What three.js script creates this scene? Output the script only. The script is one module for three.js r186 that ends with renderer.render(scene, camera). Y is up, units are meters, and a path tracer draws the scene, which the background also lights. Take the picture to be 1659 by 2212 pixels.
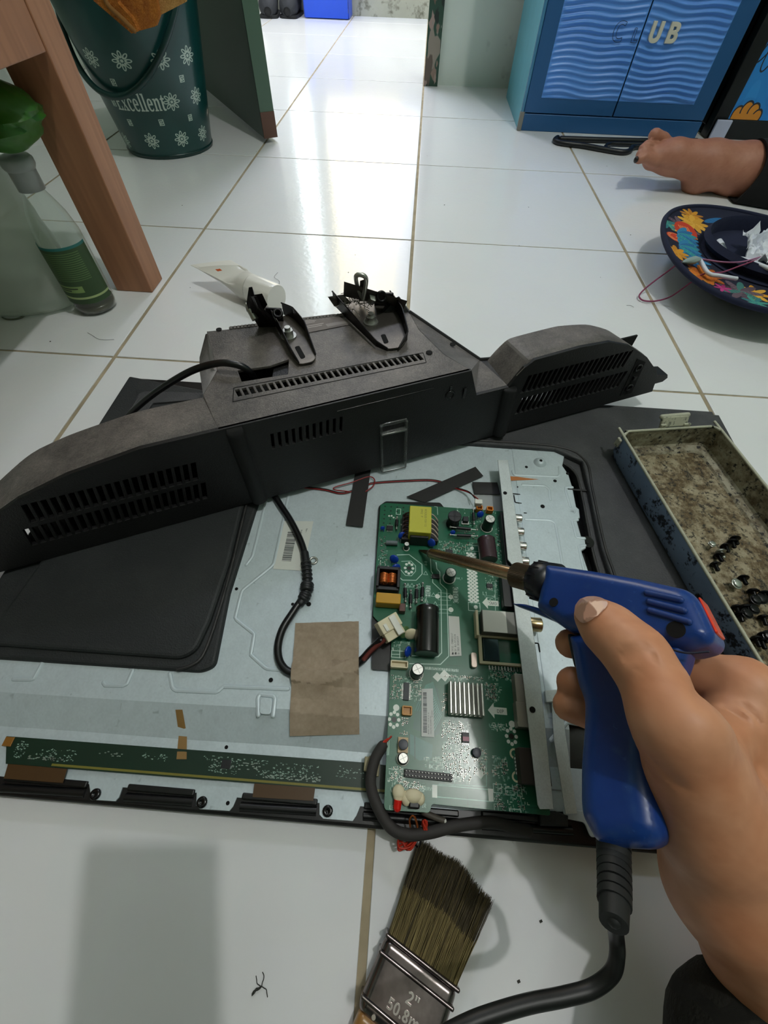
import * as THREE from 'three';
import { RoundedBoxGeometry } from 'three/addons/geometries/RoundedBoxGeometry.js';
import { mergeGeometries, mergeVertices, toCreasedNormals } from 'three/addons/utils/BufferGeometryUtils.js';
import { RectAreaLightUniformsLib } from 'three/addons/lights/RectAreaLightUniformsLib.js';
import { FontLoader } from 'three/addons/loaders/FontLoader.js';
import { TextGeometry } from 'three/addons/geometries/TextGeometry.js';

// ---------- camera, light, exposure ----------
const scene = new THREE.Scene();
const camera = new THREE.PerspectiveCamera(100.955, 1659 / 2212, 0.01, 30);
camera.position.set(0, 0.36757, 0);
camera.up.set(-0.0698, 0.565, -0.8221);
camera.lookAt(-0.0231, 0.36757 - 0.8246, -0.5653);
const renderer = new THREE.WebGLRenderer({ antialias: true });
renderer.toneMapping = THREE.LinearToneMapping;
renderer.toneMappingExposure = 1;
renderer.shadowMap.enabled = true;
scene.background = new THREE.Color(0.02, 0.022, 0.025);
RectAreaLightUniformsLib.init();

// bulb under the ceiling of the room, to the right of the photographer
const LAMP = [0.66, 2.5, -0.24];
const bulbLight = new THREE.PointLight(new THREE.Color(1, 0.99, 0.975), 3.7);
bulbLight.position.set(LAMP[0], LAMP[1] - 0.045, LAMP[2]);
bulbLight.castShadow = true; bulbLight.shadow.radius = 1.6;
bulbLight.shadow.mapSize.set(2048, 2048);
scene.add(bulbLight);
// daylight through the window of the hall behind the doorway
for (const [x0, x1, y0, y1, color, power] of [[-0.57, -0.335, 0.39, 1.92, [1, 0.88, 0.64], 4.6], [-0.335, -0.29, 0.39, 1.92, [1, 0.76, 0.80], 5.2], [-0.29, -0.13, 0.39, 1.92, [1, 0.90, 0.68], 4.6], [-0.13, -0.01, 0.39, 1.92, [0.80, 0.84, 1], 3], [-0.785, -0.685, 0.34, 1.88, [0.86, 0.96, 1], 6]]) {
  const day = new THREE.RectAreaLight(new THREE.Color(...color), power, x1 - x0, y1 - y0);
  day.position.set((x0 + x1) / 2, (y0 + y1) / 2, -3.44); day.lookAt((x0 + x1) / 2, (y0 + y1) / 2, 0); scene.add(day);
}
// unseen roof light, added to brighten the hall floor and doorway
const addedHallRoof = new THREE.RectAreaLight(new THREE.Color(0.80, 0.84, 1.0), 26, 1.0, 0.8);
addedHallRoof.position.set(-0.35, 2.58, -2.75); addedHallRoof.lookAt(-0.35, 0, -2.75); scene.add(addedHallRoof);

// ---------- helpers ----------
const rngOf = (s) => () => { s |= 0; s = (s + 0x6d2b79f5) | 0; let t = Math.imul(s ^ (s >>> 15), 1 | s); t = (t + Math.imul(t ^ (t >>> 7), 61 | t)) ^ t; return ((t ^ (t >>> 14)) >>> 0) / 4294967296; };
const R = Math.PI / 180;
const V = (a) => new THREE.Vector3(a[0], a[1], a[2]);
const lerp = (a, b, t) => a + (b - a) * t;
const mix = (a, b, t) => a.map((v, i) => lerp(v, b[i], t));
const names = {};
function numbered(n) { const k = (names[n] = (names[n] ?? -1) + 1); return k ? n + '_' + String(k).padStart(3, '0') : n; }
const org = new Map();   // where the base of each object stands
function thing(name, label, category, at, group) {
  const o = new THREE.Group(); o.name = numbered(name); o.position.set(...at); scene.add(o); org.set(o, at);
  o.userData = { label, category }; if (group) o.userData.group = group;
  return o;
}
function structure(name, geo, mat) {
  const o = new THREE.Mesh(geo, mat); o.name = name; o.userData = { kind: 'structure' }; o.castShadow = o.receiveShadow = true; scene.add(o); org.set(o, [0, 0, 0]); return o;
}
// a part: its geometry is given in room coordinates unless local is set
function part(name, geo, mat, parent, local = false, label) {
  if (Array.isArray(geo)) geo = merge(geo);
  const at = org.get(parent) ?? [0, 0, 0];
  if (!local) geo.translate(-at[0], -at[1], -at[2]);
  const o = new THREE.Mesh(geo, mat); o.name = name; o.castShadow = o.receiveShadow = true; parent.add(o); org.set(o, local ? [0, 0, 0] : at);
  if (label) o.userData.label = label;
  return o;
}
function merge(list) {
  return mergeGeometries(list.map((g) => { g = g.index ? g.toNonIndexed() : g; for (const k of Object.keys(g.attributes)) if (!['position', 'normal', 'uv'].includes(k)) g.deleteAttribute(k); if (!g.attributes.uv) boxUV(g); if (!g.attributes.normal) g.computeVertexNormals(); return g; }));
}
function boxUV(g, s = 1) {
  if (!g.attributes.normal) g.computeVertexNormals();
  const p = g.attributes.position, n = g.attributes.normal, uv = new Float32Array(p.count * 2);
  for (let i = 0; i < p.count; i++) {
    const a = Math.abs(n.getX(i)), b = Math.abs(n.getY(i)), c = Math.abs(n.getZ(i));
    if (b >= a && b >= c) { uv[2 * i] = p.getX(i) * s; uv[2 * i + 1] = -p.getZ(i) * s; }
    else if (a >= c) { uv[2 * i] = p.getZ(i) * s; uv[2 * i + 1] = p.getY(i) * s; }
    else { uv[2 * i] = p.getX(i) * s; uv[2 * i + 1] = p.getY(i) * s; }
  }
  g.setAttribute('uv', new THREE.BufferAttribute(uv, 2)); return g;
}
function place(g, at, turn = 0, tiltX = 0, tiltZ = 0) { if (tiltX) g.rotateX(tiltX); if (tiltZ) g.rotateZ(tiltZ); if (turn) g.rotateY(turn); return g.translate(at[0], at[1], at[2]); }
// box with its base centre at the given point
function box(at, w, h, d, r = 0.0006, turn = 0) { const m = Math.min(w, h, d); return place(boxUV(new RoundedBoxGeometry(w, h, d, 2, Math.min(r, m * 0.45)).translate(0, h / 2, 0)), at, turn); }
function plain(at, w, h, d, turn = 0) { return place(new THREE.BoxGeometry(w, h, d).translate(0, h / 2, 0), at, turn); }
function cyl(at, r, h, seg = 24, r2 = r) { return new THREE.CylinderGeometry(r2, r, h, seg).translate(at[0], at[1] + h / 2, at[2]); }
// cylinder between two points
function rod(a, b, r, seg = 12, r2 = r) {
  const A = V(a), B = V(b), g = new THREE.CylinderGeometry(r2, r, A.distanceTo(B), seg);
  g.applyQuaternion(new THREE.Quaternion().setFromUnitVectors(new THREE.Vector3(0, 1, 0), B.clone().sub(A).normalize()));
  return g.translate((a[0] + b[0]) / 2, (a[1] + b[1]) / 2, (a[2] + b[2]) / 2);
}
// lathe profile [radius, along] from point a towards b
function lathe(a, b, profile, seg = 32) {
  const g = new THREE.LatheGeometry(profile.map((p) => new THREE.Vector2(p[0], p[1])), seg);
  g.applyQuaternion(new THREE.Quaternion().setFromUnitVectors(new THREE.Vector3(0, 1, 0), V(b).sub(V(a)).normalize()));
  return g.translate(a[0], a[1], a[2]);
}
const curve = (pts, closed = false, type = 'catmullrom', t = 0.5) => new THREE.CatmullRomCurve3(pts.map(V), closed, type, t);
const tube = (pts, r, seg = 48, rs = 8, closed = false) => { const c = pts.getPointAt ? pts : curve(pts, closed); const g = new THREE.TubeGeometry(c, seg, r, rs, closed); if (closed) return g; const cap = (t) => { const p = c.getPointAt(t); return new THREE.SphereGeometry(r, rs, 6).translate(p.x, p.y, p.z); }; return merge([g, cap(0), cap(1)]); };
// plate with the outline pts ([x, y, z] or [x, z]) between two heights
function slab(pts, y0, y1, bevel = 0, holes = []) {
  const xz = (p) => (p.length === 3 ? [p[0], p[2]] : p), s = new THREE.Shape(pts.map((p) => new THREE.Vector2(xz(p)[0], -xz(p)[1])));
  for (const h of holes) s.holes.push(new THREE.Path(h.map((p) => new THREE.Vector2(xz(p)[0], -xz(p)[1]))));
  const g = new THREE.ExtrudeGeometry(s, { depth: y1 - y0 - (bevel ? 2 * bevel : 0), bevelEnabled: bevel > 0, bevelSize: bevel, bevelThickness: bevel, bevelOffset: -bevel, bevelSegments: 3, curveSegments: 8 });
  g.translate(0, 0, bevel).rotateX(-Math.PI / 2).translate(0, y0, 0); return boxUV(g);
}
// rounds the corners of an outline of [x, z]
function rounded(pts, r, n = 5) {
  const out = []; const P = pts.map((p) => (p.length === 3 ? [p[0], p[2]] : p));
  P.forEach((p, i) => {
    const a = P[(i + P.length - 1) % P.length], b = P[(i + 1) % P.length], rr = Array.isArray(r) ? r[i] : r;
    const u = [a[0] - p[0], a[1] - p[1]], v = [b[0] - p[0], b[1] - p[1]], lu = Math.hypot(...u), lv = Math.hypot(...v), k = Math.min(rr, lu * 0.45, lv * 0.45);
    if (!k) { out.push(p); return; }
    const s = [p[0] + u[0] / lu * k, p[1] + u[1] / lu * k], e = [p[0] + v[0] / lv * k, p[1] + v[1] / lv * k];
    for (let j = 0; j <= n; j++) { const t = j / n; out.push([0, 1].map((c) => (1 - t) * (1 - t) * s[c] + 2 * t * (1 - t) * p[c] + t * t * e[c])); }
  }); return out;
}
const circle = (x, z, r, n = 12) => Array.from({ length: n }, (_, i) => [x + r * Math.cos(i / n * 2 * Math.PI), z + r * Math.sin(i / n * 2 * Math.PI)]);
// flat polygons in space, one normal each; each a list of points counter-clockwise from outside
function facets(polys) {
  const pos = [];
  for (const q of polys) for (let i = 1; i < q.length - 1; i++) for (const p of [q[0], q[i], q[i + 1]]) pos.push(...p);
  const g = new THREE.BufferGeometry(); g.setAttribute('position', new THREE.Float32BufferAttribute(pos, 3)); g.computeVertexNormals(); return boxUV(g);
}
// skin over rings of equally many points; ends closed when cap is set
function loft(rings, { closed = true, cap = true, crease = 0.6, uv } = {}) {
  const n = rings[0].length, pos = rings.flat(2), idx = [], m = closed ? n : n - 1;
  for (let i = 0; i < rings.length - 1; i++) for (let j = 0; j < m; j++) { const a = i * n + j, b = i * n + (j + 1) % n, c = a + n, d = b + n; idx.push(a, b, d, a, d, c); }
  if (cap && closed) for (const [k, flip] of [[0, true], [rings.length - 1, false]]) {
    const c = pos.length / 3, o = [0, 1, 2].map((e) => rings[k].reduce((s, p) => s + p[e], 0) / n); pos.push(...o);
    for (let j = 0; j < n; j++) { const a = k * n + j, b = k * n + (j + 1) % n; flip ? idx.push(c, b, a) : idx.push(c, a, b); }
  }
  let g = new THREE.BufferGeometry(); g.setAttribute('position', new THREE.Float32BufferAttribute(pos, 3)); g.setIndex(idx); g.computeVertexNormals();
  if (uv) { const w = []; rings.forEach((r, i) => r.forEach((_, j) => w.push(j / (n - 1), i / (rings.length - 1)))); while (w.length < pos.length / 3 * 2) w.push(0.5, 0.5); g.setAttribute('uv', new THREE.Float32BufferAttribute(w, 2)); return g; }
  return boxUV(toCreasedNormals(g, crease));
}
// closed outward-facing skin from a signed field (negative inside), meshed by surface nets
function netted(field, lo, hi, cell) {
  const N = [0, 1, 2].map((k) => Math.ceil((hi[k] - lo[k]) / cell) + 1), [nx, ny, nz] = N, f = new Float32Array(nx * ny * nz), at = (i, j, k) => i + nx * (j + ny * k);
  for (let k = 0; k < nz; k++) for (let j = 0; j < ny; j++) for (let i = 0; i < nx; i++) f[at(i, j, k)] = field(lo[0] + i * cell, lo[1] + j * cell, lo[2] + k * cell);
  const id = new Int32Array(nx * ny * nz).fill(-1), pos = [], idx = [];
  const E = [[0, 1], [2, 3], [4, 5], [6, 7], [0, 2], [1, 3], [4, 6], [5, 7], [0, 4], [1, 5], [2, 6], [3, 7]];
  for (let k = 0; k < nz - 1; k++) for (let j = 0; j < ny - 1; j++) for (let i = 0; i < nx - 1; i++) {
    const c = []; let inside = 0; for (let b = 0; b < 8; b++) { const v = f[at(i + (b & 1), j + ((b >> 1) & 1), k + (b >> 2))]; c.push(v); if (v < 0) inside++; }
    if (!inside || inside === 8) continue;
    let x = 0, y = 0, z = 0, n = 0;
    for (const [a, b] of E) if ((c[a] < 0) !== (c[b] < 0)) { const t = c[a] / (c[a] - c[b]); x += lerp(a & 1, b & 1, t); y += lerp((a >> 1) & 1, (b >> 1) & 1, t); z += lerp(a >> 2, b >> 2, t); n++; }
    id[at(i, j, k)] = pos.length / 3; pos.push(lo[0] + (i + x / n) * cell, lo[1] + (j + y / n) * cell, lo[2] + (k + z / n) * cell);
  }
  const quad = (a, b, c, d, flip) => { if (a < 0 || b < 0 || c < 0 || d < 0) return; flip ? idx.push(a, c, b, a, d, c) : idx.push(a, b, c, a, c, d); };
  for (let k = 1; k < nz - 1; k++) for (let j = 1; j < ny - 1; j++) for (let i = 1; i < nx - 1; i++) {
    const v = f[at(i, j, k)] < 0;
    if (v !== f[at(i + 1, j, k)] < 0) quad(id[at(i, j - 1, k - 1)], id[at(i, j, k - 1)], id[at(i, j, k)], id[at(i, j - 1, k)], !v);
    if (v !== f[at(i, j + 1, k)] < 0) quad(id[at(i - 1, j, k - 1)], id[at(i, j, k - 1)], id[at(i, j, k)], id[at(i - 1, j, k)], v);
    if (v !== f[at(i, j, k + 1)] < 0) quad(id[at(i - 1, j - 1, k)], id[at(i, j - 1, k)], id[at(i, j, k)], id[at(i - 1, j, k)], !v);
  }
  const g = new THREE.BufferGeometry(); g.setAttribute('position', new THREE.Float32BufferAttribute(pos, 3)); g.setIndex(idx);
  const nn = new Float32Array(pos.length), e = cell * 0.5, v = new THREE.Vector3();
  for (let i = 0; i < pos.length; i += 3) { const [x, y, z] = [pos[i], pos[i + 1], pos[i + 2]]; v.set(field(x + e, y, z) - field(x - e, y, z), field(x, y + e, z) - field(x, y - e, z), field(x, y, z + e) - field(x, y, z - e)).normalize().toArray(nn, i); }
  g.setAttribute('normal', new THREE.BufferAttribute(nn, 3)); return boxUV(g);
}
// smooth noise in space, 0..1
const noise3 = (() => { const r = rngOf(901), t = Float32Array.from({ length: 4096 }, r), g = (i, j, k) => t[(i & 15) + 16 * (j & 15) + 256 * (k & 15)]; return (x, y, z) => { const i = Math.floor(x), j = Math.floor(y), k = Math.floor(z), s = (a) => a * a * (3 - 2 * a), a = s(x - i), b = s(y - j), c = s(z - k); return lerp(lerp(lerp(g(i, j, k), g(i + 1, j, k), a), lerp(g(i, j + 1, k), g(i + 1, j + 1, k), a), b), lerp(lerp(g(i, j, k + 1), g(i + 1, j, k + 1), a), lerp(g(i, j + 1, k + 1), g(i + 1, j + 1, k + 1), a), b), c); }; })();
// blotches of a grown skin, as a colour at each vertex
function mottled(g, base, red) { const p = g.attributes.position, c = new Float32Array(p.count * 3), q = new THREE.Color(); for (let i = 0; i < p.count; i++) { const [x, y, z] = [p.getX(i), p.getY(i), p.getZ(i)], a = noise3(x * 60, y * 60, z * 60), b = noise3(x * 170 + 7, y * 170, z * 170), k = noise3(x * 380, y * 380 + 3, z * 380), m = mix(base, red, Math.min(1, Math.max(0, a * 0.7 + b * 0.3))), v = (k - 0.5) * 0.045; q.setRGB(m[0] + v, m[1] + v, m[2] + v, THREE.SRGBColorSpace).toArray(c, i * 3); } g.setAttribute('color', new THREE.BufferAttribute(c, 3)); return g; }
// solid with the outline pts, thickness t across z, all edges rounded by r
function pillow(pts, t, r, cell) {
  const n = pts.length, poly = (x, y) => { let d = 1e9, s = 1; for (let i = 0, j = n - 1; i < n; j = i++) { const a = pts[i], b = pts[j], ex = b[0] - a[0], ey = b[1] - a[1], wx = x - a[0], wy = y - a[1], q = Math.min(1, Math.max(0, (wx * ex + wy * ey) / (ex * ex + ey * ey))); d = Math.min(d, (wx - ex * q) ** 2 + (wy - ey * q) ** 2); const c1 = y >= a[1], c2 = y < b[1], c3 = ex * wy > ey * wx; if ((c1 && c2 && c3) || (!c1 && !c2 && !c3)) s = -s; } return s * Math.sqrt(d); };
  const f = (x, y, z) => { const a = poly(x, y) + r, b = Math.abs(z) - t / 2 + r; return Math.min(Math.max(a, b), 0) + Math.hypot(Math.max(a, 0), Math.max(b, 0)) - r; };
  const X = pts.map((p) => p[0]), Yy = pts.map((p) => p[1]), m = cell * 2;
  return netted(f, [Math.min(...X) - m, Math.min(...Yy) - m, -t / 2 - m], [Math.max(...X) + m, Math.max(...Yy) + m, t / 2 + m], cell);
}
// tapered capsule distance, and joining of distances
const capsule = (a, b, ra, rb) => { const ab = [b[0] - a[0], b[1] - a[1], b[2] - a[2]], l2 = ab[0] ** 2 + ab[1] ** 2 + ab[2] ** 2 || 1e-12; return (x, y, z) => { const px = x - a[0], py = y - a[1], pz = z - a[2]; let t = (px * ab[0] + py * ab[1] + pz * ab[2]) / l2; t = t < 0 ? 0 : t > 1 ? 1 : t; return Math.hypot(px - ab[0] * t, py - ab[1] * t, pz - ab[2] * t) - (ra + (rb - ra) * t); }; };
const smin = (a, b, k) => { const h = Math.max(k - Math.abs(a - b), 0) / k; return Math.min(a, b) - h * h * k * 0.25; };

// ---------- computed textures ----------
function noiseOf(seed, n) {   // tileable value noise with n cells, sampled on the unit square
  const r = rngOf(seed), t = Float32Array.from({ length: n * n }, r);
  return (u, v) => { const x = u * n, y = v * n, i = Math.floor(x), j = Math.floor(y), a = x - i, b = y - j, s = a * a * (3 - 2 * a), q = b * b * (3 - 2 * b), w = (k) => ((k % n) + n) % n, g = (p, o) => t[w(p) + n * w(o)]; return lerp(lerp(g(i, j), g(i + 1, j), s), lerp(g(i, j + 1), g(i + 1, j + 1), s), q); };
}
function fbm(seed, n, oct = 5, gain = 0.55) { const L = []; let k = n; for (let i = 0; i < oct; i++, k *= 2) L.push(noiseOf(seed + i * 7, k)); return (u, v) => { let s = 0, a = 1, t = 0; for (const f of L) { s += a * f(u, v); t += a; a *= gain; } return s / t; }; }
const toS = (v) => Math.round(255 * Math.min(1, Math.max(0, v)));
function texture(size, fn, { srgb = true, repeat = 1, w = size, h = size } = {}) {   // fn(u, v) gives sRGB values 0..1
  const d = new Uint8Array(w * h * 4);
  for (let y = 0; y < h; y++) for (let x = 0; x < w; x++) { const c = fn(x / w, y / h), o = 4 * (y * w + x); if (typeof c === 'number') d[o] = d[o + 1] = d[o + 2] = toS(c); else for (let k = 0; k < 3; k++) d[o + k] = toS(c[k]); d[o + 3] = 255; }
  const t = new THREE.DataTexture(d, w, h); t.wrapS = t.wrapT = THREE.RepeatWrapping; t.magFilter = THREE.LinearFilter; t.minFilter = THREE.LinearMipmapLinearFilter; t.generateMipmaps = true; t.repeat.set(repeat, repeat); if (srgb) t.colorSpace = THREE.SRGBColorSpace; t.needsUpdate = true; return t;
}
function painted(w, h, draw) { const c = document.createElement('canvas'); c.width = w; c.height = h; draw(c.getContext('2d'), w, h); const t = new THREE.CanvasTexture(c); t.colorSpace = THREE.SRGBColorSpace; t.anisotropy = 8; return t; }
const hex = (s) => [1, 3, 5].map((i) => parseInt(s.slice(i, i + 2), 16) / 255);
const std = (color, roughness = 0.6, metalness = 0, more = {}) => new THREE.MeshStandardMaterial({ color, roughness, metalness, side: THREE.DoubleSide, ...more });
const phys = (color, roughness, more = {}) => new THREE.MeshPhysicalMaterial({ color, roughness, side: THREE.DoubleSide, ...more });
const fine = fbm(11, 32, 4), grainBump = texture(256, (u, v) => fine(u, v), { srgb: false, repeat: 25 });


// ---------- the room ----------
const tileBump = (() => { const f = fbm(3, 40, 2, 0.5); return texture(256, (u, v) => f(u, v), { srgb: false, repeat: 5 }); })();
const tileMap = (s) => { const f = fbm(s, 4, 5, 0.6), q = fbm(s + 50, 60, 2); return texture(256, (u, v) => { const d = (f(u, v) - 0.5) * 0.018 + Math.max(0, q(u, v) - 0.88) * 0.12; return [0.91 - d, 0.915 - d, 0.92 - d * 1.1]; }, { repeat: 1.6 }); };
const tileMats = [21, 22, 23].map((s, i) => phys(new THREE.Color(1 - i * 0.012, 1 - i * 0.01, 1 - i * 0.012), 0.14, { map: tileMap(s), bumpMap: tileBump, bumpScale: 0.00008 }));
const groutTex = (() => { const f = fbm(5, 8, 5, 0.65); return texture(512, (u, v) => mix(hex('#7d735c'), hex('#bdae92'), f(u, v)), { repeat: 3 }); })();
const groutMat = std(0xffffff, 0.9, 0, { map: groutTex });
const wallTex = (() => { const f = fbm(8, 5, 6, 0.6), g = fbm(9, 24, 3); return texture(512, (u, v) => { const s = f(u, v), k = Math.max(0, g(u, v) - 0.72) * 0.6; return mix([0.66, 0.72, 0.66], [0.58, 0.65, 0.59], s).map((c) => c - k); }); })();
const wallMat = std(0xffffff, 0.75, 0, { map: wallTex });
const hallTex = (() => { const f = fbm(18, 5, 6, 0.6), g = fbm(19, 20, 4, 0.7); return texture(512, (u, v) => { const k = Math.max(0, g(u, v) - 0.55) * 0.9; return mix([0.72, 0.72, 0.66], [0.6, 0.6, 0.54], f(u, v)).map((c) => c - k); }, { repeat: 1.5 }); })();
const hallMat = std(0xffffff, 0.85, 0, { map: hallTex });
const ceilMat = std(0xd9ddd6, 0.9);

const X0 = -1.5, X1 = 1.7, Z0 = -2.06, Z1 = 1.5, HX0 = -1.5, HX1 = 0.9, HZ = -3.46, CEIL = 2.65;
const floor = structure('floor', boxUV(new THREE.BoxGeometry(X1 - X0 + 0.4, 0.1, Z1 - HZ + 0.4).translate((X0 + X1) / 2, -0.0512, (Z1 + HZ) / 2)), groutMat);
{
  const tileGeo = boxUV(new RoundedBoxGeometry(0.3945, 0.008, 0.3965, 1, 0.0007)); const rnd = rngOf(77);
  for (let j = -5; j < 8; j++) for (let i = -4; i < 5; i++) {
    const z = -0.47976 - 0.4 * j - 0.2, x = 0.4 * i + 0.2; if (z < HZ - 0.2 || z > Z1 + 0.2) continue;
    const t = new THREE.Mesh(tileGeo, tileMats[Math.floor(rnd() * 3)]); t.name = 'tile'; t.position.set(x, -0.004 + (rnd() - 0.5) * 0.0002, z); t.rotation.set((rnd() - 0.5) * 0.0016, 0, (rnd() - 0.5) * 0.0016); t.castShadow = t.receiveShadow = true; floor.add(t);
  }
}
const wallBox = (x0, x1, y0, y1, z0, z1) => boxUV(new THREE.BoxGeometry(x1 - x0, y1 - y0, z1 - z0).translate((x0 + x1) / 2, (y0 + y1) / 2, (z0 + z1) / 2));
const DW = -0.83;   // left side of the doorway; its right side stands at x = 0
const backTex = (() => { const f = fbm(208, 5, 6, 0.6), g = fbm(209, 30, 3); return texture(512, (u, v) => { const k = Math.max(0, g(u, v) - 0.74) * 0.5; return mix([0.91, 0.94, 0.90], [0.85, 0.89, 0.85], f(u, v)).map((c) => c - k); }); })();
structure('wall_back', merge([wallBox(0.045, X1, 0, CEIL, Z0 - 0.12, Z0), wallBox(X0, DW - 0.045, 0, CEIL, Z0 - 0.12, Z0), wallBox(DW - 0.05, 0.05, 2.05, CEIL, Z0 - 0.12, Z0)]), std(0xffffff, 0.7, 0, { map: backTex }));
structure('wall_left', wallBox(X0 - 0.1, X0, 0, CEIL, Z0 - 0.12, Z1), wallMat);
structure('wall_right', wallBox(X1, X1 + 0.1, 0, CEIL, Z0 - 0.12, Z1), wallMat);
structure('wall_front', wallBox(X0 - 0.1, X1 + 0.1, 0, CEIL, Z1, Z1 + 0.1), wallMat);
structure('ceiling', merge([wallBox(X0 - 0.1, X1 + 0.1, CEIL, CEIL + 0.1, HZ - 0.1, Z1 + 0.1)]), ceilMat);
structure('wall_hall_left', wallBox(HX0 - 0.1, HX0, 0, CEIL, HZ, Z0 - 0.12), hallMat);
structure('wall_hall_right', wallBox(HX1, HX1 + 0.1, 0, CEIL, HZ, Z0 - 0.12), hallMat);
structure('wall_hall_back', wallBox(HX0 - 0.1, HX1 + 0.1, 0, CEIL, HZ - 0.1, HZ), hallMat);
// window with coloured curtains in the far wall of the hall
{
  const w = structure('window_1', merge([wallBox(-0.60, -0.57, 0.38, 1.95, HZ, HZ + 0.02), wallBox(-0.01, 0.02, 0.38, 1.95, HZ, HZ + 0.02), wallBox(-0.60, 0.02, 1.92, 1.95, HZ, HZ + 0.02), wallBox(-0.60, 0.02, 0.36, 0.39, HZ, HZ + 0.03)]), std(0xdedacd, 0.5));
  const lit = (c, s) => std(0x111111, 0.6, 0, { emissive: new THREE.Color(...c), emissiveIntensity: s });
  const strip = (x0, x1, m) => part('window_pane', wallBox(x0, x1, 0.39, 1.92, HZ + 0.001, HZ + 0.008), m, w);
  strip(-0.57, -0.40, lit([1, 0.83, 0.42], 1.3)); strip(-0.40, -0.335, lit([1, 0.86, 0.5], 1.5)); strip(-0.335, -0.29, lit([1, 0.72, 0.72], 1.7)); strip(-0.29, -0.13, lit([1, 0.84, 0.46], 1.5)); strip(-0.13, -0.01, lit([0.8, 0.85, 0.95], 0.8));
  const n = structure('window_2', wallBox(-0.80, -0.67, 0.32, 1.9, HZ, HZ + 0.012), std(0xdedacd, 0.5));
  part('window_pane', wallBox(-0.785, -0.685, 0.34, 1.88, HZ + 0.012, HZ + 0.016), lit([0.9, 1, 0.97], 1.8), n);
  const r = structure('added_window_3', wallBox(-0.87, 0.17, CEIL - 0.03, CEIL - 0.001, -3.17, -2.33), std(0xdedacd, 0.5));  // glowing roof panel added out of view to brighten the hall
  part('window_pane', wallBox(-0.85, 0.15, CEIL - 0.038, CEIL - 0.03, -3.15, -2.35), lit([0.84, 0.9, 1], 1.5), r);
}
// doorway frame of green painted wood, flaking near the floor
const peelTex = painted(256, 1024, (c, w, h) => {
  c.fillStyle = '#2c4a3a'; c.fillRect(0, 0, w, h); const r = rngOf(5);
  const patch = (x, y, s, col) => { c.fillStyle = col; c.beginPath(); for (let k = 0; k < 14; k++) { const a = k / 14 * 6.283, q = s * (0.55 + 0.6 * r()); c.lineTo(x + q * 1.5 * Math.cos(a), y + q * 0.36 * Math.sin(a)); } c.fill(); };
  for (let k = 0; k < 26; k++) patch(r() * w, h * (0.72 + 0.28 * r()), 12 + 34 * r(), ['#8a7466', '#a08a80', '#1d2a22', '#6f5b4d'][k % 4]);
  for (let k = 0; k < 60; k++) patch(r() * w, h * r(), 2 + 5 * r(), k % 2 ? '#8d8f86' : '#18261e');
  patch(150, 790, 75, '#a98d84'); patch(170, 830, 66, '#8b6d62'); patch(120, 870, 60, '#2a2a24'); patch(130, 905, 70, '#7d6f62'); patch(120, 985, 80, '#8f8578'); patch(60, 1005, 60, '#5f5348');
});
{
  const m = std(0xffffff, 0.55, 0, { map: peelTex });
  const j = (x0, x1) => { const g = new THREE.BoxGeometry(x1 - x0, 2.09, 0.15); return g.translate((x0 + x1) / 2, 1.045, Z0 - 0.055); };
  const squash = (g) => { const p = g.attributes.position, uv = g.attributes.uv; for (let i = 0; i < p.count; i++) uv.setXY(i, uv.getX(i), 1 - (1 - p.getY(i) / 2.09) * 0 - (1 - Math.min(1, p.getY(i) / 0.8)) * 1 + 0); return g; };
  structure('trim_1', squash(j(0, 0.047)), m); structure('trim_2', squash(j(DW - 0.047, DW)), m);
  structure('trim_3', wallBox(DW - 0.047, 0.047, 2.0, 2.09, Z0 - 0.13, Z0 + 0.02), std(0x2c4a3a, 0.5));
}
// the open door
{
  const f = [[-0.3629, 0, -1.4075], [-0.4011, 0, -1.398]], hinge = [-0.83, 0, -2.05];
  const dx = f[1][0] - hinge[0], dz = f[1][2] - hinge[2], L = Math.hypot(dx, dz), a = Math.atan2(-dz, dx);
  const m = std(0xffffff, 0.42, 0, { map: (() => { const q = fbm(31, 6, 5, 0.6); return texture(256, (u, v) => { const s = q(u, v) * 0.05; return [0.10 + s, 0.20 + s, 0.165 + s]; }); })() });
  const edge = std(0x47604f, 0.5);
  const d = structure('door_1', place(boxUV(new RoundedBoxGeometry(L, 1.96, 0.036, 2, 0.002).translate(L / 2, 0.99, 0)), [hinge[0] + 0.018, 0, hinge[2] + 0.012], a), m);
  d.userData.label = 'dark green painted door standing open';
  part('door_edge', place(boxUV(new THREE.BoxGeometry(0.003, 1.95, 0.035).translate(L + 0.0008, 0.995, 0)), [hinge[0] + 0.018, 0, hinge[2] + 0.012], a), edge, d);
  part('worn_foot', place(boxUV(new THREE.BoxGeometry(0.004, 0.05, 0.0355).translate(L + 0.0012, 0.035, 0)), [hinge[0] + 0.018, 0, hinge[2] + 0.012], a), std(0x5d4236, 0.8), d);
}
// ceiling bulb
{
  const t = thing('ceiling_bulb', 'white light bulb hanging under the ceiling above the right of the floor', 'lamp', [LAMP[0], LAMP[1] - 0.1, LAMP[2]]);
  part('bulb', new THREE.SphereGeometry(0.034, 24, 16).translate(LAMP[0], LAMP[1] - 0.045, LAMP[2]), std(0xffffff, 0.4, 0, { emissive: new THREE.Color(1, 0.98, 0.94), emissiveIntensity: 4 }), t);
  part('socket', cyl([LAMP[0], LAMP[1] - 0.012, LAMP[2]], 0.018, 0.162), std(0xe8e4da, 0.5), t);
}


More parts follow.
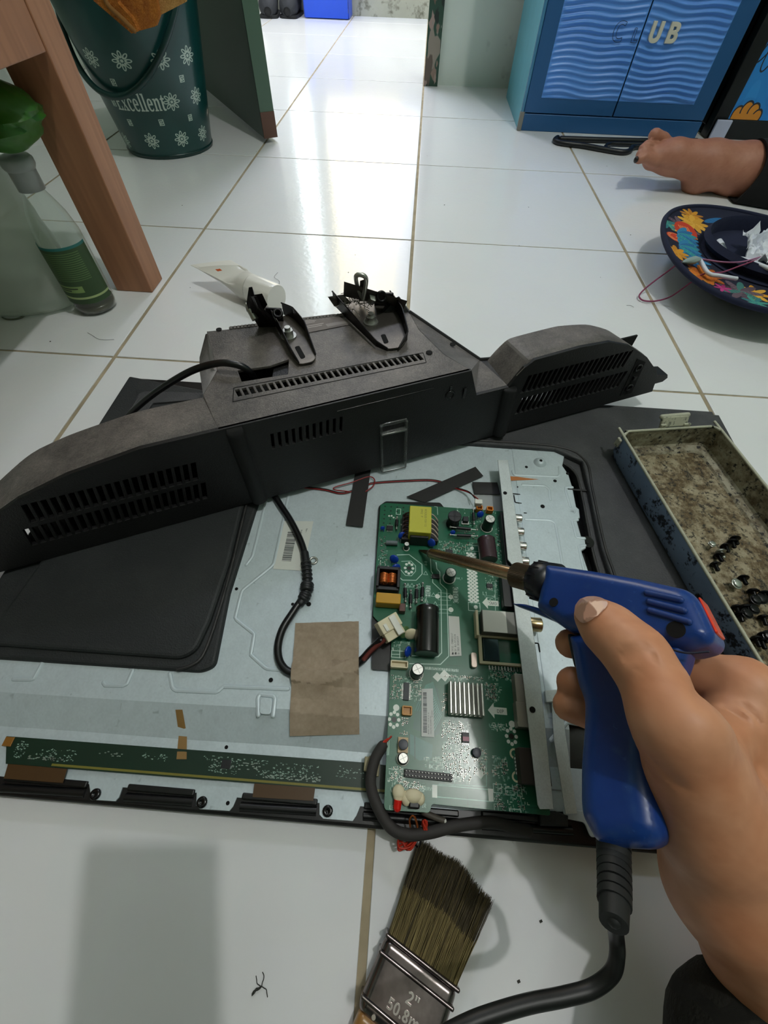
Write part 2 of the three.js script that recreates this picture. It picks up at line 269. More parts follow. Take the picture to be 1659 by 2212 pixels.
// ---------- the opened television lying on its face ----------
const dustTex = (seed, base, dust, amount) => { const f = fbm(seed, 6, 5, 0.6), g = noiseOf(seed + 3, 256), k = noiseOf(seed + 4, 128); return texture(512, (u, v) => { const s = Math.min(1, Math.max(0, f(u, v) - 0.38) * amount + Math.max(0, g(u, v) - 0.86) * 2.4 + Math.max(0, k(u, v) - 0.9) * 1.5); return mix(base, dust, s); }, { repeat: 5 }); };
const plasticBump = (() => { const f = noiseOf(41, 200), g = noiseOf(42, 100); return texture(512, (u, v) => 0.6 * f(u, v) + 0.4 * g(u, v), { srgb: false, repeat: 9 }); })();
const M = {
  frame: std(0xffffff, 0.38, 0, { map: dustTex(51, [0.045, 0.047, 0.052], [0.3, 0.3, 0.29], 0.25) }),
  plastic: std(0xffffff, 0.62, 0, { map: dustTex(52, [0.11, 0.125, 0.13], [0.34, 0.34, 0.33], 0.4), bumpMap: plasticBump, bumpScale: 0.00025 }),
  dusty: std(0xffffff, 0.6, 0, { map: dustTex(54, [0.21, 0.215, 0.225], [0.44, 0.44, 0.43], 0.6), bumpMap: plasticBump, bumpScale: 0.00025 }),  // paler base tone of the same cover plastic, plus dust specks
  ridge: std(0xffffff, 0.5, 0, { map: dustTex(53, [0.11, 0.11, 0.115], [0.46, 0.44, 0.40], 0.9) }),
  black: std(0x0b0b0d, 0.4), gloss: std(0x0a0a0c, 0.2), hole: std(0x050506, 0.95),
  steel: (() => { const f = fbm(61, 16, 4, 0.6), g = noiseOf(62, 128), s = noiseOf(63, 40); return std(0xffffff, 0.46, 0.22, { map: texture(512, (u, v) => { const q = (f(u, v) - 0.5) * 0.05 + (g(u, v) - 0.5) * 0.03 - Math.max(0, s(u, v) - 0.93) * 1.6; return [0.76 + q, 0.81 + q, 0.83 + q]; }, { repeat: 7 }) }); })(),
  rail: (() => { const g = noiseOf(64, 160), f = fbm(65, 12, 4); return std(0xffffff, 0.5, 0.25, { map: texture(512, (u, v) => { const q = (g(u, v) - 0.5) * 0.05 + (f(u, v) - 0.5) * 0.06; return [0.76 + q, 0.79 + q, 0.785 + q]; }, { repeat: 9 }) }); })(),
  chrome: std(0xd6d4cc, 0.22, 0.95), tin: std(0xb9bab4, 0.32, 0.85), dull: std(0x9a978d, 0.5, 0.6),
  white: std(0xdcdcd2, 0.5), cream: std(0xd9cfae, 0.55), ic: std(0x15161a, 0.45), blueDisc: std(0x0b3a9e, 0.28), green: std(0x1f5c45, 0.42),
  copper: std(0xc06a35, 0.3, 0.7), red: std(0xc4160f, 0.3), brown: std(0x5a3a32, 0.4), flex: std(0x4a3318, 0.4),
};
const Y = 0.024;   // the pressed steel back plate
const tv = thing('television', 'opened flat television lying face down with its steel back plate bare', 'television', [0.02, 0, -0.2]);
part('front_frame', [slab([[-0.342, -0.4245], [0.384, -0.4245], [0.384, 0.0152], [-0.342, 0.0152]].map((p) => p), 0.0005, 0.0125, 0.0022)], M.frame, tv);
{
  // back plate with the fold towards the lower ledge
  const fold = [[-0.338, Y, [-0.2848, 0.024, -0.0471][2]], [-0.2149, 0.024, -0.0488], [-0.1347, 0.024, -0.0503], [-0.0621, 0.024, -0.0522], [0.0104, 0.024, -0.0528], [0.1399, 0.024, -0.0537]];
  const foot = fold.map((p, i) => [p[0], 0.0145, p[2] + [0.0215, 0.0215, 0.0225, 0.023, 0.024, 0.024][i]]), lip = foot.map((p) => [p[0], 0.0145, Math.max(p[2] + 0.012, -0.016)]);
  const top = fold.map((p) => [p[0], Y, -0.35]);
  const strip = (a, b) => facets(a.slice(0, -1).map((_, i) => [a[i], b[i], b[i + 1], a[i + 1]]));
  const g = merge([strip(top, fold), strip(fold, foot), strip(foot, lip)]);
  part('steel_back', [g, slab([[0.19, -0.35], [0.178, 0.024, -0.3123], [0.1824, 0.024, -0.3003], [0.1834, 0.024, -0.2818], [0.1828, 0.024, -0.2581], [0.1851, 0.024, -0.2555], [0.1841, 0.024, -0.2453], [0.1802, 0.024, -0.2417], [0.1811, 0.024, -0.2205], [0.184, 0.024, -0.2197], [0.1831, 0.024, -0.2105], [0.1781, 0.024, -0.2071], [0.183, 0.024, -0.1611], [0.1842, 0.024, -0.0985], [0.1858, 0.024, -0.062], [0.1855, 0.024, -0.0543], [0.125, -0.06], [0.125, -0.35]], 0.02, Y + 0.0004, 0.0012)], M.steel, tv);
  // lower ledge with its screw tabs
  part('screw_ledge', slab([[-0.338, -0.03], [-0.338, [-0.2626, 0.013, 0.0037][2]], [-0.2143, 0.013, 0.0041], [-0.1985, 0.013, 0.004], [-0.1938, 0.013, 0.0112], [-0.1906, 0.013, 0.0126], [-0.1762, 0.013, 0.0123], [-0.1747, 0.013, 0.0098], [-0.1748, 0.013, 0.0042], [-0.1227, 0.013, 0.0037], [-0.1208, 0.013, 0.0107], [-0.1176, 0.013, 0.0126], [-0.0973, 0.013, 0.0122], [-0.0955, 0.013, 0.0095], [-0.0943, 0.013, 0.0044], [-0.0371, 0.013, 0.0035], [-0.0361, 0.013, 0.0099], [-0.0332, 0.013, 0.012], [-0.0131, 0.013, 0.0119], [-0.0109, 0.013, 0.0087], [-0.0089, 0.013, 0.0034], [0.0172, 0.013, 0.0031], [0.16, -0.005], [0.16, -0.03]], 0.0115, 0.0136, 0.0003), M.steel, tv);
  part('screw_tab', slab(rounded([[0.1289, 0.018, -0.0049], [0.1439, 0.018, -0.0049], [0.1542, 0.018, 0.0035], [0.1534, 0.018, 0.0085], [0.1451, 0.018, 0.0093], [0.1426, 0.018, 0.0016], [0.1296, 0.018, 0.0002]], 0.002), 0.0165, 0.018, 0.0004), M.steel, tv);
  part('hole', cyl([0.1485, 0.018, 0.0047], 0.0024, 0.0003, 14), M.hole, tv);
  for (const p of [[-0.1911, 0.0136, 0.0094], [-0.1171, 0.0136, 0.0087], [-0.0307, 0.0136, 0.0075]]) { const s = part('screw', lathe(p, [p[0], p[1] + 1, p[2]], [[0, 0], [0.0036, 0], [0.0036, 0.0012], [0.0028, 0.002], [0.0012, 0.0021], [0.0012, 0.0012], [0, 0.0012]], 16), M.gloss, tv); }
  for (const p of [[-0.0996, 0.0136, 0.0079], [-0.1096, 0.0148, -0.025]]) part('hole', cyl(p, 0.0013, 0.0002, 10), M.hole, tv);
  for (const [a, b] of [[[-0.1707, 0.012, 0.0096], [-0.1237, 0.012, 0.0089]], [[-0.0907, 0.012, 0.0092], [-0.0384, 0.012, 0.0081]], [[-0.0062, 0.012, 0.0084], [0.0586, 0.012, 0.0079]], [[0.0743, 0.012, 0.0078], [0.1353, 0.012, 0.0068]], [[-0.258, 0.012, 0.0104], [-0.199, 0.012, 0.0092]]]) part('clip_bar', [rod([a[0], 0.0125, a[2]], [b[0], 0.0125, b[2]], 0.0028, 10), box([(a[0] + b[0]) / 2, 0.012, (a[2] + b[2]) / 2 - 0.0055], b[0] - a[0], 0.0035, 0.004, 0.001)], M.frame, tv);
  // pressings of the steel
  const bead = (pts, r = 0.0017, y = Y) => { const g = tube(curve(pts, false, 'catmullrom', 0.05), r, pts.length * 10, 8); const p = g.attributes.position; for (let i = 0; i < p.count; i++) p.setY(i, Y + (p.getY(i) - Y) * 0.55); g.computeVertexNormals(); return g; };
  for (const l of [
    [[-0.107, 0.024, -0.2495], [-0.1049, 0.024, -0.1713], [-0.1075, 0.024, -0.166], [-0.1266, 0.024, -0.1425], [-0.1258, 0.024, -0.1175], [-0.107, 0.024, -0.106], [-0.1055, 0.024, -0.0893], [-0.091, 0.024, -0.0797], [-0.0782, 0.024, -0.0796]],
    [[-0.1278, 0.024, -0.2373], [-0.1258, 0.024, -0.1767], [-0.1293, 0.024, -0.1674]],
    [[-0.164, 0.024, -0.0703], [-0.1588, 0.024, -0.0609], [-0.1552, 0.024, -0.0588], [-0.1243, 0.024, -0.0598], [-0.1199, 0.024, -0.0641], [-0.0711, 0.024, -0.0661]],
    [[-0.2801, 0.024, -0.0574], [-0.2656, 0.024, -0.0585], [-0.2652, 0.024, -0.0713]], [[-0.2116, 0.024, -0.0602], [-0.2093, 0.024, -0.0584], [-0.196, 0.024, -0.0591], [-0.1936, 0.024, -0.0609], [-0.1932, 0.024, -0.0705]],
    [[-0.0892, 0.024, -0.0464], [-0.0923, 0.024, -0.0579], [-0.0912, 0.024, -0.0606], [-0.0813, 0.024, -0.0604], [-0.0794, 0.024, -0.0583], [-0.0783, 0.024, -0.0469]],
    [[0.1313, 0.024, -0.2815], [0.1543, 0.024, -0.2823], [0.1585, 0.024, -0.2778], [0.1579, 0.024, -0.2647]], [[0.1295, 0.024, -0.2385], [0.1536, 0.024, -0.2395], [0.1584, 0.024, -0.2355], [0.1577, 0.024, -0.1885], [0.1567, 0.024, -0.1072]],
    [[0.1235, 0.024, -0.2996], [0.1245, 0.024, -0.2946], [0.1695, 0.024, -0.296], [0.173, 0.024, -0.3002], [0.174, 0.024, -0.3093]], [[0.1831, 0.024, -0.283], [0.1763, 0.024, -0.2824], [0.1754, 0.024, -0.2768], [0.1767, 0.024, -0.2576]], [[0.1808, 0.024, -0.2423], [0.1755, 0.024, -0.2408], [0.1761, 0.024, -0.2217], [0.1835, 0.024, -0.2212]], [[0.1824, 0.024, -0.2135], [0.1764, 0.024, -0.2115], [0.1764, 0.024, -0.1853]],
    [[0.1251, 0.024, -0.0454], [0.139, 0.024, -0.0586], [0.1501, 0.024, -0.0578]],
  ]) part('pressed_rib', bead(l), M.steel, tv);
  part('pressed_pad', slab(rounded([[-0.0907, 0.024, -0.0587], [-0.0812, 0.024, -0.0584], [-0.0797, 0.024, -0.0471], [-0.0887, 0.024, -0.047]], 0.003), Y, Y + 0.0012, 0.0006), M.steel, tv);
  { const p = [0.1539, 0.024, -0.3141]; part('screw_boss', lathe(p, [p[0], 1, p[2]], [[0.0075, 0], [0.006, 0.001], [0.0045, 0.0035], [0.002, 0.0038], [0, 0.0038]], 20), M.steel, tv); part('hole', cyl([p[0], Y + 0.0037, p[2]], 0.0016, 0.0004, 10), M.hole, tv); }
  { const p = [-0.0698, 0.024, -0.1761]; part('rivet', new THREE.TorusGeometry(0.0032, 0.0011, 8, 24).rotateX(Math.PI / 2).translate(p[0], Y + 0.0008, p[2]), M.tin, tv); }
  { const p = [0.178, 0.024, -0.2521]; part('rivet', lathe([p[0], Y, p[2]], [p[0], 1, p[2]], [[0.003, 0], [0.0028, 0.0007], [0.002, 0.0008], [0.0018, 0.0004], [0, 0.0004]], 16), M.steel, tv); }
  for (const [p, r] of [[[0.1384, 0.0245, -0.3064], 0.0016], [[0.1813, 0.0245, -0.3011], 0.0017], [[0.1663, 0.0245, -0.2897], 0.0018], [[0.1485, 0.0245, -0.2554], 0.0022], [[0.126, 0.0245, -0.2782], 0.0007], [[-0.0669, 0.0243, -0.1347], 0.002], [[-0.0806, 0.0243, -0.1336], 0.0013], [[-0.0854, 0.0243, -0.0714], 0.0017], [[-0.1317, 0.0243, -0.1436], 0.0014]]) part('hole', cyl(p, r, 0.0003, 12), M.hole, tv);
  for (const l of [[[0.1193, 0.0245, -0.2692], [0.1273, 0.0245, -0.2687]], [[0.121, 0.0245, -0.267], [0.1215, 0.0245, -0.2583], [0.1275, 0.0245, -0.2576]], [[0.1289, 0.0245, -0.2458], [0.1312, 0.0245, -0.2458]], [[0.1225, 0.0245, -0.116], [0.1255, 0.0245, -0.1158], [0.1257, 0.0245, -0.1091]]]) part('slot', tube(curve(l, false, 'catmullrom', 0.05), 0.0005, 16, 5), M.hole, tv);
  // marking of orange dye on the steel
  part('dye_mark', slab([[0.1191, 0.0246, -0.2918], [0.1274, 0.0246, -0.2919], [0.138, 0.0246, -0.2909], [0.149, 0.0246, -0.2903], [0.1377, 0.0246, -0.2884], [0.1191, 0.0246, -0.2861]], Y + 0.0003, Y + 0.0007), std(0xb9733f, 0.7), tv);
  // plastic back cover around the steel
  const left = rounded([[-0.337, [-0.2971, 0.026, -0.0701][2]], [-0.139, 0.026, -0.0724], [-0.1297, 0.026, -0.0776], [-0.1353, 0.026, -0.1379], [-0.134, 0.026, -0.2247], [-0.1227, 0.026, -0.374], [-0.337, -0.41]], [0, 0.012, 0.012, 0, 0, 0, 0.004]);
  part('left_cover', slab(left, 0.012, 0.0275, 0.003), M.plastic, tv);
  part('cover_pad', slab(rounded([[-0.3145, 0.03, -0.0794], [-0.1561, 0.03, -0.0802], [-0.1464, 0.03, -0.0873], [-0.1427, 0.03, -0.1124], [-0.1419, 0.03, -0.1656], [-0.1456, 0.03, -0.2259], [-0.1468, 0.03, -0.2951], [-0.3055, 0.03, -0.315], [-0.3069, 0.03, -0.1568]], [0, 0.006, 0.01, 0, 0, 0, 0, 0, 0]), 0.025, 0.0315, 0.0035), M.plastic, tv);
  part('cover_lip', tube(curve([[-0.157, 0.0285, -0.0728], [-0.1472, 0.0285, -0.077], [-0.141, 0.0285, -0.086], [-0.1392, 0.0285, -0.1172], [-0.1402, 0.0285, -0.1624], [-0.1437, 0.0285, -0.2221], [-0.1441, 0.0285, -0.2528]]), 0.0013, 48, 8), M.ridge, tv);
  part('cover_lip', tube(curve([[-0.3077, 0.0285, -0.3697], [-0.3093, 0.0285, -0.3345], [-0.3103, 0.0285, -0.2952]]), 0.0015, 20, 8), M.ridge, tv);
  part('corner_flange', slab(rounded([[-0.3073, 0.0285, -0.3273], [-0.3107, 0.0285, -0.376], [-0.3057, 0.0285, -0.3814], [-0.2289, 0.0285, -0.3854], [-0.226, 0.0285, -0.3758], [-0.2881, 0.0285, -0.3619], [-0.2896, 0.0285, -0.3252]], 0.002), 0.026, 0.0295, 0.001), M.dusty, tv);
  { const inner = [[0.0708, 0.026, -0.3237], [0.1663, 0.026, -0.3214], [0.1892, 0.026, -0.3102], [0.193, 0.026, -0.2841], [0.1903, 0.026, -0.212], [0.1914, 0.026, -0.1741], [0.1933, 0.026, -0.075], [0.195, 0.026, -0.0168]];
    const step = [[0.0706, 0.029, -0.3327], [0.1718, 0.029, -0.3314], [0.198, 0.029, -0.3163], [0.1978, 0.029, -0.2761], [0.1956, 0.029, -0.2107], [0.198, 0.029, -0.1732], [0.2003, 0.029, -0.075], [0.2026, 0.029, -0.0122]];
    part('right_cover', slab([[0.0, -0.345], ...inner.map((p, i) => i ? p : [0.0, p[1], p[2]]), [0.24, -0.03], [0.3, 0.004], [0.377, 0.004], [0.377, -0.418], [-0.1, -0.418], [-0.1, -0.33]].filter((p, i) => i > 0), 0.012, 0.0225, 0.0015), M.dusty, tv);
    part('right_cover_top', slab([...step.map((p, i) => i ? p : [-0.05, p[1], p[2]]), [0.31, 0.0035], [0.376, 0.0035], [0.376, -0.405], [-0.05, -0.405]], 0.02, 0.029, 0.002), M.dusty, tv);
    part('cover_lip', tube(curve(step.map((p, i) => [p[0] + (i > 1 ? 0.003 : 0), 0.0288, p[2] + (i < 2 ? -0.004 : -0.001)])), 0.0014, 60, 8), M.ridge, tv);
    part('cover_lip', tube(curve(inner.map((p) => [p[0] - 0.001, 0.0226, p[2] + 0.002])), 0.0013, 60, 8), M.ridge, tv);
    part('cover_rib', box([0.1875, 0.0225, -0.2802], 0.02, 0.002, 0.0022), M.ridge, tv);
    { const p = [0.186, 0.0225, -0.2177]; part('screw_boss', [cyl([p[0], 0.018, p[2]], 0.0062, 0.006, 20), cyl([p[0], 0.024, p[2]], 0.0022, 0.0004, 12)], M.gloss, tv); }
  }
}
// the long narrow driver board under the steel, with its ribbon films
{
  const b = thing('driver_board', 'long narrow dark green circuit strip along the lower edge of the television', 'circuit board', [-0.12, 0.0145, -0.02]);
  const w = painted(2048, 160, (c, W, H) => {
    c.fillStyle = '#0e2b1d'; c.fillRect(0, 0, W, H); const r = rngOf(9);
    c.fillStyle = '#0b2416'; for (let k = 0; k < 40; k++) c.fillRect(r() * W, r() * H, 60 * r(), 1.5);
    c.fillStyle = '#8a7a33'; c.fillRect(300, H - 22, W - 320, 14); c.fillStyle = '#5f6a28'; for (let x = 300; x < W - 20; x += 7) c.fillRect(x, H - 22, 3, 14);
    c.fillStyle = '#8fa79a'; const mark = (x, y, w0, h0, n) => { for (let k = 0; k < n; k++) c.fillRect(x + w0 * r(), y + h0 * r(), 3 + 8 * r(), 2 + 5 * r()); };
    mark(190, 50, 210, 70, 60); mark(70, 20, 60, 100, 40); mark(740, 35, 130, 35, 26); mark(1060, 20, 330, 30, 50); mark(1100, 40, 150, 80, 60); mark(1420, 30, 250, 90, 90); mark(1340, 80, 160, 40, 40); mark(1750, 20, 160, 70, 30);
  });
  const q = [[-0.2695, 0.0165, -0.0203], [-0.0082, 0.0165, -0.0226], [0.0125, 0.0165, -0.0218], [0.0134, 0.0165, -0.0051], [-0.0065, 0.0165, -0.005], [-0.2603, 0.0165, -0.0036]];
  const g = slab(q, 0.0148, 0.0166, 0.0002), p = g.attributes.position, x0 = q[0][0], x1 = q[2][0];
  for (let i = 0; i < p.count; i++) { const t = (p.getX(i) - x0) / (x1 - x0), zt = lerp(q[0][2], q[2][2], t), zb = lerp(q[5][2], q[3][2], t); g.attributes.uv.setXY(i, t, 1 - (p.getZ(i) - zt) / (zb - zt)); }
  part('strip', g, std(0xffffff, 0.4, 0, { map: w }), b);
  part('ribbon_film', slab([[-0.2582, 0.0168, -0.0037], [-0.2159, 0.0168, -0.0037], [-0.2147, 0.0135, 0.0046], [-0.2562, 0.0135, 0.0049]], 0.0166, 0.0171), M.flex, b);
  part('ribbon_film', slab([[-0.0834, 0.0168, -0.0046], [-0.041, 0.0168, -0.005], [-0.0411, 0.0135, 0.0025], [-0.0828, 0.0135, 0.0033]], 0.0166, 0.0171), M.flex, b);
  part('chip', box([-0.1061, 0.0166, -0.0144], 0.0068, 0.0011, 0.0055, 0.0003), M.ic, b);
  part('screw_pad', box([-0.2658, 0.0166, -0.017], 0.0065, 0.0008, 0.006, 0.0003), std(0x9a6a2c, 0.4, 0.3), b);
  const rnd = rngOf(4), bits = []; for (const [a, c, n] of [[[-0.2479, 0.0166, -0.0101], [-0.2215, 0.0166, -0.0078], 26], [[-0.1181, 0.0166, -0.0167], [-0.0818, 0.0166, -0.0114], 36], [[-0.0785, 0.0166, -0.0116], [-0.0386, 0.0166, -0.0084], 48], [[-0.1986, 0.0166, -0.016], [-0.1815, 0.0166, -0.0132], 12]]) for (let k = 0; k < n; k++) bits.push(plain([lerp(a[0], c[0], rnd()), 0.0166, lerp(a[2], c[2], rnd())], 0.0008 + 0.0008 * rnd(), 0.0005, 0.0006));
  const s = part('tiny_components', bits, std(0x8f9c92, 0.4, 0.4), b); s.userData.kind = 'stuff';
  const tp = thing('tape_tab', 'small amber tape tab stuck from the steel onto the narrow circuit strip', 'tape', [-0.1425, 0.0145, -0.0268]);
  part('tab', facets([[[-0.1511, 0.0236, -0.0456], [-0.146, 0.0236, -0.046], [-0.1404, 0.0152, -0.0305], [-0.1466, 0.0152, -0.0307]], [[-0.1466, 0.0152, -0.0307], [-0.1404, 0.0152, -0.0305], [-0.1348, 0.0172, -0.0154], [-0.142, 0.0172, -0.0149]]].map((f) => [f[0], f[3], f[2], f[1]])), std(0x8a6a3a, 0.5, 0, { transparent: false }), tp);
}
// paper sticker with a bar code on the steel
{
  const st = painted(256, 384, (c, w, h) => { c.fillStyle = '#d5d8d2'; c.fillRect(0, 0, w, h); c.fillStyle = '#20252a'; const r = rngOf(12); for (let y = 90; y < 320;) { const t = 2 + 6 * r(); c.fillRect(58, y, 80, t); y += t + 2 + 5 * r(); } c.save(); c.translate(176, 60); c.rotate(Math.PI / 2); c.font = '20px sans-serif'; c.fillText('No :', 0, -30); c.fillText('INDO', 10, 12); c.restore(); });
  const t = thing('barcode_sticker', 'white paper sticker with a bar code on the bare steel, half under black cable', 'sticker', [-0.0903, 0.0243, -0.1898]);
  const q = [[-0.1053, 0.0245, -0.2167], [-0.0768, 0.0245, -0.2186], [-0.0772, 0.0245, -0.1654], [-0.1043, 0.0245, -0.165]];
  const g = facets([[q[0], q[3], q[2], q[1]]]); g.setAttribute('uv', new THREE.Float32BufferAttribute([0, 1, 0, 0, 1, 0, 0, 1, 1, 0, 1, 1], 2));
  part('paper', g, std(0xffffff, 0.6, 0, { map: st }), t);
}


// ---------- the green circuit board ----------
const boardTex = painted(1120, 1834, (c, w, h) => {
  const r = rngOf(101), silk = '#b9d2c4', pad = '#d9e0d6';
  c.fillStyle = '#125e42'; c.fillRect(0, 0, w, h);
  for (let k = 0; k < 260; k++) { c.fillStyle = k % 2 ? 'rgba(9,66,44,0.5)' : 'rgba(24,104,74,0.35)'; const x = r() * w, y = r() * h; r() < 0.5 ? c.fillRect(x, y, 20 + 90 * r(), 3) : c.fillRect(x, y, 3, 20 + 90 * r()); }
  const line = (pts, s = 5, col = silk) => { c.strokeStyle = col; c.lineWidth = s; c.lineJoin = 'round'; c.beginPath(); for (let k = 0; k < pts.length; k += 2) c.lineTo(pts[k], pts[k + 1]); c.stroke(); };
  const dot = (x, y, q, col = pad) => { c.fillStyle = col; c.beginPath(); c.arc(x, y, q, 0, 6.3); c.fill(); };
  const words = (t, x, y, s, a = 0, col = silk) => { c.save(); c.translate(x, y); c.rotate(a); c.fillStyle = col; c.font = s + 'px sans-serif'; c.textAlign = 'center'; c.textBaseline = 'middle'; c.fillText(t, 0, 0); c.restore(); };
  const frame = (x0, y0, x1, y1, s = 3, col = silk) => { c.strokeStyle = col; c.lineWidth = s; c.strokeRect(Math.min(x0, x1), Math.min(y0, y1), Math.abs(x1 - x0), Math.abs(y1 - y0)); };
  const plate = (x0, y0, x1, y1) => { c.fillStyle = '#a9c2b4'; c.fillRect(Math.min(x0, x1), Math.min(y0, y1), Math.abs(x1 - x0), Math.abs(y1 - y0)); };
  // isolation lines between the two halves
  line([450, 424, 462, 463, 467, 551, 475, 560, 477, 625, 527, 673, 529, 1046, 509, 1069, 365, 1074], 5);
  line([497, 484, 503, 531, 521, 551, 523, 628, 562, 665, 568, 1061, 522, 1109, 351, 1118], 5);
  line([247, 453, 326, 444, 409, 507, 411, 573, 375, 619, 293, 624, 266, 602], 5);
  line([279, 496, 340, 489, 369, 520, 370, 558, 346, 591, 309, 591, 276, 553], 4);
  for (let k = 0; k < 8; k++) { const p = [329, 540], q = k / 8 * 6.283; dot(p[0] + 24 * Math.cos(q), p[1] + 36 * Math.sin(q), 9); } { const p = [329, 540]; dot(p[0], p[1], 13, '#0a1712'); }
  for (const p of [[285, 1400], [875, 1433]]) { for (let k = 0; k < 8; k++) { const q = k / 8 * 6.283; dot(p[0] + 24 * Math.cos(q), p[1] + 34 * Math.sin(q), 9); } dot(p[0], p[1], 13, '#081410'); dot(p[0] + 8, p[1] - 56, 16); }
  // words in boxes
  plate(433, 648, 464, 723); words('HOT', 449, 686, 40, -Math.PI / 2, '#23513f');
  plate(599, 645, 631, 747); words('COLD', 615, 697, 42, -Math.PI / 2, '#23513f');
  plate(438, 1127, 619, 1142); words('TP.MS3663T.PB751', 529, 1135, 21, 0, '#23513f');
  const arrow = (x, y, t) => { c.fillStyle = '#d7ded2'; c.beginPath(); c.moveTo(x, y); c.lineTo(x + 32, y - 38); c.lineTo(x + 32, y - 17); c.lineTo(x + 98, y - 17); c.lineTo(x + 98, y + 17); c.lineTo(x + 32, y + 17); c.lineTo(x + 32, y + 38); c.fill(); words(t, x + 64, y + 2, 23, 0, '#26352c'); };
  arrow(772, 731, 'SMD'); arrow(765, 1320, 'DIP');
  // honeycomb of solder dots, and its frame
  { const a = [692, 404], b = [747, 732]; for (let j = 0; j < 30; j++) for (let i = 0; i < 5; i++) { const y = a[1] + (b[1] - a[1]) * j / 29, x = a[0] + 5 + 24 * i + (j % 2) * 12; if (x < b[0]) dot(x, y, 9); } frame(689, 737, 757, 787, 4); frame(687, 343, 769, 386, 3); dot(732, 763, 12); dot(729, 364, 12); }
  // part outlines
  line([484, 54, 505, 57, 508, 122], 4); frame(227, 95, 256, 141, 5);
  for (let j = 0; j < 5; j++) for (let i = 0; i < 4; i++) { const p = [148, 83]; dot(p[0] + i * 42, p[1] + j * 34, 6, '#07271b'); }
  for (let k = 0; k < 8; k++) { const p = [163, 133]; dot(p[0] + 140 * r(), p[1] + 90 * r(), 7); }
  frame(252, 1054, 331, 1090, 4); line([296, 1050, 298, 1093], 4); line([254, 1075, 300, 1072], 4);
  line([506, 713, 590, 711], 2.5); dot(506, 713, 15); dot(586, 711, 15); frame(510, 689, 583, 735, 2); dot(585, 791, 15); line([516, 793, 582, 791], 2.5); line([510, 767, 589, 763], 2); line([509, 817, 588, 813], 2);
  words('8-8', 434, 497, 22, -Math.PI / 2); words('SM_1', 640, 584, 18); for (const [x, y] of [[433, 567], [482, 707], [437, 747], [493, 763], [327, 658], [351, 656], [395, 653]]) { c.strokeStyle = silk; c.lineWidth = 2.5; c.beginPath(); c.moveTo(x, y - 15); c.lineTo(x + 13, y + 9); c.lineTo(x - 13, y + 9); c.closePath(); c.stroke(); }
  frame(539, 388, 624, 410, 3); frame(791, 686, 850, 696, 1.5); words('L1', 792, 672, 30); line([858, 593, 847, 777], 3);
  frame(483, 1665, 757, 1711, 4, '#7fb3a0'); line([510, 1660, 736, 1654, 743, 1544], 3, '#7fb3a0'); for (const p of [[490, 1687], [752, 1683]]) { c.fillStyle = pad; c.fillRect(p[0] - 10, p[1] - 22, 24, 50); }
  frame(767, 1719, 784, 1762, 2); frame(838, 1733, 887, 1750, 5); frame(768, 1640, 807, 1675, 3); frame(825, 1652, 864, 1680, 3); frame(879, 1635, 900, 1682, 3);
  // oval pads of the wired port
  for (const p of [[882, 1508], [883, 1605]]) { c.lineWidth = 9; c.strokeStyle = '#cfc6a4'; c.beginPath(); c.arc(p[0], p[1], 19, 0, 6.3); c.stroke(); }
  line([893, 1509, 894, 1598], 20, '#c9c09c'); for (let k = 0; k < 5; k++) { const p = mix([886, 1529], [888, 1589], k / 4); dot(p[0], p[1], 12, '#3f5a4a'); dot(p[0], p[1], 7); }
  // copper areas and traces, with a blue-green window gleam painted into them
  const area = (pts, col) => { c.fillStyle = col; c.beginPath(); for (let k = 0; k < pts.length; k += 2) c.lineTo(pts[k], pts[k + 1]); c.fill(); };
  area([366, 1458, 405, 1472, 482, 1498, 477, 1558, 418, 1572, 368, 1543], '#2f6f63'); area([400, 1307, 469, 1208, 505, 1234, 527, 1341, 516, 1444, 482, 1466, 381, 1434], '#185a48');
  for (let k = 0; k < 12; k++) line([...mix([445, 1221], [481, 1202], k / 11), ...mix([390, 1351], [527, 1356], k / 11)], 2, '#3c8f7c');
  for (let k = 0; k < 12; k++) line([...mix([487, 1274], [527, 1362], k / 11), ...mix([469, 1270], [482, 1447], k / 11)], 2, '#79b5ab');
  line([366, 1458, 369, 1543], 3, '#0a3324'); line([392, 1467, 396, 1569], 3, '#0a3324'); line([258, 1493, 260, 1560], 3); line([266, 1492, 267, 1559], 3);
  // little white marks where the small components sit
  const scatter = (a, b, n, s = 1) => { for (let k = 0; k < n; k++) { const x = lerp(a[0], b[0], r()), y = lerp(a[1], b[1], r()); c.fillStyle = ['#c5d3c6', '#93b0a0', '#d8dccf', '#6f9f8c'][Math.floor(r() * 4)]; const q = r() < 0.5; c.fillRect(x, y, (q ? 3 : 10) * s * (0.7 + 0.6 * r()), (q ? 11 : 3) * s * (0.7 + 0.6 * r())); } };
  scatter([527, 1382], [663, 1641], 420); scatter([670, 1492], [739, 1604], 110); scatter([439, 1547], [536, 1596], 60); scatter([269, 1606], [346, 1664], 90); scatter([283, 1660], [442, 1697], 90); scatter([265, 1184], [417, 1301], 120); scatter([529, 1155], [743, 1176], 70); scatter([755, 1181], [836, 1275], 90); scatter([765, 1375], [853, 1409], 50); scatter([766, 1523], [844, 1619], 70); scatter([769, 1634], [923, 1744], 120); scatter([779, 1098], [947, 1161], 90);
  scatter([132, 418], [185, 572], 40); scatter([510, 320], [731, 401], 90); scatter([580, 55], [919, 191], 70); scatter([796, 507], [875, 722], 80); scatter([299, 646], [451, 811], 60); scatter([889, 193], [929, 496], 60); scatter([252, 998], [348, 1046], 30);
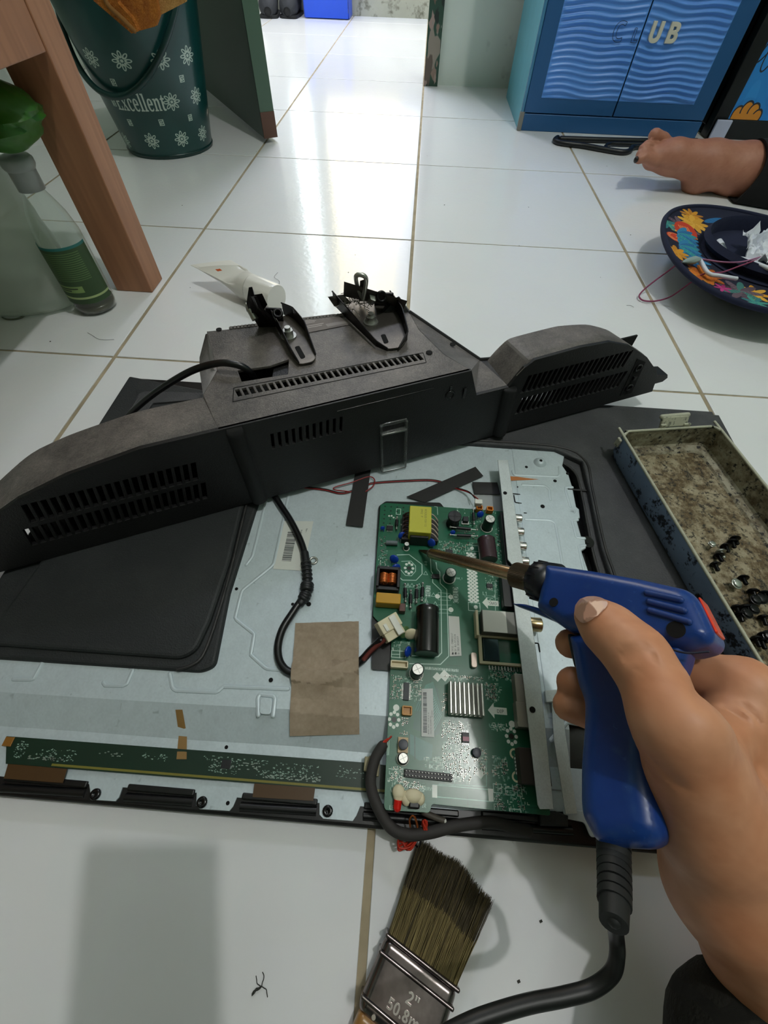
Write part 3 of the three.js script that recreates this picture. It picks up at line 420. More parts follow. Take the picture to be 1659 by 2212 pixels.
  for (const [x, y, q] of [[505, 1176, 18], [544, 1166, 22], [627, 1610, 15], [710, 1604, 16], [578, 1542, 6]]) { c.save(); c.translate(x, y); c.rotate(0.7); c.fillStyle = pad; c.fillRect(-q, -q, 2 * q, 2 * q); c.restore(); }
  words('DC_F', 486, 1593, 22); words('RESERVE', 452, 1682, 18); words('IR', 443, 1750, 22); words('LED', 302, 1767, 22);
});
const HB = 0.0301;
const pcb = thing('circuit_board', 'green main circuit board full of components on the steel back', 'circuit board', [0.057, 0.0285, -0.0947]);
{
  const outline = rounded([[-0.0135, 0.0301, -0.2398], [-0.0082, 0.0301, -0.2425], [0.0673, 0.0301, -0.2423], [0.1088, 0.0301, -0.242], [0.1108, 0.0301, -0.0949], [0.1162, 0.0301, -0.0006], [0.0382, 0.0301, -0.0014], [0.0373, 0.0301, 0.0034], [0.0071, 0.0301, 0.0041], [0.0062, 0.0301, -0.0616], [0.0053, 0.0301, -0.1101], [-0.0111, 0.0301, -0.1266], [-0.0121, 0.0301, -0.1388]], [0.001, 0.001, 0, 0, 0, 0.002, 0.002, 0.003, 0.003, 0, 0, 0, 0]);
  const g = slab(outline, 0.0285, 0.03, 0.0001), p = g.attributes.position;
  for (let i = 0; i < p.count; i++) g.attributes.uv.setXY(i, (p.getX(i) + 0.030) * 7000 / 1120, 1 - (p.getZ(i) + 0.250) * 7000 / 1834);
  part('board', g, phys(0xffffff, 0.3, { map: boardTex, clearcoat: 0.35, clearcoatRoughness: 0.2 }), pcb);
  part('insulating_sheet', slab(rounded([[-0.0152, 0.027, -0.2397], [-0.0088, 0.027, -0.2464], [0.0455, 0.027, -0.2494], [0.0505, 0.027, -0.2419], [0.0367, 0.027, -0.1439], [0.0118, 0.027, -0.0881], [0.0066, 0.027, -0.0846], [-0.0086, 0.027, -0.0845], [-0.012, 0.027, -0.1237]], 0.002), 0.0262, 0.0272), M.black, pcb);
  for (const s of [[-0.0053, 0.024, -0.2282], [0.1027, 0.024, -0.2161], [0.012, 0.024, -0.0255], [0.1, 0.024, -0.0291]]) part('standoff', cyl([s[0], Y, s[2]], 0.0028, 0.0046, 12), M.tin, pcb);
}
{
  const top = (p) => [p[0], HB, p[2]];
  // standing capacitor: p is the middle of its top
  const canTex = painted(64, 64, (c) => { c.fillStyle = '#d9d8d2'; c.fillRect(0, 0, 64, 64); c.strokeStyle = '#8f8f8b'; c.lineWidth = 3; c.beginPath(); c.moveTo(32, 4); c.lineTo(32, 60); c.moveTo(4, 32); c.lineTo(60, 32); c.stroke(); });
  const canTop = std(0xffffff, 0.35, 0.5, { map: canTex });
  const can = (p, r, m, ring) => {
    const h = p[1] - HB, b = top(p), o = new THREE.Group(); o.name = 'capacitor'; o.position.set(b[0] - org.get(pcb)[0], b[1] - org.get(pcb)[1], b[2] - org.get(pcb)[2]); pcb.add(o); org.set(o, b);
    part('sleeve', lathe(b, [b[0], 1, b[2]], [[0, 0], [r * 0.96, 0], [r, 0.0006], [r, 0.0016], [r * 0.93, 0.002], [r, 0.0026], [r, h - 0.0006], [r * 0.93, h], [r * 0.85, h]], 28), m, o);
    const t = new THREE.CircleGeometry(r * 0.87, 24); t.rotateX(-Math.PI / 2).rotateY(0.5).translate(p[0], p[1] - 0.0001, p[2]); part('metal_top', t, canTop, o);
    if (ring) part('base_ring', new THREE.TorusGeometry(r * 1.12, 0.0004, 6, 28).rotateX(Math.PI / 2).translate(b[0], HB + 0.0002, b[2]), M.white, o);
  };
  const dark = std(0x14201d, 0.35), teal = std(0x123532, 0.35);
  can([0.0889, 0.046, -0.2214], 0.0048, dark, true); can([0.0524, 0.042, -0.1658], 0.0047, teal, true); can([0.0137, 0.0385, -0.1927], 0.0023, dark, true); can([0.0259, 0.044, -0.0831], 0.0046, std(0x0f1c1b, 0.35), true); can([0.0181, 0.037, -0.0257], 0.0036, std(0x0e1113, 0.4), true);
  // lying capacitors
  const lying = (a, b, r, m, name, seal) => { const L = Math.hypot(b[0] - a[0], b[2] - a[2]); const o = part(name, lathe(a, b, [[0, 0.0004], [r * 0.8, 0.0004], [r * 0.93, 0], [r, 0.0008], [r, L - 0.006], [r * 0.92, L - 0.005], [r, L - 0.004], [r, L - 0.0008], [r * 0.9, L], [r * 0.7, L - 0.0004], [0, L - 0.0004]], 32), m, pcb); return o; };
  lying([0.0326, 0.0395, -0.0957], [0.033, 0.0395, -0.1336], 0.0094, phys(0x08090a, 0.28, { clearcoat: 0.4 }), 'large_capacitor');
  const brownCap = lying([0.0863, 0.0385, -0.1818], [0.0853, 0.0385, -0.204], 0.0079, phys(0x38232a, 0.3, { clearcoat: 0.4 }), 'lying_capacitor');
  // transformer wound in yellow tape
  const tape = painted(128, 192, (c, w, h) => { c.fillStyle = '#b9b52c'; c.fillRect(0, 0, w, h); c.save(); c.translate(78, 20); c.rotate(Math.PI / 2); c.fillStyle = '#5d5a18'; c.font = '17px sans-serif'; c.fillText('8CK2620-15V 1.5', 0, -10); c.fillText('2H02   P', 0, 12); c.restore(); });
  const a = [0.0144, 0.05, -0.2272], b = [0.0345, 0.05, -0.2278], d = [0.0349, 0.05, -0.1985], cx = (a[0] + b[0]) / 2, cz = (a[2] + d[2]) / 2, ww = b[0] - a[0], dd = d[2] - a[2];
  const g = box([cx, HB + 0.001, cz], ww, 0.05 - HB - 0.001, dd, 0.0008); { const p = g.attributes.position; for (let i = 0; i < p.count; i++) g.attributes.uv.setXY(i, (p.getX(i) - cx) / ww + 0.5, p.getY(i) > 0.0493 ? 0.5 - (p.getZ(i) - cz) / dd : 0.02); }
  const tr = part('transformer', g, std(0xffffff, 0.42, 0, { map: tape }), pcb);
  org.set(tr, org.get(pcb));
  part('core', [box([cx, HB, cz + 0.0005], ww * 0.82, 0.0145, dd + 0.003, 0.0008)], M.ic, tr);
  part('bobbin', [box([cx - ww * 0.62, HB, cz + 0.001], ww * 0.34, 0.0075, dd * 0.98, 0.0006), box([cx + ww * 0.68, HB, cz + 0.003], ww * 0.4, 0.0075, dd * 0.8, 0.0006)], std(0x1b1512, 0.5), tr);
  for (let k = 0; k < 5; k++) { const z = lerp(cz - dd * 0.3, cz + dd * 0.42, k / 4); part('winding_lead', tube([[cx + ww * 0.5, 0.044, z - 0.002], [cx + ww * 0.66, 0.0425, z - 0.001], [cx + ww * 0.84, 0.0385, z + 0.001], [cx + ww * 0.86, 0.036, z + 0.0014]], 0.0006, 12, 6), std(0xb9a89a, 0.45), tr); }
  for (let k = 0; k < 6; k++) { const z = lerp(cz - dd * 0.38, cz + dd * 0.4, k / 5); part('winding_lead', tube([[cx - ww * 0.5, 0.043, z], [cx - ww * 0.66, 0.041, z], [cx - ww * 0.74, 0.036, z + 0.001]], 0.0009, 10, 6), std(0x3a231b, 0.5), tr); }
  // drum coil
  const dc = [0.0567, 0.044, -0.223]; part('drum_coil', [lathe(top(dc), dc, [[0, 0], [0.0062, 0], [0.0062, 0.0016], [0.0052, 0.003], [0.0052, 0.011], [0.0062, 0.0118], [0.0062, 0.0135], [0.0056, 0.0139], [0, 0.0139]], 28), box([dc[0], 0.0436, dc[2]], 0.0125, 0.0007, 0.0014), box([dc[0], 0.0436, dc[2]], 0.0014, 0.0007, 0.0125)], std(0x1c1c1e, 0.5), pcb);
  // blue ceramic discs
  const disc = (p, r, m = M.blueDisc, turn = 0.3, name = 'ceramic_disc') => { const q = new THREE.SphereGeometry(r, 20, 12); q.scale(1, 1, 0.42); q.rotateX(-0.5).rotateY(turn); q.translate(p[0], p[1], p[2]); const b0 = top(p); part(name, [q, rod([p[0] - r * 0.5, p[1] - r * 0.6, p[2]], [b0[0] - r * 0.5, HB, b0[2] + 0.001], 0.0003, 6), rod([p[0] + r * 0.5, p[1] - r * 0.6, p[2]], [b0[0] + r * 0.6, HB, b0[2] + 0.0015], 0.0003, 6)], m, pcb); };
  disc([0.0091, 0.037, -0.2019], 0.0038); disc([0.0358, 0.036, -0.1973], 0.0042, M.blueDisc, -0.5); disc([0.0032, 0.036, -0.1777], 0.0042, M.blueDisc, -0.3); disc([0.0053, 0.036, -0.1689], 0.0043, M.blueDisc, 0.5); disc([0.0561, 0.034, -0.211], 0.0026); disc([0.0822, 0.037, -0.2317], 0.0036); disc([0.0185, 0.037, -0.0974], 0.0042, M.blueDisc, 1.2); disc([-0.0094, 0.034, -0.2104], 0.0022);
  disc([0.015, 0.038, -0.1121], 0.0052, std(0x4b6b3e, 0.4), 0.9, 'green_disc'); disc([0.0203, 0.038, -0.111], 0.0054, M.cream, 0.2, 'cream_disc');
  // common mode choke with two copper coils
  const ck = [-0.0013, 0.044, -0.1589], k0 = [-0.0008, 0.0301, -0.1567];
  const ch = part('choke', [box([k0[0], HB, k0[2] - 0.0082], 0.019, 0.0135, 0.003, 0.0006), box([k0[0], HB, k0[2] + 0.0092], 0.019, 0.0105, 0.003, 0.0006), box([k0[0] - 0.0088, HB, k0[2]], 0.0026, 0.0135, 0.018, 0.0006), box([k0[0] + 0.0088, HB, k0[2]], 0.0026, 0.0135, 0.018, 0.0006), box([k0[0], HB, k0[2]], 0.017, 0.003, 0.017, 0.0004)], M.ic, pcb);
  for (const s of [-1, 1]) part('copper_coil', [0, 1, 2].flatMap((k) => [new THREE.TorusGeometry(0.0026, 0.0015, 10, 20).translate(k0[0] + s * 0.0034, HB + 0.0075, k0[2] - 0.0042 + k * 0.0028), new THREE.TorusGeometry(0.0026, 0.0013, 10, 20).translate(k0[0] + s * 0.0034, HB + 0.0075, k0[2] - 0.0028 + k * 0.0028)]), M.copper, ch);
  // film capacitors
  { const p = [0.0005, 0.041, -0.1387]; part('film_capacitor', box(top(p), 0.0205, 0.0108, 0.0092, 0.0009), phys(0xb98a12, 0.35, { clearcoat: 0.3 }), pcb); const q = [0.0125, 0.037, -0.1333]; part('brown_capacitor', box(top(q), 0.0052, 0.0068, 0.007, 0.0006), M.brown, pcb); }
  // diodes lying on wire leads
  const diode = (u, v, lead) => { const m = mix(u, v, 0.5); part('diode', [rod(mix(u, v, 0.24), mix(u, v, 0.76), 0.0015, 12)], M.ic, pcb); part('lead', [rod(u, mix(u, v, 0.24), 0.0005, 6), rod(mix(u, v, 0.76), v, 0.0005, 6), new THREE.SphereGeometry(0.0012, 8, 6).translate(...u), new THREE.SphereGeometry(0.0012, 8, 6).translate(...v)], M.tin, pcb); };
  diode([0.014, 0.033, -0.1557], [0.0151, 0.033, -0.1401]); diode([0.0192, 0.033, -0.1502], [0.0194, 0.033, -0.1352]); diode([0.0242, 0.033, -0.1553], [0.0243, 0.033, -0.14]); diode([0.0293, 0.033, -0.1578], [0.0288, 0.033, -0.1419]); diode([0.0034, 0.033, -0.2241], [0.0037, 0.033, -0.2118]);
  diode([0.0538, 0.035, -0.2163], [0.0787, 0.035, -0.2151]); diode([0.0536, 0.035, -0.2077], [0.0784, 0.035, -0.2082]); diode([0.076, 0.036, -0.2373], [0.0764, 0.034, -0.222]);
  part('resistor', rod([-0.005, 0.0325, -0.1959], [0.0053, 0.0325, -0.1962], 0.0022, 12), std(0x5f6a6c, 0.5), pcb); part('fuse', rod([-0.009, 0.032, -0.1686], [-0.0023, 0.032, -0.1707], 0.0018, 12), std(0x3f7a64, 0.3), pcb); part('lead', [new THREE.SphereGeometry(0.0017, 8, 6).translate(...[-0.0016, 0.032, -0.1712]), new THREE.SphereGeometry(0.0017, 8, 6).translate(...[-0.0098, 0.032, -0.1677])], M.tin, pcb);
  // flat chips with rows of legs
  const chip = (p, w, d, h, n, along = 'z', m = M.ic) => { const o = part('chip', box(top(p), w, h, d, 0.0003), m, pcb); const L = []; for (let k = 0; k < n; k++) for (const s of [-1, 1]) { const t = ((k + 0.5) / n - 0.5) * 0.9; L.push(along === 'z' ? plain([p[0] + s * (w / 2 + 0.0006), HB, p[2] + t * d], 0.0014, h * 0.45, 0.0004) : plain([p[0] + t * w, HB, p[2] + s * (d / 2 + 0.0007)], 0.0005, h * 0.45, 0.0016)); } part('chip_legs', L, M.tin, o); return o; };
  chip([-0.0027, 0.033, -0.2128], 0.0062, 0.0048, 0.0018, 4, 'x'); chip([0.0407, 0.033, -0.1661], 0.0062, 0.0042, 0.002, 2, 'z'); chip([0.0528, 0.032, -0.1922], 0.0062, 0.0038, 0.0017, 2, 'x'); chip([0.0187, 0.032, -0.0696], 0.0042, 0.0125, 0.0017, 12, 'z', std(0x2c3236, 0.5)); chip([0.0874, 0.0325, -0.1611], 0.0052, 0.0036, 0.0016, 3, 'x'); { const o = chip([0.0619, 0.0325, -0.0419], 0.0052, 0.0066, 0.0017, 4, 'x'); const p = [0.0621, 0.0325, -0.0411]; part('pink_mark', box([p[0], HB + 0.0017, p[2]], 0.0044, 0.0002, 0.0028, 0.0001), std(0xb07f8c, 0.5), o); }
  part('power_transistor', [box(top([0.0684, 0.04, -0.2262]), 0.0052, 0.006, 0.0055, 0.0005)], M.ic, pcb); part('metal_tab', [box(top([0.0685, 0.033, -0.2242]), 0.0075, 0.0022, 0.0035, 0.0003)], M.tin, pcb);
  // silver heat sink with upright fins
  { const p0 = [0.0503, 0.0405, -0.0777], p1 = [0.0741, 0.0405, -0.0793], p2 = [0.0736, 0.0405, -0.0553], w = p1[0] - p0[0] + 0.0015, d = p2[2] - p0[2], x = (p0[0] + p1[0]) / 2, z = (p0[2] + p2[2]) / 2; const hs = part('heat_sink', box([x, HB + 0.001, z], w, 0.0035, d, 0.0003), M.tin, pcb); part('chip', box([x, HB, z], w * 0.9, 0.001, d * 0.9, 0.0002), M.ic, hs); for (let k = 0; k < 8; k++) part('fin', box([lerp(x - w / 2 + 0.0012, x + w / 2 - 0.0012, k / 7), HB + 0.0045, z], 0.00195, 0.0058, d, 0.0007), M.tin, hs); }
  // crystal, stickers
  { const p = [0.0701, 0.0355, -0.0959]; part('crystal', slab(rounded([[p[0] - 0.0023, p[2] - 0.0058], [p[0] + 0.0023, p[2] - 0.0058], [p[0] + 0.0023, p[2] + 0.0058], [p[0] - 0.0023, p[2] + 0.0058]], 0.0022), HB, 0.0342, 0.0004), std(0xa99b90, 0.35, 0.7), pcb); }
  const sticker = (q, draw, W, H) => { const g = facets([[q[0], q[3], q[2], q[1]]]); g.setAttribute('uv', new THREE.Float32BufferAttribute([0, 1, 0, 0, 1, 0, 0, 1, 1, 0, 1, 1], 2)); part('paper_sticker', g, std(0xffffff, 0.55, 0, { map: painted(W, H, draw) }), pcb); };
  sticker([[0.0513, 0.0307, -0.1311], [0.0601, 0.0307, -0.1312], [0.0611, 0.0307, -0.0992], [0.0519, 0.0307, -0.0981]], (c, w, h) => { c.fillStyle = '#c9cbc3'; c.fillRect(0, 0, w, h); c.save(); c.translate(20, h - 14); c.rotate(-Math.PI / 2); c.fillStyle = '#30342f'; c.font = '21px monospace'; c.fillText('B-TP32 CNMK0237', 0, 14); c.fillText('B-3Y MJ-9T2E2W', 0, 40); c.fillText('B-3B3 NCW0201', 0, 66); c.fillRect(0, 0, 18, 14); c.fillRect(0, 26, 18, 14); c.restore(); }, 104, 360);
  sticker([[0.0301, 0.0309, -0.0722], [0.0386, 0.0309, -0.0732], [0.0398, 0.0309, -0.0405], [0.0307, 0.0309, -0.0405]], (c, w, h) => { c.fillStyle = '#ccd0cc'; c.fillRect(0, 0, w, h); c.fillStyle = '#2c3034'; const r = rngOf(3); for (let y = 34; y < h - 40;) { const t = 1 + 7 * r(); c.fillRect(14, y, 34, t); y += t + 2 + 6 * r(); } c.save(); c.translate(66, h - 24); c.rotate(-Math.PI / 2); c.font = '13px monospace'; c.fillText('MS3663.PB751 118.02 07 32', 0, 0); c.fillText('1366x768 HV320WHB-N56', 0, 20); c.fillText('20180305', 150, 34); c.restore(); }, 110, 440);
  // sockets and plugs
  const socket = (p, w, h, d, m) => [box([p[0], HB, p[2] - d / 2], w, h, 0.001, 0.0002), box([p[0], HB, p[2] + d / 2], w, h, 0.001, 0.0002), box([p[0] - w / 2, HB, p[2]], 0.001, h, d, 0.0002), box([p[0] + w / 2, HB, p[2]], 0.001, h, d, 0.0002), box([p[0], HB, p[2]], w, 0.002, d, 0.0002)];
  { const p = [0.0124, 0.036, -0.0879]; part('socket', socket(p, 0.0125, 0.0058, 0.0045), M.cream, pcb); }
  for (const p of [[0.0823, 0.036, -0.2407], [0.0924, 0.036, -0.2402]]) part('amber_socket', socket(p, 0.0052, 0.006, 0.0042), std(0xc9791a, 0.35), pcb);
  { const p = [0.0197, 0.034, -0.056]; part('amber_socket', socket(p, 0.0064, 0.0045, 0.0054), std(0xb8833a, 0.4), pcb); }
  // small coils
  for (const [p, r, sq] of [[[0.0178, 0.036, -0.034], 0.0034, 1], [[0.069, 0.034, -0.033], 0.0031, 0]]) { if (sq) part('coil_base', box(top(p), 0.0072, 0.0022, 0.0098, 0.0003), std(0xc9b08a, 0.5), pcb); part('small_coil', lathe(top(p), p, [[0, 0], [r, 0], [r, 0.0007], [r * 0.85, 0.0012], [r * 0.85, p[1] - HB - 0.0012], [r, p[1] - HB - 0.0006], [r * 0.9, p[1] - HB], [0, p[1] - HB]], 20), std(0x3c4048, 0.45), pcb); }
  // double row pin header
  { const q0 = [0.0197, 0.0355, -0.0195], q1 = [0.052, 0.0355, -0.0189], q2 = [0.0193, 0.0355, -0.0155]; const ang = Math.atan2(-(q1[2] - q0[2]), q1[0] - q0[0]), L = Math.hypot(q1[0] - q0[0], q1[2] - q0[2]), m = [(q1[0] + q2[0]) / 2, HB, (q1[2] + q2[2]) / 2]; const hd = part('pin_header', box(m, L, 0.0025, 0.0047, 0.0002, ang), M.ic, pcb); const pins = []; for (let k = 0; k < 15; k++) for (const s of [-1, 1]) { const t = ((k + 0.5) / 15 - 0.5) * L; part('pin', box([m[0] + t * Math.cos(ang) + s * 0.0012 * Math.sin(ang), HB, m[2] - t * Math.sin(ang) + s * 0.0012 * Math.cos(ang)], 0.0005, 0.0052, 0.0005, 0.0001), M.tin, hd); } }
  // light and receiver at the lower corner, bedded in glue
  const blob = (p, s) => new THREE.SphereGeometry(1, 16, 10).scale(...s).translate(...p);
  part('glue_blob', [blob([0.016, 0.0335, -0.0063], [0.0042, 0.0032, 0.0046]), blob([0.0161, 0.033, -0.0042], [0.0036, 0.003, 0.0036])], M.cream, pcb);
  part('red_led', [rod([0.0159, 0.0335, -0.0022], [0.0156, 0.0325, 0.0019], 0.0026, 16), blob([0.0156, 0.0325, 0.002], [0.0026, 0.0026, 0.0028])], phys(0xd01408, 0.2, { clearcoat: 0.5 }), pcb);
  part('glue_blob', [blob([0.0258, 0.034, -0.0049], [0.0062, 0.0035, 0.0042]), blob([0.0215, 0.033, -0.0034], [0.0036, 0.003, 0.0045]), blob([0.03, 0.033, -0.0037], [0.0036, 0.003, 0.004])], M.cream, pcb);
  part('infrared_receiver', [box(top([0.0265, 0.0335, -0.0007]), 0.0072, 0.005, 0.0055, 0.0012)], M.black, pcb);
  // ports along the edge, behind the connector rail
  const hp = [0.0887, 0.043, -0.1254]; part('port_shell', box([hp[0] + 0.004, HB, hp[2]], 0.032, 0.0108, 0.0185, 0.0006), std(0x6f6f6a, 0.45, 0.5), pcb); part('port_label', box([hp[0] - 0.002, HB + 0.0109, hp[2]], 0.0188, 0.0004, 0.0178, 0.0001), M.white, pcb); part('port_side', box([hp[0] - 0.0155, HB, hp[2] + 0.001], 0.0022, 0.009, 0.021, 0.0004), M.cream, pcb);
  const sl = [0.0853, 0.034, -0.1053]; part('memory_slot', [box([sl[0] - 0.0095, HB, sl[2]], 0.0028, 0.0032, 0.023, 0.0004), box([sl[0] + 0.008, HB, sl[2] + 0.0105], 0.036, 0.0032, 0.0022, 0.0004), box([sl[0] + 0.008, HB, sl[2] - 0.0105], 0.036, 0.0032, 0.0022, 0.0004)], std(0xb9b393, 0.5), pcb); part('slot_cover', box([sl[0] - 0.001, HB, sl[2]], 0.0125, 0.003, 0.0175, 0.0006), phys(0x3c5256, 0.12, { metalness: 0.6 }), pcb); { const L = []; for (let k = 0; k < 12; k++) L.push(plain([sl[0] - 0.003 + k * 0.0024, HB, sl[2] + 0.0135], 0.0009, 0.0012, 0.003)); part('slot_legs', L, M.tin, pcb); const L2 = []; for (let k = 0; k < 6; k++) L2.push(plain([sl[0] - 0.008 + k * 0.0022, HB, sl[2] - 0.0138], 0.0012, 0.0016, 0.003)); part('slot_legs', L2, M.tin, pcb); }
  for (const [p, w, d, h, m] of [[[0.1036, 0.036, -0.0768], 0.016, 0.02, 0.009, M.dull], [[0.1028, 0.036, -0.0588], 0.016, 0.017, 0.009, M.dull], [[0.1033, 0.036, -0.0271], 0.02, 0.0215, 0.0095, std(0x3a3530, 0.45, 0.5)], [[0.0989, 0.036, -0.1547], 0.012, 0.03, 0.009, M.black], [[0.1013, 0.038, -0.205], 0.007, 0.06, 0.009, M.black]]) part('port', box([p[0] + 0.003, HB, p[2]], w, h, d, 0.0006), m, pcb);
  // round jacks that stick out through the rail
  for (const [p, r, l, m] of [[[0.119, 0.031, -0.2341], 0.0042, 0.008, M.chrome], [[0.1191, 0.031, -0.2188], 0.0042, 0.008, M.chrome], [[0.1195, 0.031, -0.2032], 0.0043, 0.008, M.chrome], [[0.1198, 0.031, -0.1874], 0.0044, 0.008, M.chrome], [[0.1197, 0.0335, -0.1282], 0.0058, 0.013, std(0xb3a078, 0.25, 0.95)]]) part('jack', [lathe([p[0] - 0.008, p[1], p[2]], [p[0] + 1, p[1], p[2]], [[0, 0], [r, 0], [r, 0.008 + l * 0.5 - 0.0006], [r * 0.94, 0.008 + l * 0.5], [r * 0.7, 0.008 + l * 0.5], [r * 0.66, 0.006], [0, 0.006]], 28)], m, pcb);
  // hundreds of tiny components
  const rnd = rngOf(202), tin = [], tan = [], blk = [];
  const strew = (u, v, n) => { for (let k = 0; k < n; k++) { const x = lerp(u[0], v[0], rnd()), z = lerp(u[2], v[2], rnd()), q = rnd() < 0.5, a = q ? 0.0016 : 0.0008, b = q ? 0.0008 : 0.0016, t = rnd(); const body = t < 0.55 ? tan : blk; body.push(plain([x, HB, z], a * 0.6, 0.0006, b * 0.6)); tin.push(plain([x - (q ? a * 0.4 : 0), HB, z - (q ? 0 : b * 0.4)], q ? a * 0.22 : a * 0.62, 0.0007, q ? b * 0.62 : b * 0.22), plain([x + (q ? a * 0.4 : 0), HB, z + (q ? 0 : b * 0.4)], q ? a * 0.22 : a * 0.62, 0.0007, q ? b * 0.62 : b * 0.22)); } };
  strew([0.0453, 0.0301, -0.0518], [0.0647, 0.0301, -0.0155], 150); strew([0.0656, 0.0301, -0.0355], [0.0763, 0.0301, -0.0202], 36); strew([0.007, 0.0301, -0.0808], [0.0155, 0.0301, -0.0639], 26); strew([0.0215, 0.0301, -0.0827], [0.0296, 0.0301, -0.065], 22); strew([0.0099, 0.0301, -0.0207], [0.018, 0.0301, -0.0122], 20); strew([0.0194, 0.0301, -0.0129], [0.0331, 0.0301, -0.0089], 22); strew([0.0464, 0.0301, -0.0838], [0.0763, 0.0301, -0.0828], 18); strew([0.0787, 0.0301, -0.0805], [0.0862, 0.0301, -0.0684], 30); strew([0.0798, 0.0301, -0.016], [0.1006, 0.0301, -0.002], 30); strew([0.0793, 0.0301, -0.031], [0.0907, 0.0301, -0.02], 16); strew([0.0429, 0.0301, -0.2043], [0.0745, 0.0301, -0.1933], 30); strew([-0.0106, 0.0301, -0.1892], [-0.0033, 0.0301, -0.1727], 16); strew([0.0873, 0.0301, -0.2191], [0.1024, 0.0301, -0.1769], 22); strew([0.0654, 0.0301, -0.2274], [0.0793, 0.0301, -0.2074], 18); strew([0.0161, 0.0301, -0.0518], [0.0214, 0.0301, -0.0406], 14); strew([0.082, 0.0301, -0.0924], [0.1045, 0.0301, -0.0841], 24); strew([-0.0113, 0.0301, -0.2047], [-0.0041, 0.0301, -0.1909], 12); strew([0.0454, 0.0301, -0.0708], [0.0494, 0.0301, -0.0543], 14);
  for (const [n, l, m] of [['tiny_contacts', tin, M.tin], ['tiny_capacitors', tan, std(0x9c8a72, 0.5)], ['tiny_resistors', blk, M.ic]]) part(n, l, m, pcb).userData.kind = 'stuff';
}
// connector rail of bent steel along the board
{
  const t = thing('connector_rail', 'long bent steel strip with round jacks along its side, right of the circuit board', 'metal bracket', [[0.1117, 0.0432, -0.12][0], 0.024, -0.12]);
  const H = 0.0432;
  const L = [[0.1025, 0.0432, -0.2971], [0.1028, 0.0432, -0.2571], [0.1019, 0.0432, -0.1818], [0.1047, 0.0432, -0.1775], [0.1094, 0.0432, -0.1765], [0.1094, 0.0432, -0.1694], [0.1029, 0.0432, -0.1672], [0.1033, 0.0432, -0.1268], [0.1039, 0.0432, -0.0811], [0.1043, 0.0432, -0.0058], [0.1055, 0.0432, -0.0035]];
  const Rr = [[0.114, 0.0432, -0.0041], [0.1149, 0.0432, -0.0316], [0.1161, 0.0432, -0.0788], [0.116, 0.0432, -0.1058], [0.115, 0.0432, -0.1475], [0.1146, 0.0432, -0.1842], [0.1139, 0.0432, -0.2307], [0.1134, 0.0432, -0.2695], [0.1129, 0.0432, -0.298]];
  part('top_flange', slab([...L, ...Rr], H - 0.0014, H, 0.0003), M.rail, t);
  part('side_wall', facets(Rr.slice(0, -1).map((p, i) => [p, [p[0] + 0.001, Y, p[2]], [Rr[i + 1][0] + 0.001, Y, Rr[i + 1][2]], Rr[i + 1]])), M.rail, t);
  const F = (p) => [p[0], p[1] - 0.004, p[2]];
  part('foot_flange', slab([[0.1293, 0.027, -0.0799], [0.1263, 0.027, -0.0451], [0.1273, 0.027, -0.0023], [0.135, 0.027, -0.0029], [0.1354, 0.027, -0.0579], [0.1361, 0.027, -0.0804]], 0.0258, 0.027, 0.0002), M.rail, t);
  part('pressed_pad', slab(rounded([[0.1234, 0.0305, -0.0784], [0.1326, 0.0305, -0.0797], [0.1326, 0.0305, -0.0713], [0.1232, 0.0305, -0.0699]], 0.001), 0.0268, 0.0305, 0.0004), M.rail, t);
  for (const [p, r] of [[[0.1061, 0.0433, -0.2544], 0.0019], [[0.1079, 0.0433, -0.0616], 0.0021]]) part('hole', cyl(p, r, 0.0003, 14), M.hole, t);
  part('end_cap', slab([[0.1122, 0.02, -0.0027], [0.1232, 0.02, -0.0035], [0.1316, 0.02, -0.0015], [0.1305, 0.02, 0.0046], [0.112, 0.02, 0.0054]], 0.012, 0.02, 0.001), M.plastic, t);
}


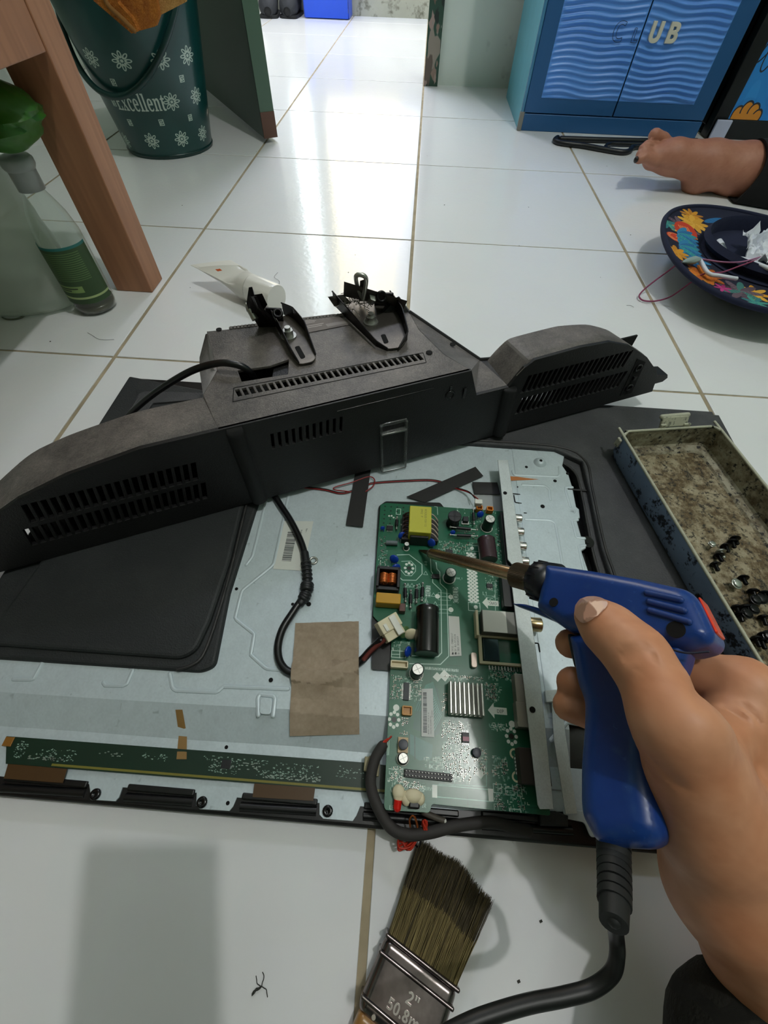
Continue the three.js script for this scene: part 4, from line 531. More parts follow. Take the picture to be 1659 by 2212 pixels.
// ---------- the rear housing taken off the television ----------
const house = thing('rear_housing', 'large dusty black plastic rear housing lying across the opened television', 'tv housing', [-0.1292, 0.034, -0.2349]);
house.rotation.y = 24.892 * R;
{
  // one black plastic; settled dust lies on what faces up, in grains and patches, its pale tone partly standing in for doorway glare
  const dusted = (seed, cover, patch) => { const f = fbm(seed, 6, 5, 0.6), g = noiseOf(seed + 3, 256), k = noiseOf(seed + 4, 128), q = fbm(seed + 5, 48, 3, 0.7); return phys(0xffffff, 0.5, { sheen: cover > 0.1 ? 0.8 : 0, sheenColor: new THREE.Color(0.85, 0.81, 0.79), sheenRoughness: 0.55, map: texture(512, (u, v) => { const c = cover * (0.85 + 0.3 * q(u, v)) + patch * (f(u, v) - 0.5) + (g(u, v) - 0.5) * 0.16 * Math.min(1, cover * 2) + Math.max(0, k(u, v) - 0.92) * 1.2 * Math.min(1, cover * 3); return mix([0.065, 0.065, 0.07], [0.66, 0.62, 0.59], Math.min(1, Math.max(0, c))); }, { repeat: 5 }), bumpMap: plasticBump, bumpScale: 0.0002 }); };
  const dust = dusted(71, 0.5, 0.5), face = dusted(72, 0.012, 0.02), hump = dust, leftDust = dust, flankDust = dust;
  const lean = (g) => { const p = g.attributes.position; for (let i = 0; i < p.count; i++) p.setZ(i, p.getZ(i) - 0.11 * p.getY(i)); g.computeVertexNormals(); return g; };
  const plate = (outline, holes, z0, t, bevel = 0) => { const s = new THREE.Shape(outline.map((p) => new THREE.Vector2(...p))); for (const h of holes) s.holes.push(new THREE.Path(h.map((p) => new THREE.Vector2(...p)))); return boxUV(new THREE.ExtrudeGeometry(s, { depth: t, bevelEnabled: bevel > 0, bevelSize: bevel, bevelThickness: bevel, bevelOffset: -bevel, bevelSegments: 3 }).translate(0, 0, z0)); };
  const slot = (x, y, w, h, k = 0) => [[x - w / 2 - k, y - h / 2], [x + w / 2 - k, y - h / 2], [x + w / 2 + k, y + h / 2], [x - w / 2 + k, y + h / 2]];
  const W = 0.087;
  const leftTop = [[-0.262, 0.004], [-0.252, 0.02], [-0.235, 0.034], [-0.205, 0.052], [-0.17, 0.068], [-0.13, 0.079], [-0.074, 0.087], [-0.012, W]], rightTop = [[0.262, 0.058], [0.268, 0.066], [0.276, 0.076], [0.286, 0.082], [0.34, 0.084], [0.375, 0.082], [0.405, 0.072], [0.44, 0.051], [0.466, 0.029], [0.474, 0.018]];
  // front wall, with the slots of both loudspeakers and the vents beside the sockets
  const grille = (x0, x1, y0, y1, n, lim) => { const o = []; for (const [a, b] of [[y0, y1]]) for (let i = 0; i < n; i++) for (let j = 0; j < 2; j++) { const t = i / (n - 1), x = lerp(x0, x1, t), y = lerp(a, b, j), hgt = 0.019; if (lim(x) < y + hgt / 2 + 0.003) continue; o.push(slot(x, y, 0.0042, hgt, 0.0022)); } return o; };
  const heightOf = (list) => (x) => { for (let i = 0; i < list.length - 1; i++) if (x >= list[i][0] && x <= list[i + 1][0]) return lerp(list[i][1], list[i + 1][1], (x - list[i][0]) / (list[i + 1][0] - list[i][0])); return 0; };
  const holes = [...grille(-0.185, -0.045, 0.028, 0.052, 22, heightOf(leftTop)), ...grille(0.283, 0.415, 0.030, 0.056, 22, heightOf(rightTop)), ...Array.from({ length: 11 }, (_, i) => slot(0.025 + i * 0.0062, 0.063, 0.0026, 0.016, 0.001))];
  const outline = [[-0.262, -0.002], [0.478, -0.002], [0.476, 0.006], [0.474, 0.018], ...rightTop.slice(0, -1).reverse(), [0.226, 0.058], [0.216, W], ...leftTop.slice().reverse()];
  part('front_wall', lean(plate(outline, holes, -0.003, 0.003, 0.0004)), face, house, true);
  part('end_clip', lean(plate([[0.474, 0.006], [0.492, 0.006], [0.497, 0.010], [0.494, 0.015], [0.474, 0.019]], [], -0.02, 0.017)), face, house, true);
  // hollow behind the slots
  part('inner_wall', boxUV(new THREE.BoxGeometry(0.7, 0.05, 0.002).translate(0.11, 0.025, -0.045)), M.hole, house, true);
  // humps of the loudspeakers
  const humpSkin = (tops, depth, drop) => { const rings = tops.map(([x, y], i) => { const z = -0.11 * y, e = Math.min(0.005, y * 0.3), d = depth(x), pts = []; for (let k = 0; k <= 5; k++) { const a = k / 5 * Math.PI / 2; pts.push([x, y - e + e * Math.sin(a), z - e + e * Math.cos(a) - 0.0002]); } for (let k = 1; k <= 6; k++) pts.push([x, y - drop * k / 6, lerp(z - e, -d, k / 6)]); pts.push([x, y - drop - 0.006, -d - 0.004], [x, Math.max(0, y - drop - 0.04), -d - 0.006], [x, -0.001, -d - 0.006]); return pts; }); return loft(rings, { closed: false, cap: false, crease: 0.7 }); };
  const dense = (l) => { const o = []; const c = new THREE.CatmullRomCurve3(l.map((p) => new THREE.Vector3(p[0], p[1], 0)), false, 'catmullrom', 0.3); for (let i = 0; i <= 40; i++) { const p = c.getPoint(i / 40); o.push([p.x, p.y]); } return o; };
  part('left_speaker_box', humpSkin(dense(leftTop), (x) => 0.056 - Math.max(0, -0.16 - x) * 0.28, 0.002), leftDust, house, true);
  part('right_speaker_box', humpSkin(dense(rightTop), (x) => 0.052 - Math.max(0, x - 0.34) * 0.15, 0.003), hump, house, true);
  // flat top with its vents and the pocket of the mains cable
  const tp = (p) => [p[0], p[2]];
  const slots = []; { const a = [0.0091, 0.087, -0.0497], b = [0.1782, 0.087, -0.044]; for (let i = 0; i < 30; i++) { const p = mix(a, b, i / 29); slots.push([[p[0] - 0.0024, p[2] - 0.0048], [p[0] + 0.0012, p[2] - 0.0048], [p[0] + 0.0024, p[2] + 0.0048], [p[0] - 0.0012, p[2] + 0.0048]]); } }
  const pocket = [[0.0136, 0.087, -0.0803], [0.0422, 0.087, -0.0774], [0.0612, 0.087, -0.081], [0.0553, 0.087, -0.0601], [0.0143, 0.087, -0.0636]].map(tp);
  const topOut = [[-0.014, -0.0102], [0.2155, -0.0102], [0.2023, 0.087, -0.0394], [0.1957, 0.087, -0.0851], [0.1987, 0.087, -0.1177], [0.0921, 0.087, -0.1371], [-0.0042, 0.087, -0.1505], [-0.0041, 0.087, -0.1127], [-0.0037, 0.087, -0.0864], [-0.02, -0.0565]].map((p) => p.length === 3 ? tp(p) : p);
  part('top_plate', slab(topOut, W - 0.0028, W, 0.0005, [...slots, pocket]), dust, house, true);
  part('pocket_floor', boxUV(new THREE.BoxGeometry(0.075, 0.001, 0.05).translate(pocket[0][0] + 0.02, W - 0.02, pocket[0][1] + 0.0)), M.hole, house, true);
  part('pocket_ledge', slab([pocket[2], pocket[3], [pocket[3][0] - 0.016, pocket[3][1] - 0.002], [pocket[2][0] - 0.016, pocket[2][1] + 0.002]].map((p) => p), W - 0.008, W - 0.005, 0.0006), face, house, true);
  // thin raised edge around the vents
  { const a = [0.0026, 0.087, -0.0394], b = [0.181, 0.087, -0.0341], c = [0.1842, 0.087, -0.0487], d = [0.0063, 0.087, -0.0571]; part('vent_border', [[a, b], [b, c], [c, d], [d, a]].map(([p, q]) => rod([p[0], W, p[2]], [q[0], W, q[2]], 0.0004, 6)), face, house, true); }
  for (const [p, r] of [[[0.1895, 0.0873, -0.0465], 0.0032], [[0.2284, 0.073, -0.0695], 0.003], [[0.0074, 0.0873, -0.1494], 0.0028]]) part('screw_hole', cyl([p[0], p[1], p[2]], r, 0.0005, 16).scale(1, 1, 1), M.hole, house, true);
  // flanks of the flat top
  const A = [0.1987, 0.087, -0.1177], B = [0.2568, 0.0565, -0.057], C2 = [0.263, 0.058, -0.0062], D = [0.2245, 0.058, -0.0062], E = [0.2155, W, -0.0098], F = [0.2023, 0.087, -0.0394], G = [0.1957, 0.087, -0.0851];
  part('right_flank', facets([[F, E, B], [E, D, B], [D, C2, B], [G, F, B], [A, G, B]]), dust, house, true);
  { const back = [A, B, [C2[0] + 0.016, 0.058, -0.05]]; part('back_lip', [rod(A, B, 0.0022, 8), rod(B, back[2], 0.002, 8)], face, house, true); part('rear_wall', facets([[A, [A[0], 0.0, A[2] - 0.004], [B[0], 0, B[2] - 0.003], B], [B, [B[0], 0, B[2] - 0.003], [0.29, 0, -0.056], [0.285, 0.058, -0.053]], [B, [0.285, 0.058, -0.053], C2]]), face, house, true); }
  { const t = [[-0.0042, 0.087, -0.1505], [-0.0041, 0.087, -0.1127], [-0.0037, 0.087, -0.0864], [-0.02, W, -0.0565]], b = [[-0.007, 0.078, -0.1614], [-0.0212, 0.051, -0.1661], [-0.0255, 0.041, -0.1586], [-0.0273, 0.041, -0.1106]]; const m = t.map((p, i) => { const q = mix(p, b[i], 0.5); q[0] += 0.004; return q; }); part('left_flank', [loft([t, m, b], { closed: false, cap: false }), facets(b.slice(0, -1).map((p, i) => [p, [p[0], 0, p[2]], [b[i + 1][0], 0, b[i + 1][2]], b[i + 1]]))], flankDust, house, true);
    const q = [[-0.0042, 0.087, -0.1505], A]; part('rear_wall', facets([[q[0], [q[0][0], 0, q[0][2] - 0.006], [A[0], 0, A[2] - 0.006], A]]), face, house, true);
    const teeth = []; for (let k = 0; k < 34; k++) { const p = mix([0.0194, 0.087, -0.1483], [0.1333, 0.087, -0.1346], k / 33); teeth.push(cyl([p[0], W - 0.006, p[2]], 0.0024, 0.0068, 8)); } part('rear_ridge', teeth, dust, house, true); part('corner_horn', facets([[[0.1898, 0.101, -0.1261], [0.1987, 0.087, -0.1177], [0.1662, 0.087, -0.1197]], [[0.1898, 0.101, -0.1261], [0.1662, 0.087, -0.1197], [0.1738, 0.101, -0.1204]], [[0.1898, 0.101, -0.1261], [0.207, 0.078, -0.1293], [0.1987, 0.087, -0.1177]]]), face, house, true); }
  // posts, edges and sockets on the front wall
  for (const x of [-0.002, 0.2635]) part('post', lathe([x, 0, 0.0005], [x, 1, -0.11], [[0, 0], [0.0075, 0], [0.0075, x > 0.1 ? 0.056 : 0.082], [0.006, x > 0.1 ? 0.058 : 0.0868], [0, x > 0.1 ? 0.058 : 0.0868]], 20), face, house, true);
  part('socket', [new THREE.TorusGeometry(0.0042, 0.0011, 8, 20).translate(0.196, 0.066, -0.0068), box([0.196, 0.069, -0.008], 0.003, 0.007, 0.0022), box([0.2115, 0.058, -0.0065], 0.0035, 0.012, 0.002)], M.gloss, house, true);
  part('seam', [rod([0.085, 0.078, -0.0082], [0.178, 0.078, -0.0082], 0.0005, 6)], M.gloss, house, true);
  { const x = 0.44; part('socket_panel', [lean(plate([[0.425, 0.006], [0.442, 0.006], [0.440, 0.046], [0.425, 0.053]], [], 0.0003, 0.0006))], M.hole, house, true); part('socket', [new THREE.TorusGeometry(0.0038, 0.001, 8, 18).translate(0.4325, 0.016, 0.0), new THREE.TorusGeometry(0.0038, 0.001, 8, 18).translate(0.4325, 0.041, -0.003), box([0.4325, 0.026, -0.001], 0.004, 0.005, 0.003)], M.black, house, true); }
  part('paper_mark', lean(plate([[0.268, 0.0695], [0.2755, 0.077], [0.2755, 0.077], [0.268, 0.0695]], [], 0, 0.001)), M.dull, house, true);
  // printed notes on the flat top
  const notes = painted(512, 160, (c, w, h) => { c.fillStyle = '#6e6663'; c.fillRect(0, 0, w, h); c.fillStyle = '#b5ada9'; c.font = '15px sans-serif'; c.fillText('CAUTION', 20, 28); for (let k = 0; k < 3; k++) c.fillRect(20, 38 + k * 14, 150 + 30 * (k % 2), 4); c.fillRect(20, 96, 220, 5); c.fillRect(20, 112, 190, 5); c.fillStyle = '#8b8582'; c.fillRect(250, 110, 240, 30); c.strokeStyle = '#8b8582'; c.lineWidth = 2; c.strokeRect(260, 30, 34, 30); c.beginPath(); c.moveTo(340, 62); c.lineTo(358, 30); c.lineTo(376, 62); c.closePath(); c.stroke(); c.fillRect(410, 34, 60, 5); c.fillRect(410, 46, 60, 5); });
  { const q = [[0.0823, 0.0876, -0.1438], [0.1232, 0.0876, -0.1388], [0.1355, 0.0876, -0.1151], [0.0874, 0.0876, -0.1155]]; const g = facets([[q[0], q[3], q[2], q[1]]]); g.setAttribute('uv', new THREE.Float32BufferAttribute([0, 1, 0, 0, 1, 0, 0, 1, 1, 0, 1, 1], 2)); part('printed_notes', g, std(0xffffff, 0.7, 0, { map: notes }), house, true); }
  // two steel wall brackets, bolted on
  const iron = std(0xffffff, 0.42, 0.55, { map: dustTex(76, [0.30, 0.285, 0.27], [0.62, 0.58, 0.53], 1.2) }), ironDark = std(0x161517, 0.35, 0.6);
  const hexBolt = (p, s, to) => { part('washer', [cyl([p[0], p[1], p[2]], 0.0068 * s, 0.0014, 20)], M.tin, to, true); part('bolt', [new THREE.CylinderGeometry(0.0046 * s, 0.0046 * s, 0.006, 6).translate(p[0], p[1] + 0.004, p[2]), cyl([p[0], p[1] + 0.007, p[2]], 0.0026 * s, 0.003, 12)], M.tin, to, true); };
  const bracket = (base, rim1, rim2, hgt, bolt, slotAt) => {
    const o = new THREE.Group(); o.name = 'wall_bracket'; house.add(o); org.set(o, [0, 0, 0]);
    const y = W + 0.0015, flat = (p) => [p[0], p[2]];
    part('channel_floor', slab(rounded(base.map(flat), 0.004), y, y + 0.0016, 0.0003), iron, o, true);
    const wall = (l) => { const f = []; for (let i = 0; i < l.length - 1; i++) f.push([[l[i][0], y, l[i][2]], [l[i + 1][0], y, l[i + 1][2]], [l[i + 1][0], y + l[i + 1][1], l[i + 1][2]], [l[i][0], y + l[i][1], l[i][2]]]); const top = l.map((p) => [p[0], y + p[1], p[2]]); return [facets(f), tube(curve(top, false, 'catmullrom', 0.1), 0.0008, 24, 6)]; };
    part('channel_side', wall(rim1), ironDark, o, true); part('channel_side', wall(rim2), ironDark, o, true);
    hexBolt([bolt[0], y + 0.0016, bolt[2]], 1.1, o);
    part('slot', slab(rounded(slotAt.map(flat), 0.002), y + 0.0016, y + 0.0019), M.hole, o, true);
    return o;
  };
  const rim = (p, h) => [p[0], h, p[2]];
  const b1 = bracket([[0.062, 0.09, -0.1448], [0.0815, 0.09, -0.1505], [0.0885, 0.09, -0.122], [0.0855, 0.09, -0.0725], [0.0807, 0.09, -0.0661], [0.0685, 0.09, -0.0661], [0.0652, 0.09, -0.0737]], [rim([0.0734, 0.09, -0.1532], 0.012), rim([0.0813, 0.09, -0.1382], 0.014), rim([0.0865, 0.09, -0.1144], 0.012), rim([0.0855, 0.09, -0.074], 0.003)], [rim([0.0602, 0.09, -0.1454], 0.013), rim([0.0629, 0.09, -0.1159], 0.012), rim([0.0648, 0.09, -0.0827], 0.008), rim([0.0678, 0.09, -0.067], 0.003)], 0.012, [0.0691, 0.09, -0.1114], [[0.0701, 0.091, -0.0929], [0.0748, 0.091, -0.0936], [0.076, 0.091, -0.0743], [0.0713, 0.091, -0.073]]);
  const b2 = bracket([[0.128, 0.09, -0.154], [0.1498, 0.09, -0.161], [0.1858, 0.09, -0.1439], [0.1841, 0.09, -0.103], [0.1749, 0.09, -0.0684], [0.1656, 0.09, -0.0599], [0.1528, 0.09, -0.0612], [0.145, 0.09, -0.0732], [0.1378, 0.09, -0.1102]], [rim([0.1851, 0.09, -0.1394], 0.012), rim([0.1832, 0.09, -0.1033], 0.015), rim([0.1766, 0.09, -0.0703], 0.010), rim([0.1631, 0.09, -0.0584], 0.003)], [rim([0.1271, 0.09, -0.1543], 0.014), rim([0.133, 0.09, -0.1222], 0.012), rim([0.1442, 0.09, -0.0711], 0.006), rim([0.1517, 0.09, -0.0608], 0.003)], 0.012, [0.1523, 0.09, -0.1078], [[0.154, 0.091, -0.0845], [0.1588, 0.091, -0.0845], [0.1573, 0.091, -0.0705], [0.1523, 0.091, -0.0699]]);
  const plateUp = (o, pts, t, m = ironDark) => part('hook_plate', loft([pts.map((p) => [p[0] - t / 2, p[1], p[2]]), pts.map((p) => [p[0] + t / 2, p[1], p[2]])], { crease: 0.3 }), m, o, true);
  // hooks at the upper ends of the brackets
  plateUp(b1, [[0.0466, 0.087, -0.1415], [0.041, 0.108, -0.1385], [0.0404, 0.116, -0.1347], [0.0452, 0.136, -0.1231], [0.0451, 0.129, -0.1207], [0.0471, 0.131, -0.1161], [0.0493, 0.118, -0.1206], [0.0592, 0.101, -0.1264], [0.0612, 0.088, -0.1347]], 0.003);
  plateUp(b1, [[0.0466, 0.106, -0.1335], [0.0463, 0.126, -0.1261], [0.0487, 0.13, -0.1208], [0.0518, 0.116, -0.1267]], 0.010);
  part('clamp', [box([[0.0632, 0.094, -0.1425][0], W, [0.0632, 0.094, -0.1425][2]], 0.016, 0.016, 0.003, 0.001, -0.4), new THREE.TorusGeometry(0.0035, 0.0016, 8, 18).rotateX(-0.9).translate(...[0.0647, 0.106, -0.1265])], ironDark, b1, true);
  part('wing_nut', [rod([0.041, 0.108, -0.1385], [0.0433, 0.101, -0.1319], 0.0035, 12), box([0.0425, 0.103, -0.1437], 0.010, 0.009, 0.004, 0.0015)], M.tin, b1, true);
  { const q = [[0.1316, 0.126, -0.1249], [0.1358, 0.101, -0.1444], [0.193, 0.09, -0.1197], [0.1931, 0.103, -0.1119]]; part('hook_plate', facets([q]), iron, b2, true); part('hook_plate', facets([[[0.119, 0.104, -0.1433], [0.1364, 0.102, -0.146], [0.1445, 0.092, -0.1446], [0.1253, 0.092, -0.1446]]]), iron, b2, true); }
  part('hook', [tube([[0.1504, 0.106, -0.1297], [0.1457, 0.118, -0.1276], [0.1421, 0.131, -0.1199], [0.1449, 0.134, -0.1171], [0.1502, 0.131, -0.1154], [0.1518, 0.118, -0.1219], [0.1503, 0.106, -0.1252]], 0.0022, 40, 8)], M.tin, b2, true);
  plateUp(b2, [[0.153, 0.094, -0.1426], [0.1479, 0.126, -0.1212], [0.1497, 0.128, -0.1183], [0.1569, 0.096, -0.1375]], 0.003, iron);
  part('clamp', [box([[0.1763, 0.101, -0.1307][0], W + 0.002, [0.1777, 0.096, -0.1342][2]], 0.020, 0.014, 0.004, 0.0015, -0.35), new THREE.TorusGeometry(0.0042, 0.0016, 8, 18).rotateX(-0.5).translate(...[0.1677, 0.108, -0.1191])], ironDark, b2, true);
  part('bolt', [rod([0.1616, 0.098, -0.1321], [0.161, 0.108, -0.1223], 0.0045, 6), rod([0.1445, 0.104, -0.1431], [0.1457, 0.11, -0.1401], 0.004, 6)], M.tin, b2, true);
  const fluff = []; const rr = rngOf(19); for (let k = 0; k < 26; k++) { const p = [0.1456, 0.092, -0.1359], q = [p[0] + (rr() - 0.5) * 0.03, p[1] + rr() * 0.010, p[2] + (rr() - 0.5) * 0.022]; fluff.push(tube([q, [q[0] + (rr() - 0.5) * 0.016, q[1] + rr() * 0.006, q[2] + (rr() - 0.5) * 0.014], [q[0] + (rr() - 0.5) * 0.02, q[1] - 0.002, q[2] + (rr() - 0.5) * 0.02]], 0.00035, 10, 4)); } part('dust_fluff', fluff, std(0x9a948c, 0.95), b2, true).userData.kind = 'stuff';
}
// clear plastic holder leaning at the front of the housing
{
  const at = [-0.0047, 0.0255, -0.2935], t = thing('clear_holder', 'clear plastic holder leaning on the front wall of the black housing', 'plastic holder', [at[0], 0.0248, at[2]]);
  t.rotation.y = 22 * R;
  const m = phys(0xf4f8f6, 0.06, { transmission: 0.92, thickness: 0.002, ior: 1.49 });
  const b = (x, y, z, w, h, d) => boxUV(new RoundedBoxGeometry(w, h, d, 2, 0.0006).translate(x, y + h / 2, z));
  const tilt = (l) => l.map((g) => g.rotateX(-0.12));
  part('back_plate', tilt([b(0, 0, -0.006, 0.0275, 0.062, 0.0022)]), m, t, true); part('side_plate', tilt([b(-0.0128, 0.001, 0, 0.002, 0.060, 0.012), b(0.0128, 0.001, 0, 0.002, 0.060, 0.012)]), m, t, true);
  part('cross_plate', tilt([b(0, 0.001, 0.001, 0.026, 0.002, 0.012), b(0, 0.05, 0.001, 0.026, 0.002, 0.013), b(0, 0.058, -0.002, 0.0275, 0.0035, 0.011)]), m, t, true);
}
// mains cable with its ribbed sleeve and plug
{
  const t = thing('power_cable', 'black mains cable with a ribbed sleeve and white plug crossing the steel', 'cable', [-0.0772, 0.0272, -0.1564]);
  const black = std(0x0c0d0f, 0.35);
  part('cable', [tube([[-0.3046, 0.034, -0.3225], [-0.2806, 0.055, -0.3235], [-0.2424, 0.085, -0.3197], [-0.1949, 0.118, -0.3112], [-0.1652, 0.13, -0.3099], [-0.1477, 0.13, -0.3096], [-0.1395, 0.124, -0.3106], [-0.1387, 0.112, -0.3165], [-0.1396, 0.096, -0.3196]], 0.0032, 80, 10)], black, t);
  part('cable', [tube([[-0.1254, 0.0274, -0.2523], [-0.1139, 0.0274, -0.236], [-0.0979, 0.0274, -0.2154], [-0.084, 0.0274, -0.1934], [-0.0771, 0.0278, -0.1768], [-0.0722, 0.028, -0.1564], [-0.0716, 0.0278, -0.1413], [-0.0774, 0.0272, -0.1274], [-0.084, 0.0272, -0.1102], [-0.0844, 0.0272, -0.0944], [-0.079, 0.0272, -0.0826], [-0.0684, 0.0272, -0.0768], [-0.0446, 0.0272, -0.0762], [-0.0208, 0.0275, -0.0876], [-0.0107, 0.033, -0.0969], [-0.0033, 0.039, -0.1036]], 0.0032, 160, 10)], black, t);
  part('colored_wire', [tube([[-0.0151, 0.034, -0.0899], [-0.0086, 0.037, -0.0973], [0.0016, 0.0415, -0.1053]], 0.0018, 16, 8)], std(0x5e2620, 0.4), t);
  const c = curve([[-0.0783, 0.0278, -0.1814], [-0.0741, 0.0285, -0.1673], [-0.0708, 0.0288, -0.1535], [-0.0703, 0.0285, -0.1415], [-0.0731, 0.0278, -0.1341]]);
  const rib = (u, r, th) => { const p = c.getPointAt(u), q = c.getTangentAt(u); const g = new THREE.TorusGeometry(r, th, 8, 20); g.applyQuaternion(new THREE.Quaternion().setFromUnitVectors(new THREE.Vector3(0, 0, 1), q)); return g.translate(p.x, p.y, p.z); };
  part('ribbed_sleeve', [tube(c, 0.0037, 40, 12), ...[0.22, 0.3, 0.38, 0.46, 0.54].map((u) => rib(u, 0.0036, 0.0012)), ...[0.66, 0.7, 0.74].map((u) => rib(u, 0.0038, 0.0022)), ...[0.84, 0.88, 0.92].map((u) => rib(u, 0.0034, 0.002))], std(0x17191b, 0.5), t);
  // plug standing on the board
  const p = [0.0035, 0.046, -0.1141], g = (x, y, z, w, h, d) => place(boxUV(new RoundedBoxGeometry(w, h, d, 2, 0.0007).translate(x, y, z)), p, 0.66, 0.28, -0.1);
  part('plug', [g(0, -0.0035, -0.0015, 0.018, 0.011, 0.0105), g(0, -0.004, 0.007, 0.0165, 0.0085, 0.007)], M.cream, t); part('plug_latch', [g(0.0035, 0.0025, 0.002, 0.0055, 0.0015, 0.016), g(-0.0045, 0.0022, 0.0, 0.003, 0.0012, 0.006)], M.white, t);
}
// thin red and black pair of wires to the loudspeakers
{
  const t = thing('speaker_wires', 'thin twisted red and black wires running to the white plug at the board edge', 'wire', [-0.0025, 0.0252, -0.2738]);
  const run = [[-0.101, 0.0255, -0.2589], [-0.0724, 0.0255, -0.2578], [-0.0521, 0.0255, -0.2548], [-0.0306, 0.0256, -0.2662], [-0.0224, 0.0256, -0.2705], [0.0117, 0.0256, -0.2766], [0.0405, 0.0258, -0.2789], [0.0618, 0.0262, -0.2707], [0.0736, 0.03, -0.2635], [0.0783, 0.036, -0.2513]];
  part('black_wire', tube(run, 0.0006, 100, 6), std(0x17120f, 0.4), t);
  part('red_wire', tube([...run.slice(0, -1).map((p, i) => [p[0], p[1], p[2] + 0.0011 + (i % 2) * 0.0003]), [0.0823, 0.036, -0.2494]], 0.0006, 100, 6), std(0x8e1a1c, 0.4), t);
  part('red_wire', [tube([[-0.046, 0.0268, -0.2555], [-0.0612, 0.0268, -0.2566], [-0.0612, 0.0268, -0.2601], [-0.045, 0.0268, -0.2676], [-0.0287, 0.0268, -0.2764], [-0.0222, 0.0268, -0.2732], [-0.0229, 0.0268, -0.2647], [-0.0297, 0.0268, -0.257]], 0.0006, 60, 6)], std(0x8e1a1c, 0.4), t);
  const p = [0.0806, 0.04, -0.2441]; part('plug', [box([p[0], 0.034, p[2]], 0.006, 0.0062, 0.0045, 0.0004), box([p[0], 0.0395, p[2]], 0.0072, 0.0014, 0.0052, 0.0004)], M.white, t);
}
{
  const strip = (label, q) => { const t = thing('black_tape', label, 'tape', q[0]); part('strip', slab(q, 0.0262, 0.0266), std(0x1b1a1a, 0.55), t); };
  strip('short black tape strip nearest the housing, holding the looped red wires to the steel', [[-0.0427, 0.0266, -0.2943], [-0.0272, 0.0266, -0.2918], [-0.0284, 0.0266, -0.2149], [-0.0449, 0.0266, -0.2157]]);
  strip('longest black tape strip, stuck slantwise over the red and black wires', [[0.0116, 0.0266, -0.2542], [0.0832, 0.0266, -0.3003], [0.0908, 0.0266, -0.2883], [0.0303, 0.0266, -0.2489]]);
  strip('small black tape rectangle against the bent steel strip', [[0.0787, 0.0266, -0.2791], [0.1047, 0.0266, -0.2808], [0.1067, 0.0266, -0.2654], [0.0808, 0.0266, -0.2637]]);
  const g = thing('grey_tape', 'smooth grey tape patch between the black tape rectangle and the amber sockets', 'tape', [0.0962, 0.0255, -0.2525]); part('strip', slab([[0.0802, 0.0252, -0.2641], [0.1071, 0.0252, -0.2659], [0.1076, 0.0252, -0.2447], [0.0837, 0.0252, -0.2438]], 0.0246, 0.0252), std(0x9aa09f, 0.5), g);
  // crumpled masking tape over the mains cable
  const t = thing('masking_tape', 'crumpled tan masking tape square holding down the black mains cable', 'tape', [-0.0449, 0.026, -0.0771]);
  const under = curve([[-0.079, 0.0272, -0.0826], [-0.0684, 0.0272, -0.0768], [-0.0446, 0.0272, -0.0762], [-0.0208, 0.0275, -0.0876], [-0.0107, 0.033, -0.0969]]).getPoints(60).map((q) => [q.x, q.z]), C = [[-0.0749, 0.0255, -0.117], [-0.0227, 0.0255, -0.1226], [-0.0137, 0.0255, -0.0398], [-0.0643, 0.0255, -0.0349]], n1 = 50, n2 = 80, rings = [], f = fbm(91, 6, 4, 0.6), s = fbm(92, 5, 4, 0.55);
  for (let j = 0; j <= n2; j++) { const v = j / n2, row = []; for (let i = 0; i <= n1; i++) { const u = i / n1, p = mix(mix(C[0], C[1], u), mix(C[3], C[2], u), v); let y = 0.0255 + 0.0012 * Math.max(0, f(u, v) - 0.42) * (v < 0.5 ? 2 : 0.6) + (v > 0.16 && v < 0.40 ? 0.006 * Math.abs(s(u * 1.5, v * 0.9) - 0.5) * Math.sin((v - 0.16) / 0.24 * 3.14) : 0); { let q = 1; for (const c of under) q = Math.min(q, Math.hypot(p[0] - c[0], p[2] - c[1])); y = Math.max(y, 0.0255 + 0.0062 * Math.exp(-((q / 0.0068) ** 4)) * Math.min(1, 1.05)); } const zf = lerp(C[3][2], C[2][2], u) - 0.0135; if (p[2] > zf) y -= Math.min(0.0065, (p[2] - zf) * 0.44); row.push([p[0], y, p[2]]); } rings.push(row); }
  const tex = (() => { const q = fbm(93, 30, 4, 0.7), w = fbm(94, 6, 4); return texture(256, (u, v) => { const k = (q(u, v) - 0.5) * 0.10 + (w(u, v) - 0.5) * 0.1; return [0.60 + k, 0.535 + k, 0.455 + k]; }, { repeat: 12 }); })();
  part('sheet', loft(rings, { closed: false, cap: false, crease: 1.2 }), std(0xffffff, 0.8, 0, { map: tex }), t);
}
